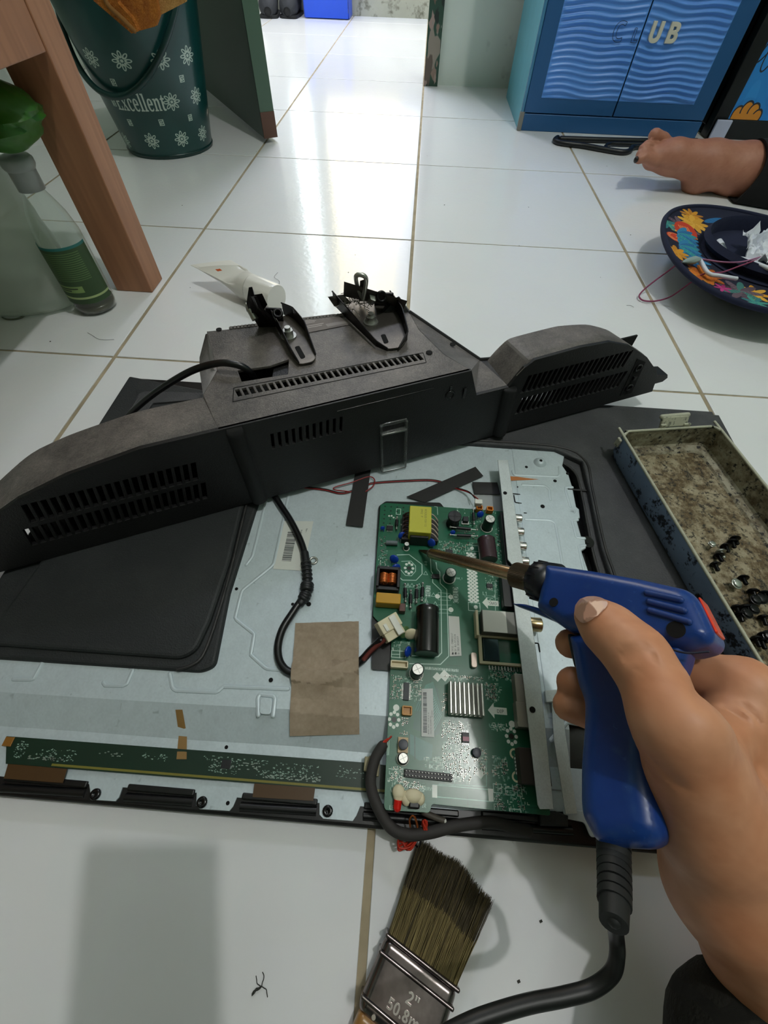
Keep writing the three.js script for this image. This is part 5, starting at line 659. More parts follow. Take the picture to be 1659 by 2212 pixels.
// sleeved bundle of thin wires at the lower edge of the board
{
  const t = thing('wire_bundle', 'dark cloth sleeved wire bundle bending round the lower corner of the circuit board', 'cable', [0.014, 0.02, 0.0063]);
  const tex = (() => { const f = fbm(95, 20, 3); return texture(256, (u, v) => { const k = 0.11 + 0.12 * f(u, v) + 0.04 * (Math.sin(v * 200 + u * 60) > 0.6); return [k * 1.06, k, k * 0.96]; }, { repeat: 30 }); })();
  part('sleeve', [tube([[0.0035, 0.03, -0.0324], [-0.001, 0.029, -0.0242], [-0.003, 0.028, -0.0132], [-0.0013, 0.027, -0.005], [0.0045, 0.026, 0.0048], [0.0127, 0.024, 0.0132], [0.0235, 0.022, 0.0161], [0.0387, 0.021, 0.0139], [0.0555, 0.021, 0.0093], [0.0789, 0.02, 0.0057], [0.0946, 0.018, 0.0077], [0.1043, 0.016, 0.0086]], 0.0037, 140, 12)], std(0xffffff, 0.75, 0, { map: tex }), t);
  const reds = []; const rr = rngOf(55); for (let k = 0; k < 7; k++) { const p = mix([0.0001, 0.031, -0.0304], [0.0053, 0.031, -0.0342], k / 6); reds.push(tube([[p[0] - 0.001, 0.030, p[2] + 0.003], p, [p[0] + 0.004, 0.0325, p[2] - 0.004 - 0.001 * rr()]], 0.0006, 10, 5)); }
  for (let k = 0; k < 6; k++) reds.push(tube([[0.0184, 0.017, 0.0175], [0.018 + 0.004 * rr(), 0.010 + 0.006 * rr(), 0.020 + 0.006 * rr()], [0.024 + 0.006 * rr(), 0.008 + 0.006 * rr(), 0.019 + 0.008 * rr()], [0.0316, 0.016, 0.0166]], 0.0007, 24, 5));
  for (let k = 0; k < 5; k++) { const p = [0.033, 0.023, 0.0106]; reds.push(tube([p, [p[0] + 0.004 * (rr() - 0.3), p[1] + 0.004, p[2] - 0.004 * rr()], [p[0] + 0.006 * rr(), p[1] + 0.001, p[2] + 0.002]], 0.0007, 10, 5)); }
  part('red_wires', reds, std(0xb6301c, 0.4), t);
  part('copper_loop', [tube([[0.0252, 0.022, 0.0119], [0.0245, 0.025, 0.0079], [0.0264, 0.027, 0.0057], [0.0285, 0.025, 0.0081], [0.0301, 0.022, 0.0125]], 0.0006, 30, 6), tube([[0.0279, 0.024, 0.0062], [0.0293, 0.023, 0.0089], [0.0305, 0.021, 0.0125]], 0.0006, 12, 6)], M.copper, t);
  part('black_wire', [tube([[0.0207, 0.01, 0.0199], [0.0229, 0.008, 0.0231], [0.0276, 0.01, 0.0212], [0.0326, 0.007, 0.023], [0.0333, 0.012, 0.0189]], 0.0006, 30, 6)], M.black, t);
  part('sleeve_end', [tube([[0.0339, 0.022, 0.0036], [0.041, 0.022, 0.0056], [0.0471, 0.022, 0.0069]], 0.002, 16, 8)], std(0x4a443c, 0.6), t); part('white_tip', [new THREE.SphereGeometry(0.0014, 10, 8).translate(...[0.0477, 0.0225, 0.0071])], M.white, t);
  part('plug', [box([[-0.0064, 0.024, -0.022][0], 0.0165, [-0.0063, 0.024, -0.0214][2]], 0.004, 0.0075, 0.009, 0.0006), box([[-0.0015, 0.02, -0.022][0], 0.0165, [-0.0014, 0.02, -0.0206][2]], 0.008, 0.006, 0.012, 0.0006)], std(0x8d8664, 0.5), t);
}


// ---------- soldering iron ----------
const iron = thing('soldering_iron', 'blue pistol grip soldering iron with a brown stained metal barrel held in the hand', 'soldering iron', [0.0254, 0.031, -0.1912]);
iron.quaternion.setFromRotationMatrix(new THREE.Matrix4().makeBasis(new THREE.Vector3(0.5776, 0.6474, 0.4973), new THREE.Vector3(0.3438, 0.3597, -0.8675), new THREE.Vector3(-0.7404, 0.672, -0.0148)));
{
  const blue = phys(0xffffff, 0.3, { map: (() => { const f = fbm(110, 8, 5, 0.6), g = noiseOf(111, 64), w = fbm(112, 14, 3); return texture(512, (u, v) => { const k = (f(u, v) - 0.5) * 0.06 + Math.max(0, g(u, v) - 0.93) * 1.2, q = Math.max(0, w(u, v) - 0.66) * 0.5; return [0.09 + k + q * 0.6, 0.235 + k + q * 0.5, 0.52 + k + q * 0.2]; }, { repeat: 9 }); })(), bumpMap: grainBump, bumpScale: 0.00003 });
  const metal = std(0xffffff, 0.27, 0.95, { map: (() => { const f = fbm(113, 6, 4, 0.6), g = fbm(114, 24, 3); return texture(256, (u, v) => { const k = f(u, v), q = g(u, v); return mix(mix([0.66, 0.56, 0.47], [0.85, 0.72, 0.56], k), [0.42, 0.31, 0.27], Math.max(0, q - 0.5) * 1.8); }, { repeat: 14 }); })() });
  const X = [0, 0, 0], T = [1, 0, 0];
  const turn = (a, prof, seg = 36) => lathe([a, 0, 0], [a + 1, 0, 0], prof, seg);
  part('tip', turn(0, [[0, 0], [0.0006, 0.0004], [0.0012, 0.004], [0.0022, 0.0120], [0.0026, 0.0145], [0.0032, 0.0155], [0.0033, 0.019], [0, 0.019]]), std(0x5f4d3a, 0.45, 0.8), iron, true);
  part('tip_collar', turn(0.0150, [[0, 0], [0.0030, 0], [0.0042, 0.001], [0.0042, 0.003], [0, 0.003]]), std(0x8d8a80, 0.35, 0.9), iron, true);
  part('barrel', turn(0.0172, [[0, 0], [0.0042, 0], [0.0047, 0.0015], [0.0047, 0.028], [0.0045, 0.0285], [0.0048, 0.04], [0.0048, 0.094], [0, 0.094]]), metal, iron, true);
  const kn = new THREE.Shape(); for (let k = 0; k < 120; k++) { const a = k / 120 * 2 * Math.PI, r = k % 2 ? 0.0078 : 0.0074; kn[k ? 'lineTo' : 'moveTo'](r * Math.cos(a), r * Math.sin(a)); } kn.closePath();
  part('knurled_nut', [boxUV(new THREE.ExtrudeGeometry(kn, { depth: 0.0125, bevelEnabled: true, bevelSize: 0.0008, bevelThickness: 0.0008, bevelSegments: 2 }).rotateY(Math.PI / 2).translate(0.1085, 0, 0)), turn(0.1225, [[0, 0], [0.0085, 0], [0.0085, 0.002], [0, 0.002]])], std(0x76695a, 0.38, 0.9), iron, true);
  part('black_collar', [turn(0.1235, [[0, 0], [0.0105, 0], [0.0125, 0.0015], [0.0132, 0.006], [0.0138, 0.017], [0, 0.017]]), ...Array.from({ length: 16 }, (_, k) => { const a = k / 16 * 2 * Math.PI; return boxUV(new THREE.BoxGeometry(0.007, 0.0016, 0.0016).translate(0.129, 0.0126 * Math.cos(a), 0.0126 * Math.sin(a))); })], std(0x10121a, 0.35), iron, true);
  const solid = (pts, t, r, cell = 0.0013) => pillow(pts, t, r, cell);
  const rd = (pts, r) => rounded(pts.map((p) => [p[0], p[1]]), r, 6);
  part('housing', solid(rd([[0.1347, 0.0098, 0], [0.166, 0.0117, 0], [0.1913, 0.0125, 0], [0.213, 0.0121, 0], [0.2181, 0.0084, 0], [0.228, -0.0062, 0], [0.2273, -0.011, 0], [0.2199, -0.0169, 0], [0.2048, -0.0208, 0], [0.1852, -0.0242, 0], [0.1615, -0.0257, 0], [0.1392, -0.0195, 0]], [0.002, 0, 0, 0.006, 0.005, 0.006, 0.006, 0.004, 0, 0, 0.002, 0.003]), 0.030, 0.0085), blue, iron, true);
  part('tip_guard', solid(rd([[0.115, -0.0204, 0], [0.126, -0.0179, 0], [0.143, -0.0174, 0], [0.1645, -0.0176, 0], [0.1656, -0.0249, 0], [0.153, -0.0228, 0], [0.1309, -0.021, 0]], 0.002), 0.012, 0.004, 0.0009), blue, iron, true);
  part('grip', solid(rd([[0.1624, -0.0283, 0], [0.1708, -0.0417, 0], [0.1752, -0.0505, 0], [0.1821, -0.0576, 0], [0.1861, -0.0704, 0], [0.1895, -0.085, 0], [0.1949, -0.1009, 0], [0.1977, -0.1063, 0], [0.2064, -0.1117, 0], [0.2115, -0.11, 0], [0.2261, -0.1004, 0], [0.2295, -0.0931, 0], [0.2217, -0.0768, 0], [0.2166, -0.0502, 0], [0.2192, -0.0222, 0], [0.219, -0.0131, 0], [0.2, -0.0189, 0], [0.1764, -0.0207, 0]], [0, 0.004, 0.004, 0.006, 0.006, 0.006, 0.006, 0.004, 0.004, 0.003, 0.005, 0.006, 0.01, 0.01, 0.004, 0, 0, 0]), 0.027, 0.0105), blue, iron, true);
  part('seam', [tube([[0.2036, -0.0194, 0.0152], [0.2117, -0.0193, 0.0152], [0.2208, -0.0188, 0.0142], [0.2281, -0.0149, 0.0118]].map((p) => p), 0.0005, 24, 6)], std(0x0c1630, 0.5), iron, true);
  part('trigger', solid(rd([[0.1599, -0.0269, 0], [0.1652, -0.0262, 0], [0.1725, -0.041, 0], [0.1709, -0.0443, 0], [0.1651, -0.0357, 0]], 0.002), 0.012, 0.002, 0.001), M.black, iron, true);
  const rib = (a, b) => { const g = tube([a, b], 0.0017, 8, 10); return g; };
  for (const [a, b] of [[[0.1986, 0.0044, 0.0148], [0.2133, 0.0046, 0.0148]], [[0.2009, 0.0001, 0.0151], [0.2161, -0.0001, 0.0151]], [[0.2023, -0.0041, 0.0151], [0.2191, -0.0047, 0.0151]]]) part('grip_rib', rib(a, b), blue, iron, true);
  for (const [p, r] of [[[0.1523, -0.0137, 0.0151], 0.0027], [[0.2151, -0.0098, 0.0151], 0.0039]]) { part('screw_hole', new THREE.CylinderGeometry(r, r, 0.0006, 24).rotateX(Math.PI / 2).translate(...p), M.hole, iron, true); }
  part('orange_switch', solid(rd([[0.2162, 0.0102, 0], [0.2174, 0.0106, 0], [0.2279, -0.004, 0], [0.2267, -0.0053, 0]], 0.0004), 0.013, 0.0012, 0.0007), phys(0xf03a12, 0.3, { clearcoat: 0.4 }), iron, true);
  // sleeve against kinks, and the cable that leaves the picture at the bottom
  const c = curve([[0.1096, 0.1281, 0.0062], [0.1066, 0.131, 0.0139], [0.1017, 0.1377, 0.0226], [0.0966, 0.1441, 0.0309]]);
  const loc = (g) => { iron.updateMatrixWorld(true); return g.applyMatrix4(iron.matrixWorld.clone().invert()); };
  const ribs = []; for (let k = 0; k < 7; k++) { const u = 0.06 + k * 0.118, p = c.getPointAt(u), q = c.getTangentAt(u), g = new THREE.CylinderGeometry(0.0071 - k * 0.00012, 0.0071 - k * 0.00012, 0.0032, 20); g.applyQuaternion(new THREE.Quaternion().setFromUnitVectors(new THREE.Vector3(0, 1, 0), q)); g.translate(p.x, p.y, p.z); ribs.push(g); }
  { const p = c.getPointAt(0.9), q = c.getTangentAt(0.9), g = new THREE.CylinderGeometry(0.0052, 0.0058, 0.010, 20); g.applyQuaternion(new THREE.Quaternion().setFromUnitVectors(new THREE.Vector3(0, 1, 0), q)); g.translate(p.x, p.y, p.z); ribs.push(g); }
  part('kink_sleeve', loc(merge([tube(c, 0.0031, 24, 12), ...ribs])), std(0x1a1c1c, 0.6), iron, true);
  part('cable', loc(tube([[0.0979, 0.1425, 0.0284], [0.1097, 0.1135, 0.0389], [0.1117, 0.1064, 0.0474], [0.1106, 0.1, 0.0549], [0.1025, 0.096, 0.0611], [0.09, 0.0953, 0.0645], [0.0732, 0.0961, 0.0676], [0.0565, 0.0975, 0.0715], [0.0442, 0.0991, 0.075], [0.0243, 0.105, 0.0812]], 0.0033, 120, 12)), std(0x0b0c0c, 0.45), iron, true);
}

// ---------- hand and forearm of the person who works ----------
const skin = phys(0xffffff, 0.5, { vertexColors: true, sheen: 0.15, sheenRoughness: 0.6 });
const limb = (pts, rad) => pts.slice(0, -1).map((p, i) => capsule(p, pts[i + 1], rad[i], rad[i + 1]));
const person = thing('person', 'right hand and bare forearm gripping a soldering iron, with a dark trousered knee', 'person', [0.1581, 0.1264, 0.0092]);
{
  const thumb = limb([[0.107, 0.1597, -0.0867], [0.1099, 0.1661, -0.0772], [0.1152, 0.1736, -0.0638], [0.1234, 0.1758, -0.0357], [0.1491, 0.1425, -0.0033]], [0.0098, 0.0112, 0.0120, 0.0160, 0.0235]);
  const palm = [...limb([[0.1755, 0.1537, -0.0579], [0.1717, 0.119, 0.0089]], [0.0150, 0.023]), ...limb([[0.2054, 0.1286, -0.0402], [0.1796, 0.114, 0.0087]], [0.0155, 0.023]), ...limb([[0.2291, 0.1024, -0.0206], [0.1869, 0.109, 0.0104]], [0.0155, 0.021]), ...limb([[0.2516, 0.0748, 0.001], [0.1914, 0.1027, 0.0159]], [0.014, 0.02])];
  const web = limb([[0.1652, 0.1504, -0.0437], [0.1348, 0.1589, -0.023]], [0.0125, 0.0135]);
  const arm = limb([[0.1507, 0.1401, -0.0034], [0.1648, 0.1201, 0.0182], [0.1982, 0.0871, 0.0473], [0.2672, 0.0129, 0.0995]], [0.0225, 0.0275, 0.0305, 0.037]);
  const fingers = [limb([[0.175, 0.1537, -0.0578], [0.1528, 0.1353, -0.0711], [0.133, 0.1162, -0.0853], [0.1122, 0.114, -0.0871]], [0.0145, 0.0105, 0.0095, 0.0088]), limb([[0.2054, 0.1286, -0.0402], [0.1504, 0.1301, -0.0533], [0.1289, 0.1136, -0.062], [0.1094, 0.1145, -0.0639]], [0.015, 0.011, 0.0098, 0.0092]), limb([[0.2291, 0.1024, -0.0206], [0.1489, 0.1287, -0.0382], [0.1265, 0.1114, -0.0472], [0.1069, 0.109, -0.0528]], [0.0148, 0.0105, 0.0095, 0.0086]), limb([[0.2516, 0.0748, 0.001], [0.148, 0.1282, -0.0201], [0.1292, 0.1147, -0.0254], [0.1176, 0.1152, -0.0326]], [0.013, 0.0095, 0.0085, 0.0078])];
  // skin folds: each line runs over the side that faces out
  const out = new THREE.Vector3(-0.47, 0.81, 0.34).normalize();
  const fold = (a, b, w, depth, dir = out) => { const A = V(a), B = V(b); A.addScaledVector(dir, -A.dot(dir)); B.addScaledVector(dir, -B.dot(dir)); const seg = capsule(A.toArray(), B.toArray(), 0, 0), base = V(a).dot(dir) - 0.004; return (x, y, z) => { const k = x * dir.x + y * dir.y + z * dir.z; if (k < base) return 0; const q = seg(x - k * dir.x, y - k * dir.y, z - k * dir.z) / w; return q < 3 ? depth * Math.exp(-q * q) : 0; }; };
  const creases = [fold([0.1123, 0.1704, -0.0679], [0.1183, 0.177, -0.0681], 0.0011, 0.0007), fold([0.1113, 0.1694, -0.0656], [0.1191, 0.1779, -0.065], 0.0012, 0.0010), fold([0.1119, 0.1701, -0.0624], [0.1194, 0.1784, -0.0628], 0.0011, 0.0008), fold([0.114, 0.1724, -0.0587], [0.1196, 0.1785, -0.0607], 0.0010, 0.0005), fold([0.1403, 0.1697, -0.0533], [0.1536, 0.1662, -0.0487], 0.0042, 0.0045), fold([0.1536, 0.1662, -0.0487], [0.162, 0.1625, -0.0436], 0.003, 0.0025), fold([0.1092, 0.1723, -0.0203], [0.1212, 0.1683, -0.015], 0.003, 0.0008), fold([0.1593, 0.1678, -0.0512], [0.1705, 0.1609, -0.0416], 0.0016, 0.0008)];
  const bodyParts = [...thumb, ...palm, ...web, ...arm];
  const field = (x, y, z) => {
    let d = 1; for (const f of bodyParts) d = smin(d, f(x, y, z), 0.009);
    for (const F of fingers) { let e = 1; for (const f of F) e = smin(e, f(x, y, z), 0.004); d = smin(d, e, 0.0022); }
    if (d < 0.006 && d > -0.006) for (const c of creases) d += c(x, y, z);
    return d;
  };
  const pts = [[0.107, 0.1597, -0.0867], [0.1265, 0.1114, -0.0472], [0.2516, 0.0748, 0.001], [0.2672, 0.0129, 0.0995], [0.2054, 0.1286, -0.0402], [0.1528, 0.1353, -0.0711], [0.1122, 0.114, -0.0871], [0.1491, 0.1425, -0.0033]];
  const lo = [0, 1, 2].map((k) => Math.min(...pts.map((p) => p[k])) - 0.036), hi = [0, 1, 2].map((k) => Math.max(...pts.map((p) => p[k])) + 0.036);
  part('hand', mottled(netted(field, lo, hi, 0.0024), [0.84, 0.62, 0.485], [0.775, 0.505, 0.355]), skin, person);
  // thumb nail: a thin curved shield bedded in the end of the thumb
  const nc = V([0.1082, 0.161, -0.0871]), along = V([0.1101, 0.1663, -0.0767]).sub(V([0.1069, 0.1596, -0.0872])).normalize(), nu = out.clone().addScaledVector(along, -out.dot(along)).normalize();
  const side = new THREE.Vector3().crossVectors(along, nu), rings = [];
  for (let j = 0; j <= 14; j++) { const t = j / 14 * 2 - 1, w = 0.0078 * Math.pow(Math.max(0, 1 - Math.pow(Math.abs(t), 3)), 0.5) + 0.0003, row = []; for (let i = 0; i <= 14; i++) { const q = i / 14 * 2 - 1, p = nc.clone().addScaledVector(along, 0.0022 + t * 0.0090).addScaledVector(side, q * w); let h = 0.03; for (; h > 0 && field(p.x + nu.x * h, p.y + nu.y * h, p.z + nu.z * h) > 0; h -= 0.0002); const rim = Math.max(Math.abs(q) ** 4, Math.max(0, t) ** 6); row.push(p.addScaledVector(nu, h + 0.0016 - 0.0009 * rim).toArray()); } rings.push(row); }
  part('thumb_nail', loft(rings, { closed: false, cap: false, crease: 1.2 }), phys(0xc99a84, 0.28, { clearcoat: 0.3 }), person);
  const knee = (x, y, z) => smin(capsule([0.1792, 0.0737, 0.0852], [0.2263, 0.0553, 0.0924], 0.030, 0.036)(x, y, z), capsule([0.1792, 0.0737, 0.0852], [0.164, 0.0856, 0.1215], 0.030, 0.036)(x, y, z), 0.02);
  const kp = [[0.1792, 0.0737, 0.0852], [0.2263, 0.0553, 0.0924], [0.164, 0.0856, 0.1215]]; const klo = [0, 1, 2].map((k) => Math.min(...kp.map((p) => p[k])) - 0.08), khi = [0, 1, 2].map((k) => Math.max(...kp.map((p) => p[k])) + 0.08);
  part('trousers', netted(knee, klo, khi, 0.008), std(0x1c1b15, 0.9, 0, { bumpMap: grainBump, bumpScale: 0.0006 }), person, false, 'dark trouser knee');
}
// the rest of that person, seated on the floor behind the lens: dark shirt and head
{
  const body = [...limb([[0.02, 0.13, 0.52], [0.03, 0.34, 0.48], [0.03, 0.52, 0.44]], [0.15, 0.145, 0.13]), ...limb([[-0.15, 0.56, 0.44], [0.21, 0.56, 0.44]], [0.07, 0.07]), ...limb([[0.22, 0.55, 0.44], [0.33, 0.30, 0.38], [0.26, 0.20, 0.24]], [0.062, 0.052, 0.046]), ...limb([[-0.16, 0.55, 0.44], [-0.24, 0.34, 0.34], [-0.12, 0.34, 0.13]], [0.062, 0.05, 0.042])];
  const shirt = (x, y, z) => { let d = 1; for (const f of body) d = smin(d, f(x, y, z), 0.05); return d; };
  part('shirt', netted(shirt, [-0.36, -0.04, 0.02], [0.44, 0.68, 0.72], 0.014), std(0x17181c, 0.9), person, false, 'dark shirt');
  const skull = [...limb([[0.03, 0.64, 0.42], [0.03, 0.70, 0.39]], [0.055, 0.055]), ...limb([[0.03, 0.80, 0.375], [0.03, 0.735, 0.345]], [0.088, 0.058]), ...limb([[0.03, 0.775, 0.285], [0.03, 0.755, 0.268]], [0.010, 0.014]), capsule([-0.052, 0.77, 0.375], [-0.056, 0.755, 0.375], 0.016, 0.012), capsule([0.112, 0.77, 0.375], [0.116, 0.755, 0.375], 0.016, 0.012)];
  const head = (x, y, z) => { let d = 1; for (const f of skull) d = smin(d, f(x, y, z), 0.018); return d; };
  part('head', mottled(netted(head, [-0.10, 0.56, 0.22], [0.16, 0.93, 0.50], 0.007), [0.81, 0.60, 0.475], [0.745, 0.515, 0.395]), skin, person);
  part('hair', netted((x, y, z) => Math.max(capsule([0.03, 0.815, 0.385], [0.03, 0.78, 0.41], 0.093, 0.088)(x, y, z), -(capsule([0.03, 0.76, 0.30], [0.03, 0.70, 0.30], 0.062, 0.07)(x, y, z))), [-0.09, 0.66, 0.24], [0.15, 0.94, 0.53], 0.007), std(0x0d0b0a, 0.8), person);
}
// telephone that takes the picture, behind the lens
{
  const t = thing('phone', 'black telephone held above the television by the person who works', 'phone', [0, 0.36, 0.01]);
  t.quaternion.setFromRotationMatrix(new THREE.Matrix4().makeBasis(new THREE.Vector3(0.9968, 0.0207, -0.0714), new THREE.Vector3(-0.0698, 0.565, -0.8221), new THREE.Vector3(0.0231, 0.8246, 0.5653)));
  t.position.set(0.0001, 0.36757 + 0.0082, 0.0057);
  part('body', boxUV(new RoundedBoxGeometry(0.075, 0.16, 0.008, 4, 0.0035).translate(-0.018, -0.058, 0.0045)), M.gloss, t, true);
}


// ---------- tray with screws ----------
{
  const g = thing('metal_tray', 'dirty paint chipped shallow metal box lid holding loose screws', 'tray', [0.2278, 0.0292, -0.3335]); g.rotation.y = 10.9 * R;
  const grime = (() => { const f = fbm(130, 10, 6, 0.7), h = fbm(131, 40, 4, 0.7), q = fbm(132, 4, 3); return texture(1024, (u, v) => { const a = f(u, v), b = h(u, v); let c = mix([0.60, 0.56, 0.46], [0.33, 0.27, 0.17], Math.min(1, Math.max(0, a - 0.36) * 3.4)); c = mix(c, [0.15, 0.14, 0.11], Math.min(1, Math.max(0, b - 0.56) * 5)); return mix(c, [0.68, 0.65, 0.56], Math.max(0, 0.42 - b) * 2.5 + Math.max(0, q(u, v) - 0.6) * 0.8); }, { repeat: 8 }); })();
  const chipped = (() => { const f = fbm(134, 14, 5, 0.7), h = fbm(135, 5, 4); return texture(512, (u, v) => { const a = f(u, v); let c = mix([0.56, 0.65, 0.78], [0.47, 0.55, 0.67], h(u, v)); return mix(c, [0.08, 0.09, 0.13], Math.min(1, Math.max(0, a - 0.60) * 9)); }, { repeat: 9 }); })();
  const inner = (() => { const f = fbm(136, 10, 5, 0.7), h = fbm(137, 24, 4, 0.7); return texture(512, (u, v) => mix(mix([0.62, 0.60, 0.52], [0.36, 0.32, 0.24], Math.max(0, f(u, v) - 0.4) * 3), [0.10, 0.10, 0.10], Math.min(1, Math.max(0, h(u, v) - 0.58) * 6)), { repeat: 9 }); })();
  const m1 = std(0xffffff, 0.85, 0, { map: grime, bumpMap: grainBump, bumpScale: 0.0006 }), m2 = std(0xffffff, 0.55, 0.1, { map: chipped, bumpMap: grainBump, bumpScale: 0.0003 }), m3 = std(0xffffff, 0.75, 0, { map: inner }), mr = std(0xffffff, 0.55, 0.1, { map: (() => { const f = fbm(138, 30, 4, 0.7); return texture(256, (u, v) => mix([0.72, 0.72, 0.64], [0.2, 0.2, 0.18], Math.max(0, f(u, v) - 0.56) * 4), { repeat: 12 }); })() });
  const W = 0.109, L = 0.275, H = 0.031, loop = (i, r) => rounded([[i, i], [W - i, i + 0.002], [W - i, L - i], [i, L - i]], r, 6);
  const ring = (i, y, r) => loop(i, r).map((p) => [p[0], y, p[1]]);
  part('outer_wall', loft([ring(0.003, 0, 0.012), ring(0.0005, 0.006, 0.012), ring(0, H - 0.002, 0.012)], { cap: false }), m2, g, true);
  part('inner_wall', loft([ring(0.0022, H - 0.002, 0.011), ring(0.003, 0.008, 0.011), ring(0.0045, 0.0062, 0.010)], { cap: false }), m3, g, true);
  part('ledge', loft([ring(0.0045, 0.0062, 0.010), ring(0.012, 0.0058, 0.008), ring(0.0128, 0.0050, 0.008), ring(0.0136, 0.0038, 0.007)], { cap: false }), m3, g, true);
  part('bottom', [slab(loop(0.0132, 0.007), 0.001, 0.0040)], m1, g, true);
  part('rolled_rim', tube(curve(ring(0.001, H - 0.0012, 0.012), true), 0.0014, 160, 8, true), mr, g, true);
  const hinge = [boxUV(new RoundedBoxGeometry(0.030, 0.012, 0.004, 3, 0.0018).rotateX(-0.5).translate(0.060, H + 0.003, -0.0045)), tube([[0.046, H + 0.007, -0.008], [0.074, H + 0.0075, -0.008]], 0.0026, 12, 10)];
  part('hinge_tab', hinge, mr, g, true);
  part('hinge_lug', [boxUV(new RoundedBoxGeometry(0.006, 0.006, 0.003, 2, 0.001).translate(0.047, H, -0.001)), boxUV(new RoundedBoxGeometry(0.008, 0.004, 0.003, 2, 0.001).translate(0.074, H, -0.001))], mr, g, true);
  part('side_tab', boxUV(new RoundedBoxGeometry(0.003, 0.010, 0.006, 2, 0.001).translate(-0.0018, 0.022, 0.008)), mr, g, true);
  // screws lying in the tray
  const screwGeo = (head, len) => { const prof = [[0, 0], [head * 0.75, 0], [head, 0.0008], [head, 0.0014], [head * 0.5, 0.002]]; for (let k = 0; k < 9; k++) { const y = 0.002 + len * k / 9; prof.push([0.0019, y], [0.0013, y + len / 18]); } prof.push([0.0013, 0.002 + len], [0, 0.0022 + len]); return lathe([0, 0, 0], [0, 1, 0], prof, 14); };
  const bm = std(0x0d0d0f, 0.28, 0.5), sm = std(0xb9bcb4, 0.28, 0.9);
  const proto = {};
  const mk = (kind) => { const o = new THREE.Group(); const m = kind === 'black' ? bm : sm, s = new THREE.Mesh(screwGeo(kind === 'long' ? 0.0028 : 0.0038, kind === 'long' ? 0.013 : 0.0065), m); s.name = 'shaft'; const w = new THREE.Mesh(lathe([0, 0, 0], [0, 1, 0], [[0.0016, 0.0016], [kind === 'long' ? 0.003 : 0.0046, 0.0016], [kind === 'long' ? 0.003 : 0.0046, 0.0023], [0.0016, 0.0023]], 16), m); w.name = 'washer'; s.castShadow = w.castShadow = s.receiveShadow = w.receiveShadow = true; o.add(s, w); return o; };
  const r = rngOf(140);
  const put = (p, kind, label, group) => { const o = proto[kind] ? proto[kind].clone() : (proto[kind] = mk(kind)); o.name = numbered('screw'); const up = r() < 0.35; o.position.set(p[0], 0.0292 + 0.0041 + (up ? 0.0004 : 0.0044), p[2]); o.rotation.set(up ? Math.PI : Math.PI / 2 + (r() - 0.5) * 0.35, r() * 6.28, (r() - 0.5) * 0.4); if (up) o.position.y += 0.0085; o.userData = { label, category: 'screw' }; if (group) o.userData.group = group; scene.add(o); };
  let nth = 0;
  put([0.2907, 0.036, -0.2145], 'long', 'long silver screw lying on its side in the upper cluster in the tray'); put([0.2979, 0.036, -0.2103], 'silver', 'short silver screw touching the long silver screw in the tray'); put([0.298, 0.036, -0.1754], 'silver', 'silver screw standing alone below the lone black pair in the tray');
  for (const p of [[[0.3049, 0.036, -0.2167], 1563], [[0.3134, 0.036, -0.2223], 1578], [[0.3168, 0.036, -0.2256], 1583], [[0.2941, 0.036, -0.2056], 1547]]) put(p[0], 'black', ['black screw right of the long silver screw in the upper cluster', 'black screw upright in the middle of the upper cluster in the tray', 'topmost black screw of the upper cluster in the dirty tray', 'black screw under the long silver screw in the upper cluster'][nth++], 'black screws of the upper cluster');
  for (const p of [[[0.288, 0.036, -0.1966], 1540], [[0.3076, 0.036, -0.1846], 1600]]) put(p[0], 'black', p[1] < 1560 ? 'lone black screw just below the upper cluster in the dirty tray' : 'black screw beside the silver screw standing alone in the tray');
  nth = 0; for (const p of [[[0.3116, 0.036, -0.173], 1622], [[0.3198, 0.036, -0.1711], 1645], [[0.3233, 0.036, -0.1701], 1655], [[0.2909, 0.036, -0.1563], 1586], [[0.2991, 0.036, -0.1577], 1606], [[0.3026, 0.036, -0.1531], 1620], [[0.3081, 0.036, -0.1617], 1625], [[0.313, 0.036, -0.1626], 1637], [[0.2956, 0.036, -0.1489], 1606], [[0.2927, 0.036, -0.1511], 1596], [[0.3101, 0.036, -0.1493], 1644]]) put(p[0], 'black', ['first', 'second', 'third', 'fourth', 'fifth', 'sixth', 'seventh', 'eighth', 'ninth', 'tenth', 'eleventh'].map((w, i) => i < 3 ? w + ' black screw from the left in the top row of the middle heap' : i < 8 ? ['leftmost', 'second', 'third', 'fourth', 'fifth'][i - 3] + ' black screw of the crowded middle row in the heap' : ['middle', 'left', 'right'][i - 8] + ' black screw of the bottom row in the middle heap')[nth++], 'black screws of the middle heap');
  nth = 0; for (const p of [[[0.2963, 0.036, -0.1307], 1628], [[0.3026, 0.036, -0.1335], 1642], [[0.3047, 0.036, -0.1306], 1651], [[0.3, 0.036, -0.1291], 1640]]) put(p[0], 'black', ['leftmost black screw of the lowest cluster in the tray', 'topmost black screw of the lowest cluster in the tray', 'rightmost black screw of the lowest cluster in the tray', 'black screw in the middle bottom of the lowest tray cluster'][nth++], 'black screws of the lowest cluster');
}
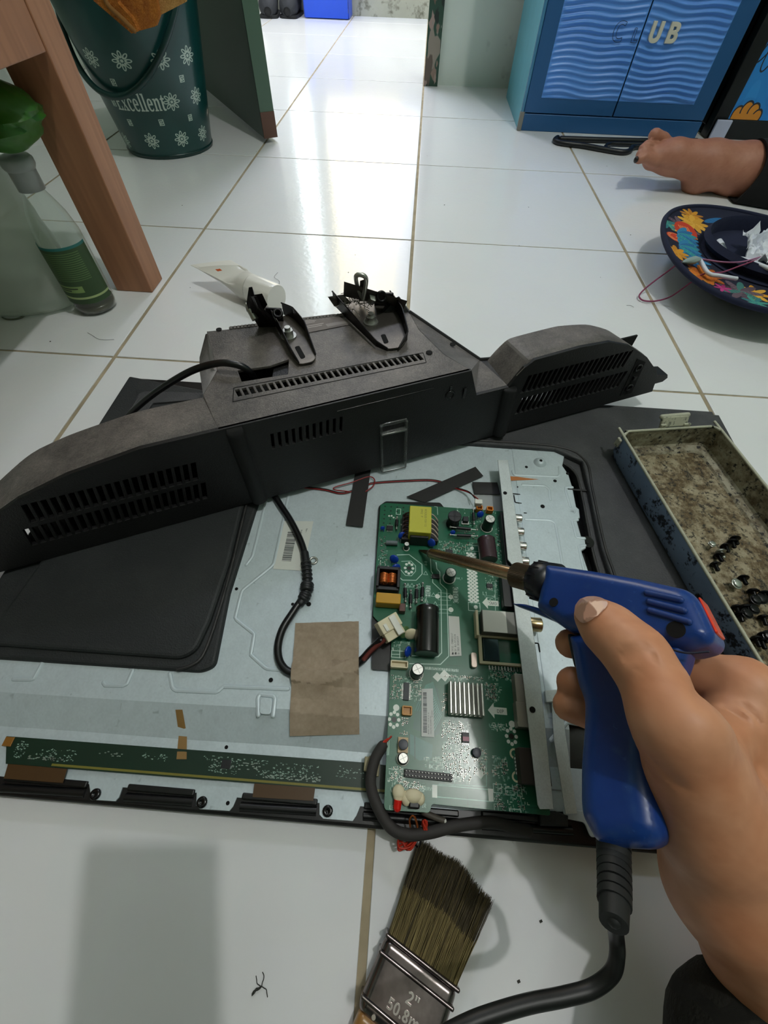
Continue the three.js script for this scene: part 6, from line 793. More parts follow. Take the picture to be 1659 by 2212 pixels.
// ---------- wooden bench at the left ----------
{
  const wood = (() => { const f = fbm(150, 4, 5, 0.6), g = noiseOf(151, 90), k = noiseOf(152, 24); return texture(512, (u, v) => { const s = f(u * 1, v * 0.25 % 1), gr = g(u, v * 0.06), q = Math.max(0, k(u, v * 0.3) - 0.88) * 1.5; return mix(mix([0.76, 0.56, 0.42], [0.65, 0.44, 0.315], s), [0.46, 0.29, 0.20], gr * 0.3 + q); }, { repeat: 3 }); })();
  const m = std(0xffffff, 0.5, 0, { map: wood });
  const t = thing('wooden_bench', 'brown wooden bench with a square leg standing on the white tiles', 'bench', [-0.43, 0, -0.66]);
  part('leg', box([-0.4395, 0, -0.668], 0.058, 0.42, 0.044, 0.0015), m, t); part('leg', box([-1.0, 0, -0.668], 0.058, 0.42, 0.044, 0.0015), m, t); part('leg', box([-0.4395, 0, 0.43], 0.058, 0.42, 0.044, 0.0015), m, t);
  part('side_rail', box([-0.4255, 0.264, -0.108], 0.028, 0.15, 1.075, 0.0015), m, t); part('back_rail', box([-0.72, 0.30, -0.672], 0.5, 0.11, 0.026, 0.0015), m, t);
  part('seat_board', box([-0.72, 0.42, -0.12], 0.66, 0.022, 1.22, 0.002), m, t);
}
// ---------- green bucket with white flowers ----------
{
  const cx = -0.625, cz = -1.325, r0 = 0.1, r1 = 0.152, H = 0.3;
  const t = thing('bucket', 'dark green plastic bucket with white flower print beside the open door', 'bucket', [cx, 0, cz]);
  const print = painted(2048, 1024, (c, w, h) => {
    c.fillStyle = '#0d4240'; c.fillRect(0, 0, w, h); const S = (a, v) => [((90 - a) / 360 + 0.5) * w, (1 - v) * h];
    const flower = (a, v, s, n = 8) => { if (a === -99) return; const [x, y] = S(a, v); c.fillStyle = '#b9c9bd'; for (let k = 0; k < n; k++) { c.save(); c.translate(x, y); c.rotate(k / n * 6.283); c.beginPath(); c.ellipse(0, -s * 0.62, s * 0.2, s * 0.38, 0, 0, 6.3); c.fill(); c.fillStyle = '#0d4240'; c.beginPath(); c.ellipse(0, -s * 0.66, s * 0.08, s * 0.2, 0, 0, 6.3); c.fill(); c.fillStyle = '#b9c9bd'; c.restore(); } c.beginPath(); c.arc(x, y, s * 0.17, 0, 6.3); c.fill(); };
    for (const [a, v] of [[84.8, 0.559], [51.1, 0.556], [22.1, 0.557], [116.9, 0.560], [50.6, 0.339], [18.1, 0.341], [86.2, 0.120], [49.5, 0.120], [16.2, 0.117], [131.7, 0.092]]) flower(a, v, 52);
    for (let k = 0; k < 6; k++) { flower(-60 - k * 30, 0.72, 52); flower(-70 - k * 30, 0.12, 52); }
    for (const [a, v] of [[102.3, 0.447], [33.9, 0.450], [104.5, 0.225], [67.5, 0.230], [32.7, 0.233], [115.1, 0.330]]) { if (a === -99) continue; const [x, y] = S(a, v); c.strokeStyle = '#b9c9bd'; c.lineWidth = 5; c.strokeRect(x - 13, y - 17, 26, 34); c.beginPath(); c.arc(x, y, 9, 0, 5); c.stroke(); c.beginPath(); c.moveTo(x - 12, y + 15); c.lineTo(x + 12, y - 15); c.stroke(); }
    const [a, v] = [84.7, 0.340]; const [x, y] = S(a, v); c.save(); c.translate(x, y); c.fillStyle = '#c9d5cb'; c.font = 'bold 120px serif'; c.textAlign = 'center'; c.textBaseline = 'middle'; c.scale(0.54, 1.1); c.fillText('Excellent', 0, 0); c.restore();
  });
  const wall = new THREE.CylinderGeometry(r1, r0, H, 64, 8, true); wall.translate(cx, H / 2, cz);
  { const p = wall.attributes.position; for (let i = 0; i < p.count; i++) { const a = Math.atan2(p.getZ(i) - cz, p.getX(i) - cx) / R; let q = (90 - a) / 360 + 0.5; if (q > 1) q -= 1; if (q < 0) q += 1; wall.attributes.uv.setXY(i, q, p.getY(i) / H); } }
  wall.toNonIndexed();
  const w2 = wall.toNonIndexed(); { const uv = w2.attributes.uv; for (let i = 0; i < uv.count; i += 3) { const u = [0, 1, 2].map((k) => uv.getX(i + k)); if (Math.max(...u) - Math.min(...u) > 0.5) for (let k = 0; k < 3; k++) if (u[k] < 0.5) uv.setX(i + k, u[k] + 1); } }
  const green = phys(0xffffff, 0.3, { map: print, clearcoat: 0.2 }); green.map.wrapS = THREE.RepeatWrapping;
  part('shell', w2, green, t); const plain1 = phys(0x0b3230, 0.3);
  part('base', [new THREE.CylinderGeometry(r0, r0 - 0.004, 0.006, 48).translate(cx, 0.003, cz), new THREE.TorusGeometry(r0 + 0.0005, 0.003, 8, 48).rotateX(Math.PI / 2).translate(cx, 0.006, cz)], plain1, t);
  part('rim', [new THREE.TorusGeometry(r1 + 0.003, 0.006, 10, 64).rotateX(Math.PI / 2).translate(cx, H, cz), new THREE.CylinderGeometry(r1 + 0.004, r1 + 0.0, 0.02, 64, 1, true).translate(cx, H - 0.012, cz)], plain1, t);
  const arc = []; for (let k = 0; k <= 24; k++) { const q = k / 24, a = lerp(20, 190, q) * R, v = 0.93 - 0.55 * Math.sin(q * Math.PI) ** 0.8, y = v * H, rr = lerp(r0, r1, v) + 0.008 + 0.005 * Math.sin(q * Math.PI); arc.push([cx + rr * Math.cos(a), y, cz + rr * Math.sin(a)]); }
  part('handle', tube(arc, 0.006, 80, 10), plain1, t);
  // cloth over its rim
  const k = thing('cleaning_cloth', 'folded orange brown cloth hanging over the rim of the green bucket', 'cloth', [-0.62, 0.26, -1.19]);
  const terry = (() => { const f = fbm(160, 8, 5, 0.6), g = noiseOf(161, 140); return texture(512, (u, v) => mix([0.74, 0.45, 0.14], [0.52, 0.28, 0.09], Math.max(0, f(u, v) - 0.35) * 1.6).map((c) => c + (g(u, v) - 0.5) * 0.12), { repeat: 6 }); })(), pale = (() => { const f = fbm(162, 10, 5, 0.6), g = noiseOf(163, 140); return texture(512, (u, v) => mix([0.80, 0.62, 0.36], [0.70, 0.50, 0.27], f(u, v)).map((c) => c + (g(u, v) - 0.5) * 0.10), { repeat: 6 }); })();
  const cm = std(0xffffff, 0.95, 0, { map: terry, bumpMap: grainBump, bumpScale: 0.002 }), cp = std(0xffffff, 0.95, 0, { map: pale, bumpMap: grainBump, bumpScale: 0.002 });
  const P3 = [[-0.5876, 0.2816, -1.16], [-0.605, 0.2501, -1.16], [-0.5508, 0.2125, -1.155], [-0.5006, 0.2226, -1.155], [-0.4901, 0.2352, -1.155], [-0.4391, 0.2519, -1.165], [-0.4237, 0.2848, -1.175]];
  const thick = (pts, t) => loft([pts.map((p) => [p[0], p[1], p[2] + t]), pts.map((p) => [p[0] + 0.002, p[1] + 0.002, p[2] + t * 0.2]), pts.map((p) => [p[0], p[1], p[2] - t])], { crease: 0.5 });
  part('front_fold', thick([P3[1], P3[2], [-0.536, 0.2158, -1.155], [-0.5406, 0.2304, -1.155], [-0.5589, 0.2491, -1.155], [-0.5484, 0.2829, -1.155], P3[0]], 0.008), cm, k);
  part('middle_fold', thick([[-0.5508, 0.2826, -1.16], [-0.5614, 0.2486, -1.16], [-0.5434, 0.2287, -1.16], [-0.5393, 0.2151, -1.16], [-0.5046, 0.2219, -1.16], [-0.4922, 0.2346, -1.16], [-0.4843, 0.2842, -1.16]], 0.006), cm, k);
  part('pale_back', thick([[-0.4885, 0.2835, -1.17], [-0.496, 0.2467, -1.17], [-0.4962, 0.234, -1.17], P3[5], P3[6]], 0.005), cp, k);
  part('hem', tube([[-0.5814, 0.2724, -1.15], [-0.5787, 0.2476, -1.148], [-0.5602, 0.2319, -1.146], [-0.5434, 0.2167, -1.146]], 0.004, 30, 8), std(0x8d6231, 0.95), k);
}
// ---------- clear bottle, plastic bag and green wrapper ----------
{
  const x = -0.478, z = -0.598; const t = thing('plastic_bottle', 'clear plastic bottle with a green label standing at the bench leg', 'bottle', [x, 0, z]);
  const clear = phys(0xf6faf7, 0.06, { transmission: 0.96, thickness: 0, ior: 1.45 });
  const prof = [[0, 0.002], [0.020, 0.001], [0.0285, 0.004], [0.030, 0.012], [0.0295, 0.04], [0.0292, 0.085], [0.0285, 0.105], [0.024, 0.125], [0.0165, 0.142], [0.0125, 0.150], [0.0125, 0.156]];
  part('body', lathe([x, 0, z], [x, 1, z], prof, 40).scale(1, 1.0, 1), clear, t);
  const lab = painted(256, 256, (c, w, h) => { c.fillStyle = '#2f4a26'; c.fillRect(0, 0, w, h); c.fillStyle = '#1d6b66'; c.fillRect(0, 0, w, 12); c.fillStyle = '#5c7a46'; for (let y = 26; y < 150; y += 9) c.fillRect(20, y, 150 + 50 * ((y * 7) % 3) / 3, 3); c.fillStyle = '#7f9a5a'; c.fillRect(30, 170, 120, 30); c.fillStyle = '#20341a'; c.fillRect(40, 178, 90, 6); c.fillRect(40, 188, 60, 6); c.fillStyle = '#a5b57c'; c.fillRect(0, 222, w, 10); });
  const lg = new THREE.CylinderGeometry(0.0297, 0.0303, 0.075, 40, 1, true, -1.2, 2.9); lg.translate(x, 0.058, z); part('label', lg, std(0xffffff, 0.5, 0, { map: lab }), t);
  part('cap', [lathe([x, 0.152, z], [x, 1, z], [[0, 0], [0.0155, 0], [0.0155, 0.020], [0.0165, 0.0205], [0.0185, 0.024], [0.0185, 0.030], [0.016, 0.033], [0, 0.034]], 32)], phys(0xb9bfbb, 0.35, { transmission: 0.45, thickness: 0 }), t);
  part('dregs', lathe([x, 0.003, z], [x, 1, z], [[0, 0], [0.026, 0], [0.028, 0.004], [0.028, 0.012], [0, 0.012]], 32), phys(0x4a4630, 0.2, { transmission: 0.3, thickness: 0 }), t);
  // milky plastic bag behind the bottle
  const b = thing('plastic_bag', 'milky translucent plastic bag standing on the tiles behind the bottle', 'plastic bag', [-0.62, 0, -0.62]);
  const rings = [], f = fbm(170, 5, 4, 0.6), n = 60;
  for (let j = 0; j <= 24; j++) { const v = j / 24, y = 0.002 + 0.245 * v, row = []; for (let i = 0; i < n; i++) { const a = i / n * 2 * Math.PI, w = 1 + (f(i / n, v * 0.5) - 0.5) * 0.30 * (0.4 + v), s = 1 - 0.30 * v * v - (v < 0.06 ? (0.06 - v) * 2.5 : 0); row.push([-0.62 + 0.125 * w * s * Math.cos(a) - 0.02 * v, y, -0.61 + 0.068 * w * s * Math.sin(a)]); } rings.push(row); }
  part('film', loft(rings, { cap: true, crease: 1.5 }), phys(0xe3e9e0, 0.4, { transmission: 0.62, thickness: 0, ior: 1.25 }), b);
  part('ring_mark', new THREE.TorusGeometry(0.016, 0.0012, 6, 30).rotateX(Math.PI / 2).scale(1, 1, 0.7).translate([-0.5887, 0.002, -0.5604][0], 0.0015, [-0.5887, 0.002, -0.5604][2]), std(0x6d7461, 0.8), b);
  const gw = thing('green_wrapper', 'bright green crumpled plastic wrapper on top of the milky bag', 'wrapper', [-0.6, 0.247, -0.6]);
  const GW = [-0.475, 0.2225, -0.6], g2 = [], f2 = fbm(175, 6, 4, 0.6); for (let j = 0; j <= 14; j++) { const v = j / 14, row = []; for (let i = 0; i < 36; i++) { const a = i / 36 * 2 * Math.PI, s = Math.sin(Math.min(1, v * 1.02) * Math.PI) ** 0.6 * (0.75 + 0.6 * (f2(i / 36, v) - 0.3)); row.push([GW[0] + 0.052 * s * Math.cos(a), GW[1] - 0.036 + 0.07 * v, GW[2] + 0.05 * s * Math.sin(a)]); } g2.push(row); }
  part('film', loft(g2, { cap: true, crease: 1 }), phys(0x2f7010, 0.45, { transmission: 0.2, thickness: 0 }), gw);
}
// ---------- squeezed white tube ----------
{
  const E = [-0.1984, 0.0205, -0.6127], Cc = [-0.335, 0.021, -0.692]; const t = thing('squeeze_tube', 'squeezed white plastic tube lying behind the black housing', 'tube', [-0.27, 0, -0.66]);
  const ax = V(Cc).sub(V(E)), len = ax.length(); ax.normalize(); const up = new THREE.Vector3(0, 1, 0), sd = new THREE.Vector3().crossVectors(ax, up).normalize();
  const n = 32, circ = (q, r) => Array.from({ length: n }, (_, i) => { const a = i / n * 2 * Math.PI; return V(E).addScaledVector(ax, q * len).addScaledVector(sd, r * Math.cos(a)).addScaledVector(up, r * Math.sin(a)).toArray(); });
  const flat = (l, r, t) => Array.from({ length: n }, (_, i) => { const a = i / n * 2 * Math.PI, p = mix(l, r, 0.5 + 0.5 * Math.cos(a)); return [p[0], p[1] + t * Math.sin(a), p[2] + t * 0.4 * Math.sin(a)]; });
  const cl = [-0.3494, 0.03, -0.6789], cr = [-0.2847, 0.036, -0.6899], bl = [-0.3371, 0.029, -0.672], br = [-0.2673, 0.034, -0.6783], white = phys(0xe6e4dd, 0.32, { clearcoat: 0.3 });
  const A0 = circ(0.32, 0.0195), A1 = circ(0.40, 0.021), B1 = flat(bl, br, 0.003), mid = (t, fold) => A1.map((p, i) => { const q = mix(p, B1[i], t), a = i / n * 2 * Math.PI; q[1] += fold * Math.sin(2 * a + 0.8) - 0.006 * Math.sin(t * 3.1) * (Math.sin(a) > 0.2 ? 1 : 0); return q; });
  part('cap', loft([circ(0, 0.0195), circ(0.02, 0.0205), circ(0.31, 0.0205), circ(0.325, 0.0185)], { crease: 0.5 }), white, t);
  const print = painted(256, 128, (c, w, h) => { c.fillStyle = '#dcdad2'; c.fillRect(0, 0, w, h); c.fillStyle = '#c2501f'; c.fillRect(70, 14, 10, 8); c.fillStyle = '#3b4d8a'; c.fillRect(190, 70, 12, 22); c.fillStyle = '#5a6288'; for (let k = 0; k < 4; k++) c.fillRect(206 + k * 10, 66, 5, 16); });
  part('body', loft([A0, A1, mid(0.25, 0.003), mid(0.5, 0.004), mid(0.75, 0.002), B1], { cap: false, uv: true }), phys(0xffffff, 0.32, { map: print, clearcoat: 0.3 }), t);
  part('crimp', loft([B1, flat(cl, cr, 0.0012)], { crease: 0.4 }), white, t);
}
// ---------- paint brush ----------
{
  const t = thing('paint_brush', 'worn flat paint brush with a steel ferrule lying on the tiles', 'paint brush', [0.0357, 0, 0.0742]); t.rotation.y = -25.5 * R;
  const L = true, bx = (x, y, z, w, h, d, r) => boxUV(new RoundedBoxGeometry(w, h, d, 3, r).translate(x, y, z));
  const fer = std(0xffffff, 0.24, 0.95, { map: (() => { const f = fbm(180, 8, 5, 0.65); return texture(256, (u, v) => { const k = f(u, v); return mix([0.62, 0.58, 0.57], [0.36, 0.33, 0.33], k); }, { repeat: 12 }); })() });
  const W = 0.0475;
  part('ferrule', [bx(0, 0.0068, 0.019, W, 0.0135, 0.036, 0.005)], fer, t, L);
  for (const z of [0.0016, 0.0098, 0.0305]) part('ferrule_ridge', bx(0, 0.0068, z, W + 0.0012, 0.0152, 0.0024, 0.0011), fer, t, L);
  const font = await new FontLoader().loadAsync('fonts/droid/droid_sans_bold.typeface.json');
  const txt = (s, size, x, z) => { const g = new TextGeometry(s, { font, size, depth: 0.0004, curveSegments: 3, bevelEnabled: false }); g.computeBoundingBox(); g.translate(-g.boundingBox.max.x / 2, 0, 0); return boxUV(g.rotateX(-Math.PI / 2).translate(x, 0.0135, z)); };
  part('stamped_words', [txt('2"', 0.0055, 0.002, 0.0205), txt('50.8mm', 0.0050, 0.003, 0.0275)], std(0xc9c4bf, 0.25, 0.9), t, L);
  part('handle', [bx(0, 0.0068, 0.046, 0.044, 0.0105, 0.022, 0.004), loft([[0.055, 0.021, 0.0052], [0.07, 0.019, 0.006], [0.095, 0.013, 0.007], [0.13, 0.011, 0.007], [0.16, 0.013, 0.006], [0.168, 0.008, 0.004]].map(([z, w, h]) => Array.from({ length: 24 }, (_, i) => { const a = i / 24 * 2 * Math.PI; return [w * Math.cos(a), 0.0068 + h * Math.sin(a), z]; })), { crease: 1 })], phys(0xffffff, 0.35, { map: (() => { const f = noiseOf(181, 60); return texture(256, (u, v) => mix([0.66, 0.50, 0.28], [0.55, 0.38, 0.19], f(u, v * 0.1)), { repeat: 10 }); })(), clearcoat: 0.4 }), t, L);
  for (const x of [-0.014, 0.0, 0.013]) part('nail', [new THREE.CylinderGeometry(0.0012, 0.0012, 0.0006, 10).translate(x, 0.0138, 0.034)], M.chrome, t, L);
  const r = rngOf(183), tones = [[], [], []];
  for (let k = 0; k < 2600; k++) { const u = r() * 2 - 1, v = r() * 2 - 1, x0 = u * 0.0222, y0 = 0.0068 + v * 0.0055, edge = 0.047 + 0.003 * r() - Math.max(0, u) * 0.005 - Math.max(0, -u - 0.75) * 0.012 + (r() - 0.5) * 0.004 + 0.0012 * Math.sin(u * 5 + 1), x1 = x0 * 1.17 + (r() - 0.5) * 0.004 + 0.001, y1 = Math.max(0.0005, 0.0058 + v * 0.0045 + (r() - 0.5) * 0.002), m = [(x0 + x1) / 2 + (r() - 0.5) * 0.0012, (y0 + y1) / 2 + 0.0006 * r(), -edge / 2]; const a = [x0, y0, 0.001], b = [x1, y1, -edge], q = Math.floor(r() * 3); tones[Math.max(0, q - 1)].push(rod(a, m, 0.00024, 3, 0.00022)); tones[r() < 0.3 ? 1 : 2].push(rod(m, b, 0.00022, 3, 0.00008)); }
  tones.forEach((l, i) => { for (const g of l) { g.deleteAttribute('uv'); } part('bristles', l, std([0x85774a, 0x675a35, 0x463d25][i], 0.7), t, L).userData.kind = 'stuff'; });
  part('bristle_core', loft([[0.001, 0.022, 0.0052], [-0.02, 0.0235, 0.0046], [-0.038, 0.0245, 0.003], [-0.043, 0.023, 0.0012]].map(([z, w, h]) => Array.from({ length: 24 }, (_, i) => { const a = i / 24 * 2 * Math.PI; return [w * Math.sign(Math.cos(a)) * Math.abs(Math.cos(a)) ** 0.4 + (z < -0.01 ? 0.0008 : 0), 0.0062 + h * Math.sin(a), z]; })), { crease: 1 }), std(0x332c18, 0.9), t, L);
}
// ---------- blue cabinet ----------
{
  const zf = -1.59, xl = 0.274, xr = 0.768, H = 1.15, zb = -1.945; const t = thing('cabinet', 'blue plastic cabinet with wavy doors against the back wall', 'cabinet', [(xl + xr) / 2, 0, (zf + zb) / 2]);
  const frame = phys(0x22588c, 0.4), teal = std(0xffffff, 0.45, 0, { map: (() => { const f = fbm(190, 5, 5, 0.6); return texture(256, (u, v) => { const k = (f(u, v) - 0.5) * 0.12; return [0.36 + k, 0.66 + k, 0.73 + k]; }, { repeat: 2 }); })() });
  part('side_panel', [box([xl + 0.006, 0, (zf + zb) / 2], 0.012, H, zf - zb - 0.01, 0.001), box([xr - 0.006, 0, (zf + zb) / 2 - 0.009], 0.012, H, zf - zb - 0.024, 0.001)], teal, t);
  part('back_panel', box([(xl + xr) / 2, 0, zb + 0.006], xr - xl - 0.02, H, 0.01, 0.001), frame, t); part('top_panel', box([(xl + xr) / 2, H, (zf + zb) / 2], xr - xl + 0.01, 0.02, zf - zb + 0.01, 0.004), frame, t);
  part('plinth', box([(xl + xr) / 2, 0, zf - 0.008], xr - xl, 0.036, 0.016, 0.002), frame, t);
  part('corner_trim', [box([xl + 0.002, 0.035, zf - 0.002], 0.008, H - 0.035, 0.008, 0.0025)], phys(0x3f7fa6, 0.25, { clearcoat: 0.6 }), t);
  part('corner_shoe', box([xl + 0.003, 0, zf - 0.002], 0.012, 0.04, 0.012, 0.002), std(0x7d7b76, 0.45), t);
  const font = await new FontLoader().loadAsync('fonts/droid/droid_sans_bold.typeface.json');
  const xm = 0.523, xa = 0.3185, xb = 0.7235, y0 = 0.069;
  const wave = (x, y) => { let s = 0; const yy = y + 0.0030 * Math.sin(x * 44 + 1.6 * Math.sin(y * 13)) + 0.0022 * Math.sin(x * 19 - y * 22); const k = yy / 0.0125; s = Math.pow(0.5 + 0.5 * Math.sin(2 * Math.PI * k), 2.6); return s * (0.8 + 0.2 * Math.sin(x * 16 + y * 40)); };
  const pm = phys(0x5a97ea, 0.4, { clearcoat: 0.15 });
  for (const [a, b, xo] of [[xa, xm - 0.0016, xl + 0.007], [xm + 0.0016, xb, xr - 0.001]]) {
    const d = part('door', [box([(Math.min(a, xo) + Math.max(b, xo)) / 2 + 0, 0.038, zf - 0.006], Math.abs(Math.max(b, xo) - Math.min(a, xo)), H - 0.04, 0.010, 0.0015)], frame, t);
    const nx = 70, ny = 340, hh = 0.55, g = new THREE.PlaneGeometry(b - a, hh, nx, ny), p = g.attributes.position; g.translate((a + b) / 2, y0 + hh / 2, zf - 0.0005); for (let i = 0; i < p.count; i++) { const x = p.getX(i), y = p.getY(i), e = Math.min(1, (x - a) / 0.004, (b - x) / 0.004, (y - y0) / 0.004); p.setZ(i, zf - 0.0006 + 0.0046 * wave(x, y) * Math.max(0, e)); } g.computeVertexNormals(); boxUV(g);
    part('wavy_panel', g, pm, d);
  }
  const glyph = (s, x, y, size) => { const g = new TextGeometry(s, { font, size, depth: 0.006, curveSegments: 6, bevelEnabled: true, bevelSize: 0.0008, bevelThickness: 0.0008, bevelSegments: 2 }); g.computeBoundingBox(); const c = g.boundingBox; g.translate(-(c.min.x + c.max.x) / 2, -c.min.y, 0); return boxUV(g.translate(x, y, zf)); };
  const cream = std(0xd9d6c6, 0.5); const u = [0.5545, 0.1758, -1.588], bb = [0.596, 0.1763, -1.588], cc = [0.4664, 0.1755, -1.588], ll = [0.5095, 0.1752, -1.588];
  part('white_letter', glyph('U', u[0], u[1], 0.034), cream, t); part('white_letter', glyph('B', bb[0], bb[1], 0.034), cream, t);
  const edge = (s, x, y, size) => { const out = []; for (const sh of font.generateShapes(s, size)) { const q = sh.getPoints(5), xs = q.map((p) => p.x), mx = (Math.min(...xs) + Math.max(...xs)) / 2; out.push(tube(new THREE.CatmullRomCurve3(q.map((p) => new THREE.Vector3(x + p.x - mx, y + p.y, zf + 0.0035)), true, 'catmullrom', 0.05), 0.0006, 120, 5, true)); } return out; };
  part('letter_outline', edge('C', cc[0], cc[1], 0.034), std(0x16325a, 0.5), t); part('letter_outline', edge('L', ll[0], ll[1], 0.024), std(0x16325a, 0.5), t);
  // remains of stickers on its side
  for (const p of [[0.2735, 0.1762, -2.1128], [0.2735, 0.1333, -2.1304], [0.2735, 0.0914, -2.1271], [0.2735, 0.0483, -2.1258]]) part('sticker_scrap', loft([[[xl - 0.0006, p[1] - 0.011, p[2]], [xl - 0.0006, p[1] - 0.004, p[2] + 0.013], [xl - 0.0006, p[1] + 0.006, p[2] + 0.012], [xl - 0.0006, p[1] + 0.011, p[2] - 0.004]], [[xl, p[1] - 0.011, p[2]], [xl, p[1] - 0.004, p[2] + 0.013], [xl, p[1] + 0.006, p[2] + 0.012], [xl, p[1] + 0.011, p[2] - 0.004]]], { crease: 0.3 }), std(0xa9cdd6, 0.6), t);
}
// ---------- black cupboard with a blue printed front ----------
{
  const x0 = 0.80, x1 = 1.26, zf = -1.6; const t = thing('black_cupboard', 'black cupboard with a bright blue printed front beside the blue cabinet', 'cabinet', [1.03, 0, -1.78]);
  const print = painted(1024, 1024, (c, w, h) => { const g = fbm(200, 6, 4); c.fillStyle = '#1585d8'; c.fillRect(0, 0, w, h); const r = rngOf(6); for (let k = 0; k < 60; k++) { c.fillStyle = ['rgba(60,170,240,0.25)', 'rgba(10,100,190,0.25)'][k % 2]; c.beginPath(); c.ellipse(r() * w, r() * h, 40 + 90 * r(), 30 + 60 * r(), r() * 3, 0, 6.3); c.fill(); } const petal = (x, y, a, L, W) => { c.save(); c.translate(x, y); c.rotate(a); c.strokeStyle = '#10182a'; c.lineWidth = 7; c.beginPath(); c.ellipse(L / 2, 0, L / 2, W, 0, 0, 6.3); c.stroke(); c.restore(); }; for (const [a, L, W] of [[-1.35, 260, 26], [-0.9, 210, 22], [-0.3, 230, 28], [1.75, 200, 34], [2.1, 190, 22]]) petal(95, 640, a, L, W); c.fillStyle = '#10182a'; c.beginPath(); c.arc(95, 640, 22, 0, 6.3); c.fill(); c.save(); c.translate(120, 660); c.rotate(0.35); c.font = 'italic bold 46px serif'; c.fillText('the sweet', 0, 40); c.restore(); c.fillStyle = '#d98a17'; c.strokeStyle = '#10182a'; c.lineWidth = 8; for (const [x, y, q] of [[50, 1004, 34], [100, 985, 36], [150, 990, 34], [190, 1010, 30]]) { c.beginPath(); c.arc(x, y, q, 0, 6.3); c.fill(); c.stroke(); } c.fillRect(20, 1000, 180, 30); });
  part('frame', [box([x0 + 0.018, 0, zf - 0.02], 0.036, 1.2, 0.04, 0.003), box([x1 - 0.018, 0, zf - 0.02], 0.036, 1.2, 0.04, 0.003), box([(x0 + x1) / 2, 0, zf - 0.02], x1 - x0 - 0.07, 0.041, 0.036, 0.002), box([(x0 + x1) / 2, 0.02, -1.79], x1 - x0, 1.18, 0.33, 0.004)], std(0x0b0c10, 0.35), t);
  const pw = x1 - x0 - 0.07, g = new THREE.PlaneGeometry(pw, 0.5).translate((x0 + x1) / 2, 0.042 + 0.25, zf - 0.004); part('printed_panel', g, phys(0xffffff, 0.25, { map: print, clearcoat: 0.4 }), t);
  const s = thing('white_sleeve', 'small pale lilac plastic corner piece leaning on the black cupboard foot', 'corner piece', [0.83, 0, -1.585]); part('body', [box([0.8235, 0.001, -1.588], 0.040, 0.042, 0.008, 0.002)], std(0xb9bfd8, 0.4), s);
}
// ---------- black clothes hanger on the floor ----------
{
  const t = thing('clothes_hanger', 'black plastic clothes hanger lying on the tiles before the blue cabinet', 'hanger', [0.5364, 0, -1.5371]);
  const m = std(0x0c0e14, 0.4), y = 0.006;
  part('bar', tube([[0.3807, 0.006, -1.5088], [0.491, 0.006, -1.5141], [0.618, 0.006, -1.5257], [0.7526, 0.006, -1.5462]], 0.0068, 40, 10), m, t);
  part('arm', tube([[0.3717, 0.006, -1.5152], [0.3622, 0.006, -1.4944], [0.3748, 0.006, -1.4736], [0.4307, 0.006, -1.4597], [0.4857, 0.006, -1.4353], [0.5244, 0.006, -1.4234], [0.5457, 0.006, -1.4371], [0.5599, 0.006, -1.4644], [0.5858, 0.006, -1.4756], [0.6544, 0.006, -1.4822], [0.7484, 0.006, -1.534]], 0.0065, 80, 10), m, t);
  part('inner_bar', tube([[0.4881, 0.006, -1.4357], [0.4891, 0.006, -1.4611], [0.5069, 0.006, -1.4861], [0.5411, 0.006, -1.4912], [0.6102, 0.006, -1.4979], [0.6756, 0.006, -1.5115]], 0.0048, 40, 10), m, t);
}
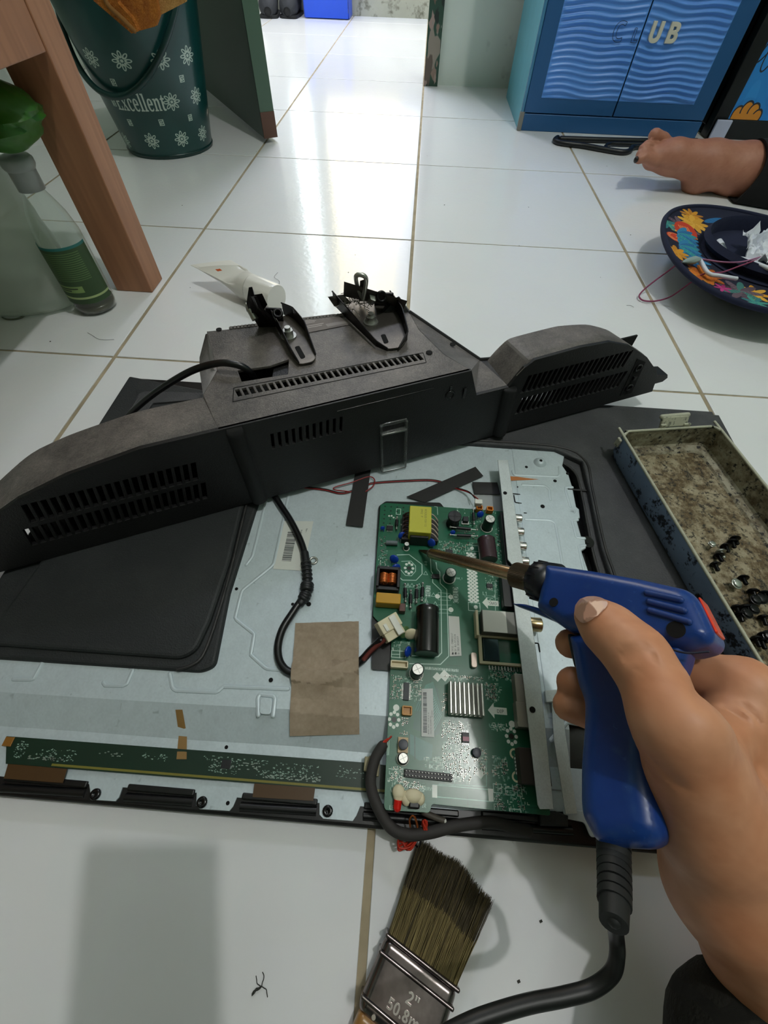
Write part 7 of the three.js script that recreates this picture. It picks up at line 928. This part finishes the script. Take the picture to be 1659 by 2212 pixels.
// ---------- bare foot of a second person ----------
{
  const t = thing('person', 'bare foot with dark toenails resting on its heel, in a black trouser leg', 'person', [0.63, 0, -1.2]);
  const z = -1.2; const lim = limb;
  const parts = [...lim([[0.8273, 0.033, -1.18], [0.7095, 0.042, -1.2], [0.6333, 0.0511, -1.2], [0.5507, 0.0591, -1.2], [0.5136, 0.0576, -1.2]], [0.055, 0.048, 0.040, 0.031, 0.024]), ...lim([[0.6272, 0.0191, -1.2], [0.647, 0.0377, -1.2]], [0.0285, 0.035])];
  const toes = [lim([[0.5446, 0.0657, -1.225], [0.5246, 0.0799, -1.225], [0.5004, 0.0899, -1.215]], [0.018, 0.0135, 0.0125]), lim([[0.5197, 0.0637, -1.205], [0.4882, 0.0756, -1.2], [0.4777, 0.0726, -1.192]], [0.014, 0.0095, 0.0085]), lim([[0.513, 0.0598, -1.195], [0.4831, 0.0686, -1.19], [0.4735, 0.0646, -1.183]], [0.014, 0.0095, 0.0085]), lim([[0.5102, 0.056, -1.185], [0.4839, 0.0619, -1.18], [0.4733, 0.0589, -1.175]], [0.014, 0.0098, 0.0088])];
  const field = (x, y, zz) => { let d = 1; for (const f of parts) d = smin(d, f(x, y, zz), 0.012); for (const F of toes) { let e = 1; for (const f of F) e = smin(e, f(x, y, zz), 0.004); d = smin(d, e, 0.002); } return d; };
  part('foot', mottled(netted(field, [0.44, -0.004, -1.29], [0.98, 0.19, -1.09], 0.004), [0.70, 0.49, 0.40], [0.63, 0.40, 0.31]), phys(0xffffff, 0.52, { vertexColors: true }), t);
  const nail = (p, s) => new THREE.SphereGeometry(1, 14, 10).scale(s[0], s[1], s[2]).translate(...p); part('toenail', nail([0.4641, 0.0597, -1.168], [0.0045, 0.006, 0.0055]), std(0x17100f, 0.35), t, false, 'dark painted toenail');
  const cz = -1.19, ring = (px, r, n = 40) => { const c = px; return Array.from({ length: n }, (_, i) => { const a = i / n * 2 * Math.PI; return [c[0] + 0.012 * Math.sin(a * 3) * 0.3 - 0.03 * Math.sin(a) * -0.4, Math.max(0.003, c[1] + r * Math.sin(a)), c[2] + r * 0.9 * Math.cos(a)]; }); };
  const c0 = [0.706, 0.0298, -1.19]; part('trouser_leg', loft([ring([c0[0] + 0.004, c0[1], c0[2]], 0.058), ring(c0, 0.068), ring([c0[0] + 0.06, c0[1] + 0.004, c0[2] + 0.02], 0.072), ring([c0[0] + 0.3, 0.09, c0[2] + 0.10], 0.082)], { cap: false, crease: 1 }), std(0x08080a, 0.95), t, false, 'black trouser leg');
}
// ---------- upturned embroidered hat with things in it ----------
{
  const c = [0.578, 0, -0.775]; const t = thing('embroidered_hat', 'navy cloth hat lying upside down, its brim embroidered with bright flowers', 'hat', c);
  const navy = std(0xffffff, 0.9, 0, { map: (() => { const g = noiseOf(210, 128); return texture(256, (u, v) => { const k = (g(u, v) - 0.5) * 0.05; return [0.055 + k, 0.085 + k, 0.20 + k]; }, { repeat: 10 }); })() });
  const emb = painted(1024, 1024, (x, w, h) => {
    x.fillStyle = '#0e1430'; x.fillRect(0, 0, w, h); const r = rngOf(8);
    const leaf = (px, py, a, L, W, col) => { x.save(); x.translate(px, py); x.rotate(a); x.fillStyle = col; x.beginPath(); x.ellipse(L / 2, 0, L / 2, W, 0, 0, 6.3); x.fill(); x.strokeStyle = 'rgba(255,255,255,0.18)'; x.lineWidth = 2; for (let k = 0; k < 6; k++) { x.beginPath(); x.moveTo(L * k / 6, -W * 0.8); x.lineTo(L * k / 6 + 8, W * 0.8); x.stroke(); } x.restore(); };
    const at = (deg, q) => [w / 2 + w / 2 * q * Math.cos(deg * R), h / 2 + h / 2 * q * Math.sin(deg * R)];
    for (let k = 0; k < 16; k++) { const d = 150 + k * 22.5; const spray = (deg, q, n, len, cols) => { const [px, py] = at(deg, q); for (let i = 0; i < n; i++) leaf(px, py, i / n * 6.283 + deg, len, len * 0.17, cols[i % cols.length]); };
      if (k % 4 === 0) spray(d, 0.87, 9, 66, ['#e39a1a', '#c97d12']); if (k % 4 === 1) { const [px, py] = at(d, 0.8); for (let i = 0; i < 7; i++) { leaf(px, py, d * R + Math.PI - 1.2 + i * 0.4, 130, 19, ['#1f6fa8', '#2a86b8', '#16607f'][i % 3]); } } if (k % 4 === 2) { const [px, py] = at(d, 0.78); x.fillStyle = '#d9401c'; x.beginPath(); x.ellipse(px, py, 58, 42, d * R, 0, 6.3); x.fill(); x.strokeStyle = '#f0a062'; x.lineWidth = 4; for (let i = 0; i < 6; i++) { x.beginPath(); x.ellipse(px, py, 10 + i * 8, 6 + i * 6, d * R, i, i + 3); x.stroke(); } spray(d + 16, 0.74, 8, 76, ['#e39a1a', '#f0b43a']); } if (k % 4 === 3) { spray(d, 0.78, 9, 92, ['#5b4754', '#6b5562', '#3e7f77']); spray(d - 9, 0.90, 7, 56, ['#3fa08f', '#2c7f86']); } }
    const spot = (deg, q, n, len, cols) => { const [px, py] = at(deg, q); for (let i = 0; i < n; i++) leaf(px, py, i / n * 6.283, len, len * 0.2, cols[i % cols.length]); };
    spot(174, 0.87, 9, 66, ['#e39a1a', '#d48a14']); spot(232, 0.76, 9, 84, ['#e5a52a', '#f0b43a']); { const [px, py] = at(214, 0.73); x.fillStyle = '#d9401c'; x.beginPath(); x.ellipse(px, py, 60, 84, 0.2, 0, 6.3); x.fill(); x.strokeStyle = '#f6b070'; x.lineWidth = 4; for (let i = 0; i < 6; i++) { x.beginPath(); x.moveTo(px - 30 + i * 10, py - 40); x.lineTo(px - 20 + i * 9, py + 40); x.stroke(); } } for (const d of [190, 196, 202, 184]) { const [px, py] = at(d, 0.78); for (let i = 0; i < 6; i++) leaf(px, py, -0.9 + i * 0.35, 110, 17, ['#2a86b8', '#1f6fa8', '#2f9aa0'][i % 3]); } spot(150, 0.8, 8, 88, ['#e07a18', '#c96412']); spot(136, 0.86, 6, 40, ['#cf2f86', '#b31f6c']);
  });
  const n = 72, ring = (r, y, k = 0) => Array.from({ length: n }, (_, i) => { const a = i / n * 2 * Math.PI, q = r * (1 + k * 0.04 * Math.sin(3 * a + 1)); return [c[0] + q * Math.cos(a), y + (k ? 0.006 * Math.sin(2 * a + 0.6) * k : 0) + 0.03 * (q / 0.17) * Math.sin(a + 2.4) * 0.0, c[2] + q * Math.sin(a) * 1.02]; });
  const brim = loft([ring(0.172, 0.054, 1), ring(0.150, 0.0505, 0.8), ring(0.122, 0.047, 0.4), ring(0.098, 0.044)], { cap: false, crease: 1 }); { const p = brim.attributes.position; for (let i = 0; i < p.count; i++) brim.attributes.uv.setXY(i, 0.5 + (p.getX(i) - c[0]) / 0.36, 0.5 - (p.getZ(i) - c[2]) / 0.36); }
  part('embroidered_brim', brim, std(0xffffff, 0.85, 0, { map: emb, bumpMap: grainBump, bumpScale: 0.001 }), t);
  part('brim_edge', tube(curve(ring(0.173, 0.0535, 1), true), 0.0042, 120, 8, true), navy, t);
  part('underside', loft([ring(0.172, 0.0520, 1), ring(0.150, 0.0485, 0.8), ring(0.100, 0.042)], { cap: false }), navy, t);
  part('crown', loft([ring(0.099, 0.046), ring(0.096, 0.030), ring(0.090, 0.010), ring(0.075, 0.003), ring(0.03, 0.0025)], { cap: true, crease: 1 }), navy, t);
  part('inner_band', loft([ring(0.097, 0.050), ring(0.104, 0.058), ring(0.098, 0.066), ring(0.094, 0.060), ring(0.092, 0.03)].map((l) => l.map((p) => [p[0] + 0.006, p[1], p[2] - 0.01])), { cap: false, crease: 1 }), navy, t);
  const ti = thing('tissue', 'crumpled white tissue lying in the upturned navy hat', 'tissue', [0.5632, 0.05, -0.7922]); const f = fbm(220, 5, 4, 0.6), rows = [];
  for (let j = 0; j <= 24; j++) { const row = []; for (let i = 0; i <= 24; i++) { const u = i / 24, v = j / 24, p = mix(mix([0.5417, 0.06, -0.8124], [0.593, 0.075, -0.8019], u), mix([0.5127, 0.058, -0.7152], [0.5664, 0.062, -0.7058], u), v); row.push([p[0] + (f(v, u) - 0.5) * 0.02, p[1] + 0.05 * Math.abs(f(u, v) - 0.5) + 0.01 * Math.sin(u * 9 + v * 5) * 0.5, p[2] + (f(u + 0.3, v) - 0.5) * 0.02]); } rows.push(row); }
  part('sheet', loft(rows, { closed: false, cap: false, crease: 0.35 }), std(0xdfe3ea, 0.8), ti);
  const wc = thing('charging_cable', 'white charging cable with a metal tip curling out of the navy hat', 'cord', [0.5098, 0.06, -0.7325]); const wm = std(0xd9dde6, 0.45); part('cord', tube([[0.4936, 0.062, -0.7723], [0.4936, 0.06, -0.7533], [0.4989, 0.06, -0.7372], [0.5132, 0.062, -0.727], [0.5247, 0.064, -0.7081], [0.5431, 0.064, -0.6878]], 0.0032, 50, 8), wm, wc); part('cord', tube([[0.4495, 0.056, -0.7313], [0.4479, 0.056, -0.6908], [0.4626, 0.056, -0.6841], [0.4811, 0.058, -0.674]], 0.003, 40, 8), wm, wc); part('metal_tip', rod([0.4941, 0.062, -0.7755], [0.4922, 0.061, -0.7571], 0.0045, 12), M.tin, wc); part('plug', rod([0.4925, 0.063, -0.7827], [0.493, 0.062, -0.7706], 0.005, 12), wm, wc);
  const st = thing('pink_string', 'thin pink braided string looping from the navy hat onto the tiles', 'string', [0.3948, 0.002, -0.7194]); const pink = std(0x8d3f5f, 0.8);
  part('strand', tube([[0.4446, 0.058, -0.7249], [0.422, 0.055, -0.7258], [0.4116, 0.034, -0.7348], [0.3909, 0.014, -0.7282], [0.3781, 0.006, -0.7159], [0.3775, 0.004, -0.7067], [0.385, 0.003, -0.7023], [0.4024, 0.004, -0.7024], [0.422, 0.012, -0.7039], [0.4378, 0.034, -0.703], [0.4453, 0.052, -0.6959], [0.4645, 0.06, -0.6872], [0.4947, 0.064, -0.7018], [0.529, 0.066, -0.7216], [0.5652, 0.066, -0.7406]], 0.0012, 160, 6), pink, st); part('strand', tube([[0.4522, 0.058, -0.7302], [0.4767, 0.06, -0.7198], [0.4995, 0.064, -0.7138], [0.5281, 0.068, -0.7229], [0.565, 0.068, -0.7436]], 0.0012, 60, 6), std(0xa16a8c, 0.8), st);
  part('toggle', loft([[0, 0.002], [0.3, 0.006], [0.7, 0.0075], [1, 0.003]].map(([s, q]) => { const p = mix([0.4194, 0.056, -0.7219], [0.4456, 0.06, -0.725], s); return Array.from({ length: 14 }, (_, i) => { const a = i / 14 * 6.283; return [p[0], p[1] + q * 0.7 * Math.sin(a), p[2] + q * Math.cos(a)]; }); }), { crease: 1 }), std(0x8a9c98, 0.6), st);
}
// ---------- in the hall: blue basket and dark shoes ----------
{
  const z0 = -3.37; const t = thing('basket', 'blue slotted plastic basket standing at the far wall beyond the doorway', 'basket', [-0.54, 0, -3.3]);
  const m = phys(0x1f52d8, 0.35), L = [-0.642, 0, -3.3101], Rr = [-0.4078, 0, -3.3276], w = Rr[0] - L[0];
  const holes = []; for (let j = 0; j < 2; j++) for (let k = 0; k < 8; k++) { const x = 0.045 + k * (w - 0.09) / 7, y = 0.075 + j * 0.1; holes.push([[x - 0.008, y], [x - 0.003, y - 0.008], [x + 0.003, y - 0.008], [x + 0.008, y], [x + 0.008, y + 0.08], [x - 0.008, y + 0.08]]); }
  const side = (ww, hs) => { const s = new THREE.Shape([[0.006, 0.004], [ww - 0.006, 0.004], [ww, 0.26], [0, 0.26]].map((p) => new THREE.Vector2(...p))); for (const h of hs) s.holes.push(new THREE.Path(h.map((p) => new THREE.Vector2(...p)))); return boxUV(new THREE.ExtrudeGeometry(s, { depth: 0.003, bevelEnabled: false })); };
  const zf = (L[2] + Rr[2]) / 2; part('side', side(w, holes).rotateX(0.06).translate(L[0], 0, zf), m, t); part('side', side(w, holes).rotateX(-0.06).translate(L[0], 0, zf - 0.17), m, t); part('side', side(0.17, []).rotateY(Math.PI / 2).translate(L[0], 0, zf), m, t); part('side', side(0.17, []).rotateY(Math.PI / 2).translate(Rr[0] - 0.003, 0, zf), m, t); part('bottom', box([(L[0] + Rr[0]) / 2, 0.004, zf - 0.085], w - 0.01, 0.004, 0.16, 0.001), m, t); part('rim', [box([(L[0] + Rr[0]) / 2, 0.25, zf + 0.014], w + 0.02, 0.016, 0.01, 0.003)], m, t);
  const shoe = (label, x, z, turn) => { const s = thing('shoe', label, 'shoe', [x, 0, z]); s.rotation.y = turn; s.scale.z = 0.78; const dk = std(0x0b0c0f, 0.7), gr = std(0x1f2126, 0.7);
    const sec = (zz, w2, h2, y) => Array.from({ length: 24 }, (_, i) => { const a = i / 24 * 2 * Math.PI; return [w2 * Math.cos(a), Math.max(0.004, y + h2 * Math.sin(a)), zz]; });
    part('upper', loft([sec(0.0, 0.02, 0.02, 0.025), sec(-0.02, 0.042, 0.036, 0.035), sec(-0.07, 0.048, 0.045, 0.045), sec(-0.13, 0.044, 0.065, 0.06), sec(-0.2, 0.042, 0.09, 0.08), sec(-0.25, 0.036, 0.09, 0.085)], { crease: 1 }), dk, s, true); part('toe_cap', loft([sec(0.003, 0.018, 0.016, 0.024), sec(-0.012, 0.04, 0.036, 0.034), sec(-0.055, 0.0495, 0.044, 0.04)], { cap: false, crease: 1 }), gr, s, true); part('sole', slab(rounded([[-0.046, 0.0], [0.046, 0.0], [0.048, -0.1], [0.04, -0.26], [-0.04, -0.26], [-0.048, -0.1]], 0.03), 0, 0.012, 0.002), dk, s, true); };
  shoe('dark shoe with a grey toe cap at the far wall, next to the door edge', [-0.8146, 0, -3.2496][0], [-0.7921, 0, -3.2556][2], 0.1); shoe('dark shoe with a grey toe cap standing right beside the blue basket', [-0.7195, 0, -3.2748][0], [-0.7195, 0, -3.2748][2], -0.05);
}
// stray hairs and crumbs on the tiles
{
  const r = rngOf(230), l = []; const wisp = (p, s, n = 5) => { const pts = []; let q = [p[0], 0.0008, p[2]], a = r() * 6.28; for (let k = 0; k < n; k++) { pts.push([q[0], 0.0006 + 0.0006 * r(), q[2]]); a += (r() - 0.5) * 2; q = [q[0] + s * Math.cos(a), 0, q[2] + s * Math.sin(a)]; } l.push(tube(pts, 0.00025, 24, 4)); };
  for (let k = 0; k < 6; k++) wisp([-0.0584, 0, 0.0947], 0.0016); wisp([0.3625, 0, -0.6846], 0.006, 3); wisp([-0.2259, 0, -0.7296], 0.016, 5); wisp([-0.4278, 0, -0.6914], 0.01, 4); wisp([-0.4606, 0, -0.5292], 0.012, 5); wisp([0.0838, 0, 0.0947], 0.004, 4);
  for (let k = 0; k < 40; k++) { const x = (r() - 0.5) * 1.6, z = -1.6 + 1.75 * r(), s = 0.0006 + 0.0012 * r(); l.push(plain([x, 0, z], s, 0.0004, s * 0.7, r() * 6)); }
  for (const p of [[-0.5032, 0, -0.5045], [0.4267, 0, -0.9522], [0.0615, 0, -1.0491], [0.0946, 0, 0.0827], [0.1117, 0, 0.0551]]) l.push(plain(p, 0.0018, 0.0006, 0.0012, 0.4));
  const o = structure('floor_crumbs', merge(l), std(0x33342e, 0.9)); o.userData = { kind: 'stuff', label: 'stray hairs and dark crumbs scattered on the white tiles', category: 'crumbs' };
}


renderer.render(scene, camera);
